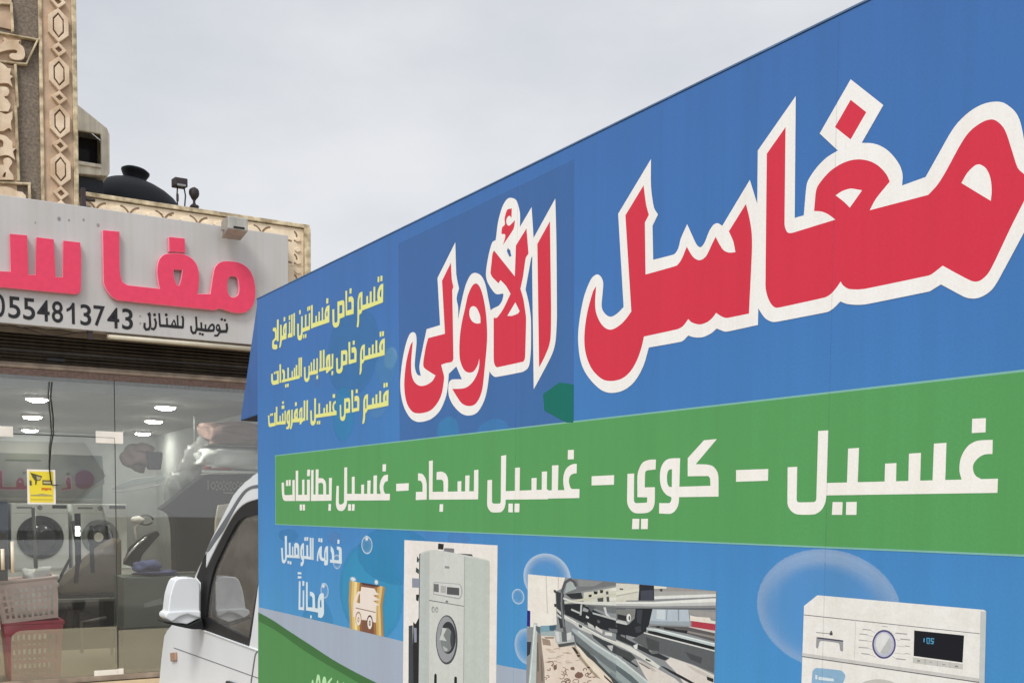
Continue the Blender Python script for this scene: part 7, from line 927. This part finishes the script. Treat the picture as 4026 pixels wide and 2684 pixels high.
artwork('banner_lettering', [
    ('8a7c80', '-620,2120! -540,2120! -535,1890! 40,1900! 40,1840! -640,1830!|250,2060! 330,2070! 350,1850! 180,1830! 180,1870! 300,1890! 300,1980! 250,1990!|-700,2100! -660,2100! -660,1840! -1300,1840! -1300,1890! -700,1890!', ''),
    ('78464e', '-600,2100! -555,2100! -555,1880! -380,1880! -380,1960 -340,2010 -290,1990 -280,1900! 10,1890! 10,1855! -600,1850!|260,1960 290,2030 320,1990 325,1870! 200,1850! 200,1865! 280,1890!', '-350,1950 -330,1970 -310,1940!|290,1985 300,1995 305,1965!'),
    ('6a5258', '380,2050 440,2120 520,2140 600,2100 640,2020 610,1930 540,1880 450,1870 390,1920', ''),
    ('5a5f50', '-300,2060! -260,2060! -260,2095! -300,2095!|265,2060! 310,2060! 310,2095! 265,2095!|-520,2260! -60,2265! -60,2240! -520,2235!', ''),
    ('77786c', '-500,2330! -60,2340! -60,2275! -500,2270!', '')], -.013, bn)

def basket(name, label, mt, loc, w0, w1, d, h, rows, lean=0.0):
    """tapered plastic basket with slotted sides"""
    o = thing(name, label, 'laundry basket', SHOP, loc)
    bm = BM()
    def wall(sy):
        out = [(-w1, 0), (w1, 0), (w0, h), (-w0, h)]
        holes = []
        for r in range(rows):
            z0 = h * (.10 + .78 * r / rows); z1 = z0 + h * .56 / rows
            wd = w1 + (w0 - w1) * (z0 / h) - .03; nn = 9
            for q in range(nn):
                cx = -wd + 2 * wd * (q + .5) / nn; holes.append(rect(cx - wd / nn * .55, cx + wd / nn * .55, z0, z1))
        plate(bm, [out], holes, sy * d - .004, sy * d + .004)
    wall(-1); wall(1)
    for s in (-1, 1):
        v = [bm.verts.new((s * w1, y, 0)) for y in (-d + .005, d - .005)] + [bm.verts.new((s * w0, y, h)) for y in (d - .005, -d + .005)]; bm.faces.new(v)
    box(bm, -w1 + .002, w1 - .002, -d + .006, d - .006, 0, .012)
    finish('basket_wall', bm, mt, o)
    bm = BM(); tube(bm, [(-w0, -d, h), (w0, -d, h), (w0, d, h), (-w0, d, h), (-w0, -d, h)], .018, 8); finish('rim', bm, mt, o, smooth=True)
    if lean: o.matrix_world = o.matrix_world @ Matrix.Rotation(lean, 4, 'Y')
    return o
basket('red_basket', 'red plastic laundry basket standing on the floor behind the shop glass', M['basket_r'], (-.80, .42, .02), .25, .215, .2, .52, 3)
basket('white_basket', 'pale pink slotted laundry basket of white clothes stacked on the red one', M['basket_w'], (-.83, .40, .565), .265, .235, .19, .37, 5, radians(-5))
t = thing('clothes_heap', 'crumpled white laundry heaped in the pale basket', 'laundry', SHOP, (-.80, .40, .93))
bm = BM(); blob(bm, (.0, -.01, -.18), (.22, .178, .165), 5, .04, flat=.4); blob(bm, (.05, -.02, .02), (.13, .12, .10), 9, .3); blob(bm, (.15, .03, -.04), (.09, .09, .08), 12, .3); finish('cloth', bm, M['cloth_w'], t, smooth=True)
tb = thing('pressing_table', 'brown cloth covered pressing table with a pale steel shelf rail', 'table', SHOP, (-.15, 1.2, .02))
bm = BM(); plate(bm, [ccw([(-.30, .70), (.305, .69), (.31, 1.27), (.16, 1.19), (-.28, .80)])], [], .0, .5); finish('cover', bm, M['cloth_brown'], tb, bevel=.03, segs=3)
bm = BM(); box(bm, -.36, .30, -.005, .52, .655, .695); finish('board', bm, M['dark_hole'], tb, bevel=.01)
bm = BM(); box(bm, -.37, .305, -.02, .0, .62, .652); finish('rail', bm, M['steel'], tb)
for x in (-.34, .28):
    for y in (.02, .48):
        bm = BM(); box(bm, x - .015, x + .015, y - .015, y + .015, 0, .618); finish('leg', bm, M['steel'], tb)
bm = BM(); box(bm, -.33, .27, .25, .27, .1, .6); box(bm, -.33, .3, .0, .5, .3, .33); finish('backing', bm, M['underside'], tb)
bm = BM(); tube(bm, [(-.1, -.03, .1), (-.1, -.03, .42), (.02, -.03, .43), (.14, -.03, .45)], .018, 8); finish('pipe', bm, M['steel'], tb, smooth=True)
bm = BM(); lathe(bm, [(.05, 0), (.07, .05), (.07, .15), (.03, .2), (.03, .26), (.01, .27)], 16); box(bm, .1, .22, -.05, .05, 0, .17); box(bm, -.02, .03, -.09, -.07, .1, .2)
props(place(finish('boiler', bm, M['dark_metal']), SHOP, (-.36, 1.28, .351)), 'small dark steam boiler on the lower shelf of the pressing table', 'boiler')
ir = thing('steam_iron', 'dark steam iron press with a bright metal edge tilted over the brown table', 'iron', SHOP, (.33, 1.15, 1.18))
bm = BM(); plate(bm, [ccw([(-.17, -.16), (-.03, -.2), (.02, -.06), (.20, .15), (.17, .19), (.05, .14), (-.1, .02)])], [], -.04, .06); finish('head', bm, M['speaker'], ir, bevel=.015)
bm = BM(); tube(bm, [(-.17, -.05, -.12), (-.11, -.05, -.04), (-.03, -.05, .05), (.06, -.05, .12)], .014, 8); finish('metal_edge', bm, M['chrome'], ir, smooth=True)
bm = BM(); tube(bm, [(-.04, 0, .1), (-.05, 0, .22), (.02, 0, .31)], .012, 8); blob(bm, (-.02, 0, .3), (.07, .05, .04), 2, .1); finish('arm_lamp', bm, M['patch'], ir, smooth=True)
bm = BM(); tube(bm, [(.06 + .07 * cos(a) * 1.1, 0, .3 + .05 * sin(a)) for a in [i * .45 for i in range(14)]], .01, 6); finish('hose', bm, M['dark_metal'], ir, smooth=True)
tub = thing('storage_cabinet', 'grey green cabinet with a lilac cloth on top behind the right glass pane', 'cabinet', SHOP, (.36, .5, .02))
bm = BM(); box(bm, -.32, 1.1, 0, .5, .40, .905); finish('front', bm, M['tub'], tub, bevel=.01)
bm = BM(); box(bm, -.33, 1.11, -.01, .5, .37, .398); box(bm, -.32, 1.1, .03, .5, 0, .369); finish('base', bm, M['steel'], tub)
bm = BM(); plate(bm, [outline('-130,640! 40,690! 60,630! 0,620! -120,600!')], [], -.006, -.001); finish('pale_patch', bm, M['int_wall'], tub)
bm = BM(); blob(bm, (0, 0, 0), (.19, .16, .028), 4, .25, flat=.8); blob(bm, (-.1, .05, .06), (.14, .15, .07), 8, .3)
props(place(finish('folded_cloth', bm, M['lilac'], smooth=True), SHOP, (.40, .68, .95)), 'lilac blue cloth folded on top of the grey green cabinet', 'cloth')
bm = BM(); tube(bm, [(0, 0, 0), (-.012, 0, .55)], .018, 10)
props(place(finish('steel_pole', bm, M['steel'], smooth=True), SHOP, (-.79, .1, 1.05)), 'thin grey pole standing in front of the left washing machine', 'pole')
bm = BM(); tube(bm, [(.0, 0, 0), (.03, 0, .3), (-.02, 0, .62)], .022, 8); tube(bm, [(.16, 0, .1), (.155, 0, .55)], .02, 8); tube(bm, [(-.2, 0, -.05), (-.05, 0, .25)], .014, 8)
props(place(finish('garment_stand', bm, M['speaker'], smooth=True), SHOP, (-.33, .95, .85)), 'dark thin garment stand in front of the right washing machine', 'stand')
rack = thing('blanket_shelf', 'shelf rack along the right side of the shop holding wrapped bedding', 'shelf', SHOP, (0, .8, 0))
def shz(z): return z
bm = BM(); box(bm, .92, TR - .02, 0, .5, 1.985, 2.0); box(bm, .90, TR - .02, -.003, .012, 1.98, 2.003); finish('shelf_board', bm, M['appliance'], rack)
bm = BM(); box(bm, .95, TR - .02, 0, .5, 2.26, 2.275); finish('shelf_board', bm, M['steel'], rack)
bm = BM(); box(bm, .93, .95, .46, .5, .05, 2.6); finish('upright', bm, M['steel'], rack)
for nm, lab, mt, c, r, sd, am in (
    ('blanket_bundle', 'dusty pink blanket bundle on the upper shelf', 'cloth_pink', (1.27, .95, 2.40), (.34, .2, .12), 3, .10),
    ('bedding_bundle', 'long white wrapped bedding bundle on the shelf under the pink one', 'plastic_wrap', (1.25, .95, 2.13), (.37, .2, .115), 6, .08)):
    bm = BM(); blob(bm, (0, 0, 0), r, sd, am, 4, flat=.55); props(place(finish(nm, bm, M[mt], smooth=True), SHOP, c), lab, 'bundle')
bm = BM(); blob(bm, (0, 0, 0), (.15, .05, .022), 11, .12, flat=.5)
props(place(finish('red_cloth', bm, M['cloth_red'], smooth=True), SHOP, (1.07, .84, 2.027)), 'small red folded cloth at the edge of the white shelf board', 'cloth')
rg = thing('folded_rug', 'dark grey rug with a pale geometric border draped below the shelf', 'rug', SHOP, (0, .86, 0))  # slab painted dark in place of the truck's reflection in the glass
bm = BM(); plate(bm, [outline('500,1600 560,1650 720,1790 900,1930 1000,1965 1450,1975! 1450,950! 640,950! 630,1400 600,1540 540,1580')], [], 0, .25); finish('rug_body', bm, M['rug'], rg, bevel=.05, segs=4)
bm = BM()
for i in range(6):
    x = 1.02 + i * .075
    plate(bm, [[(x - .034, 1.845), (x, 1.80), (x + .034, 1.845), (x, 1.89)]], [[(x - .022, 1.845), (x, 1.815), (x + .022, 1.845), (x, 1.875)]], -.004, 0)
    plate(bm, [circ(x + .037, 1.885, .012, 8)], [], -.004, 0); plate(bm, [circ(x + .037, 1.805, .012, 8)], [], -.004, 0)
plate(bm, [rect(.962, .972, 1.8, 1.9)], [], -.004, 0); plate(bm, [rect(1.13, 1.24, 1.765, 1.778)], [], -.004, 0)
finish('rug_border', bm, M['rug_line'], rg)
bm = BM(); plate(bm, [outline('1000,1290! 1010,1480! 1040,1640! 1180,1660! 1200,1600! 1190,1300!')], [], 0, .03)
props(place(finish('hanging_towel', bm, M['trim'], bevel=.01), SHOP, (0, .75, 0)), 'beige towel hanging beside the dark rug at the right of the shop', 'towel')
for nm, lab, mt, pts in (
    ('garment_bag', 'clear plastic garment bag hanging beside the wrapped bedding', 'clear_bag', [((.90, 1.0, 2.12), (.12, .08, .14)), ((.80, 1.0, 1.96), (.11, .07, .13)), ((.70, 1.0, 1.84), (.09, .06, .14)), ((.62, 1.0, 1.75), (.06, .05, .13)), ((.97, 1.0, 2.26), (.08, .06, .09))]),):
    bm = BM()
    for c, r in pts: blob(bm, c, (r[0] * 1.15, r[1], r[2] * 1.15), int(c[2] * 100), .2)
    props(place(finish(nm, bm, M[mt], smooth=True), SHOP), lab, 'garment bag')
bm = BM(); v = box(bm, -.095, .095, -.08, .1, -.11, .11)
for q in v:
    if q.co.z < 0: q.co.x *= .75
props(place(finish('wall_speaker', bm, M['speaker'], bevel=.02), SHOP, (.98, 3.5, 2.20)), 'dark grey box speaker hanging near the ceiling at the back right', 'speaker')
bm = BM(); blob(bm, (0, 0, 0), (.17, .1, .15), 14, .3); blob(bm, (.1, .0, .12), (.12, .1, .06), 15, .3)
props(place(finish('maroon_bundle', bm, M['maroon'], smooth=True), SHOP, (.78, 3.6, 2.23)), 'maroon cloth bundle left of the dark box speaker', 'bundle')
bm = BM(); plate(bm, [outline('-400,-90! -280,-20 -100,50 60,70 220,90! 260,50! 100,10 -100,-40 -280,-85')], [], 0, .03); plate(bm, [outline('-420,-120! -250,-105 0,-60 230,0! 230,-15! 0,-80 -250,-125')], [], 0, .02)
props(place(finish('ironing_board', bm, M['door_ring'], bevel=.008), SHOP, (.82, 3.3, 1.92)), 'grey pointed ironing board hung high above the right washing machine', 'ironing board')

# ================================================================== the delivery truck
truck = thing('delivery_truck', 'small white truck with a tall blue and green printed cargo box', 'truck', TRUCK)
BL, BW, BT, BB = 3.35, 1.62, 2.376, .78
bm = BM(); box(bm, 0, BL, .0015, BW, BB, BT - .002)
cargo = finish('cargo_box', bm, M['blue_plain'], truck)
bm = BM(); box(bm, 0.0005, BL, 0, .0014, BB, BT - .003); finish('printed_panel', bm, M['blue'], cargo)
bm = BM(); box(bm, -.002, BL + .004, -.0015, .03, BT - .002, BT + .001); box(bm, -.002, .012, .0315, BW, BT - .002, BT + .001); finish('top_edging', bm, M['edge'], cargo)
artwork('dark_patch', PRINTS['dark_patch'], -.00015, cargo, .38)
# round printed lights and bubbles, in panel millimetres: centre, radii, colour, alpha by radius
def bubbles(name, items, y):
    me = bpy.data.meshes.new(name); V, F, cols = [], [], []
    for k, (cx, cz, rx, rz, col, prof) in enumerate(items):
        n = 40; base = len(V); c = lin(col)
        for r, a in prof:
            for i in range(n):
                t = 2 * pi * i / n; al = a(t) if callable(a) else a
                V.append((cx + rx * r * cos(t), y - .000004 * (len(C.objects) % 12), cz + rz * r * sin(t))); cols.append((*c, al))
        for j in range(len(prof) - 1):
            for i in range(n): F.append((base + j * n + i, base + j * n + (i + 1) % n, base + (j + 1) * n + (i + 1) % n, base + (j + 1) * n + i))
    me.from_pydata(V, [], F)
    a = me.color_attributes.new('Col', 'FLOAT_COLOR', 'POINT')
    for i, c in enumerate(cols): a.data[i].color = c
    return link(name, me, cargo, [M['print']])
disc = lambda a: [(.001, a * .75), (.6, a * .75), (.85, a * .7), (.95, a * .55), (1, 0)]
for item in [
    (0.859, 2.079, 0.198, 0.136, '4a8cc2', disc(0.55)),
    (0.794, 1.897, 0.092, 0.085, '3f9ed0', disc(0.60)),
    (1.126, 2.029, 0.044, 0.032, '86b8dc', disc(0.75)),
    (1.096, 2.010, 0.071, 0.059, '5d9fd0', disc(0.50)),
    (1.040, 1.902, 0.061, 0.037, '6aa6d4', disc(0.45)),
    (0.580, 2.012, 0.027, 0.015, '6a92c8', disc(0.35)),
    (1.462, 1.804, 0.062, 0.039, '4aa0d8', disc(0.60)),
    (1.686, 1.783, 0.082, 0.039, '4f9ede', disc(0.55)),
    (0.985, 1.358, 0.227, 0.148, '3fa6d2', disc(0.85)),
    (1.147, 1.472, 0.254, 0.083, '3c9ace', disc(0.70)),
    (0.579, 1.224, 0.138, 0.098, '4ba0d2', disc(0.60)),
    (0.717, 1.512, 0.055, 0.022, '6d9fd8', disc(0.50)),
    (1.521, 1.530, 0.059, 0.020, '5d9ad8', disc(0.60)),
    (0.313, 1.510, 0.100, 0.024, '4a94cc', disc(0.40)),
]: bubbles('light_spot', [item], -.0002)
ring = lambda a, w=.2: [(.001, a * .06), (1 - 2 * w, a * .10), (1 - w, a * .42), (1 - w * .35, a * .9), (.985, a), (1, 0)]
bigring = [(.001, .04), (.62, .06), (.70, lambda t: .11 + .04 * sin(t)), (.80, lambda t: .13 + .24 * max(0, sin(t))), (.92, lambda t: .30 + .12 * max(0, sin(t))), (.985, .34), (1, 0)]
for item in [
    (2.713, 1.448, 0.149, 0.097, 'c3daf0', bigring),
    (1.920, 1.453, 0.095, 0.055, 'd4e8f6', ring(0.60, 0.20)),
    (1.804, 1.403, 0.027, 0.018, 'd4e8f6', ring(0.80, 0.16)),
    (1.844, 1.291, 0.054, 0.042, 'd4e8f6', ring(0.50, 0.30)),
    (0.968, 1.497, 0.039, 0.027, 'd4e8f6', ring(0.90, 0.14)),
    (0.642, 1.339, 0.033, 0.025, 'd4e8f6', ring(0.85, 0.18)),
    (0.743, 1.437, 0.032, 0.023, 'd4e8f6', ring(0.80, 0.16)),
    (0.966, 1.517, 0.014, 0.010, 'f2f8fb', [(.001, .9), (.5, .75), (1, 0)]),
    (0.867, 1.389, 0.027, 0.009, 'f2f8fb', [(.001, .9), (.5, .75), (1, 0)]),
    (1.034, 1.390, 0.016, 0.009, 'f2f8fb', [(.001, .9), (.5, .75), (1, 0)]),
    (0.631, 1.355, 0.017, 0.010, 'f2f8fb', [(.001, .9), (.5, .75), (1, 0)]),
]: bubbles('soap_bubble', [item], -.0003)
artwork('wave_band', PRINTS['wave'], -.00035, cargo)
artwork('green_stripe', [('7fb5a8', '186,1793.6! 3350,1793.6! 3350,1545.6! 186,1545.6!', ''), ('559b5a', '190,1790.5! 3350,1790.5! 3350,1548.5! 190,1548.5!', '')], -.00045, cargo)
artwork('shop_name', PRINTS['main_word'], -.00065, cargo)
artwork('shop_name', PRINTS['second_word'], -.00065, cargo)
artwork('green_patch', PRINTS['patch'], -.00055, cargo)
artwork('stripe_lettering', PRINTS['stripe_text'], -.00065, cargo)
artwork('service_lines', PRINTS['service_lines'], -.00065, cargo)
artwork('delivery_lettering', PRINTS['delivery_text'], -.00065, cargo)
artwork('delivery_icon', PRINTS['delivery_icon'], -.0006, cargo)
artwork('dry_cleaner_picture', PRINTS['machine_picture'], -.00055, cargo)
artwork('carpet_washer_picture', PRINTS['carpet_picture'], -.00055, cargo)
artwork('washing_machine_picture', PRINTS['washer_picture'], -.00055, cargo)
for x in (1.787, 2.712):                                             # joints between the vinyl strips
    bm = BM(); plate(bm, [rect(x, x + .0022, BB + .01, BT - .01)], [], -.0008, -.00075); finish('vinyl_seam', bm, M['seam_film'], cargo)
# wind deflector over the cab
bm = BM(); pr = [(-.001, BT - .006), (-.208, 1.942), (-.001, 1.95)]
A = [bm.verts.new((x, .002, z)) for x, z in pr]; B = [bm.verts.new((x, BW, z)) for x, z in pr]
bm.faces.new(A); bm.faces.new(B[::-1])
for i in range(3):
    f = bm.faces.new([A[i], A[(i + 1) % 3], B[(i + 1) % 3], B[i]]); f.material_index = 1 if i == 1 else 0
finish('wind_deflector', bm, [M['blue_plain'], M['underside']], truck, bevel=.004)

# cab: two side skins with real window openings, roof, screen, nose, all from the same profile
top = [tuple(float(c) / 1000 for c in s.rstrip('!').split(',')) for s in CAB['profile'].split()]
prof = [(-.001, 1.745)] + top + [(-1.615, .55), (-1.58, .36), (-1.40, .36), (-1.33, .50), (-1.18, .60), (-1.0, .60), (-.86, .50), (-.80, .36), (-.001, .36)]
Y0, Y1 = .03, BW - .03
frame_o = outline(CAB['frame']); glass_o = outline(CAB['glass'])
def clipx(p, x=-.001): return [(min(a, x), b) for a, b in p]
bm = BM()
door_opening = clipx(frame_o)
plate(bm, [ccw(prof)], [ccw(door_opening)], Y0, Y0 + .03)
plate(bm, [ccw(prof)], [ccw(door_opening)], Y1 - .03, Y1)
def skin(bm, pts, ya, yb, crown=.0, n=8):
    rows = []
    for x, z in pts:
        rows.append([bm.verts.new((x - crown * (1 - (2 * j / n - 1) ** 2) * .5, ya + (yb - ya) * j / n, z + crown * (1 - (2 * j / n - 1) ** 2))) for j in range(n + 1)])
    for a, b in zip(rows, rows[1:]):
        for j in range(n): bm.faces.new([a[j], a[j + 1], b[j + 1], b[j]])
skin(bm, [(-.001, 1.745)] + top[:4], Y0 + .001, Y1 - .001)                  # roof
skin(bm, top[9:] + [(-1.615, .55), (-1.58, .36)], Y0 + .001, Y1 - .001)     # nose
skin(bm, [(-.004, 1.744), (-.004, .36)], Y0 + .031, Y1 - .031)              # rear wall
skin(bm, [(-.002, .37), (-1.57, .37)], Y0 + .031, Y1 - .031)                # floor
cab = finish('cab', bm, M['white_paint'], truck, bevel=.014, segs=3, angle=50)
bm = BM(); skin(bm, [(x, z - .004) for x, z in top[3:9]], Y0 + .06, Y1 - .06); finish('windscreen', bm, M['car_glass'], cab)
for y, s in ((Y0, 1), (Y1, -1)):
    bm = BM(); plate(bm, [ccw(clipx(frame_o, -.002))], [ccw(clipx(glass_o, -.001))], y + s * .004, y + s * .026); finish('window_frame', bm, M['rubber'], cab, bevel=.003)
    bm = BM(); plate(bm, [ccw(clipx(glass_o, -.003))], [], y + s * .014, y + s * .018); finish('window_glass', bm, M['car_glass'], cab)
bm = BM(); plate(bm, [ccw(clipx(outline(CAB['groove']), -.002))], [], Y0 - .002, Y0 + .002); finish('drip_channel', bm, M['groove'], cab)
bm = BM(); plate(bm, [outline(CAB['doorgap'])], [], Y0 - .0015, Y0 + .002); plate(bm, [outline(CAB['crease'])], [], Y0 - .0012, Y0 + .002); finish('door_gap', bm, M['groove'], cab)
bm = BM(); plate(bm, [outline(CAB['belt'])], [], Y0 - .006, Y0 + .002); finish('belt_line', bm, M['white_paint'], cab, bevel=.002)
bm = BM(); plate(bm, [outline(CAB['marker'])], [], Y0 - .012, Y0 + .002); finish('marker_light', bm, M['amber'], cab, bevel=.006)
bm = BM(); plate(bm, [outline(CAB['handle'])], [], Y0 - .014, Y0 + .002); finish('door_handle', bm, M['black'], cab, bevel=.005)
bm = BM(); box(bm, -1.45, -.85, Y0 + .07, Y1 - .07, .75, .985); finish('dashboard', bm, M['black'], cab, bevel=.05, segs=3)
bm = BM(); tube(bm, [(-.72 + .07 * cos(a), .42 + .17 * sin(a), 1.0 + .15 * cos(a)) for a in [i * pi / 10 for i in range(21)]], .013, 8); tube(bm, [(-.72, .42, 1.0), (-.95, .42, .88)], .02, 8); finish('steering_wheel', bm, M['black'], cab, smooth=True)
for y in (.42, 1.15):
    bm = BM(); plate(bm, [outline('-560,650! -560,730 -300,740 -230,760 -150,1010 -120,1040 -70,1040 -65,1000 -90,650!')], [], y - .2, y + .2); finish('seat', bm, M['seat'], cab, bevel=.04, segs=3)
for pts, r in (([(-.93, Y1 - .07, 1.05), (-.60, Y1 - .09, 1.44), (-.36, Y1 - .1, 1.60)], .035), ([(-.84, Y0 + .09, 1.06), (-.78, Y0 + .09, 1.20), (-.66, Y0 + .095, 1.355), (-.50, Y0 + .10, 1.47), (-.30, Y0 + .11, 1.56)], .03)):
    bm = BM(); tube(bm, pts, r, 8); finish('pillar_trim', bm, M['trim'], cab, smooth=True)
# wing mirror, standing out from the door and seen from behind
mir = bpy.data.objects.new('wing_mirror', None); mir.name = 'wing_mirror'
def yz(s, sub=3): return outline(s, sub)
def plate_x(bm, pts, x0, x1):
    A = [bm.verts.new((x0, y, z)) for y, z in pts]; B = [bm.verts.new((x1, y, z)) for y, z in pts]
    bm.faces.new(A); bm.faces.new(B[::-1])
    for i in range(len(pts)): bm.faces.new([A[i], A[(i + 1) % len(pts)], B[(i + 1) % len(pts)], B[i]])
bpy.data.objects.remove(mir)
bm = BM(); plate_x(bm, yz(CAB['mirror']), -.80, -.90); mir = finish('wing_mirror', bm, M['white_paint'], truck, bevel=.026, segs=4, angle=40)
bm = BM(); plate_x(bm, yz(CAB['mirror_lip']), -.785, -.81); finish('mirror_lip', bm, M['white_paint'], mir, bevel=.006)
bm = BM(); plate_x(bm, yz(CAB['mirror_arm']), -.79, -.90); finish('mirror_arm', bm, M['rubber'], mir, bevel=.006)
# chassis and wheels
bm = BM(); box(bm, -.3, BL, .3, .4, .45, .6); box(bm, -.3, BL, 1.2, 1.3, .45, .6); box(bm, 0, BL, .2, 1.42, .61, BB - .002); box(bm, .0, .01, .05, BW - .05, .4, .608)
finish('chassis', bm, M['underside'], truck)
for x in (-1.09, 2.35):
    for y, s in ((.1, 1), (BW - .1, -1)):
        w = bpy.data.objects.new('wheel', None); C.objects.link(w); w.parent = truck; w.location = (x, y, .16)
        bm = BM(); lathe(bm, [(.17, -.08), (.26, -.085), (.28, -.06), (.28, .06), (.26, .085), (.17, .08)], 32, 'Y'); finish('tyre', bm, M['rubber'], w, smooth=True)
        bm = BM(); lathe(bm, [(.17, -.075), (.15, -.05 * 1), (.06, -.03), (.05, -.07), (.01, -.072)], 28, 'Y'); lathe(bm, [(.01, .03), (.165, .06)], 28, 'Y'); finish('rim', bm, M['rim'], w, smooth=True)
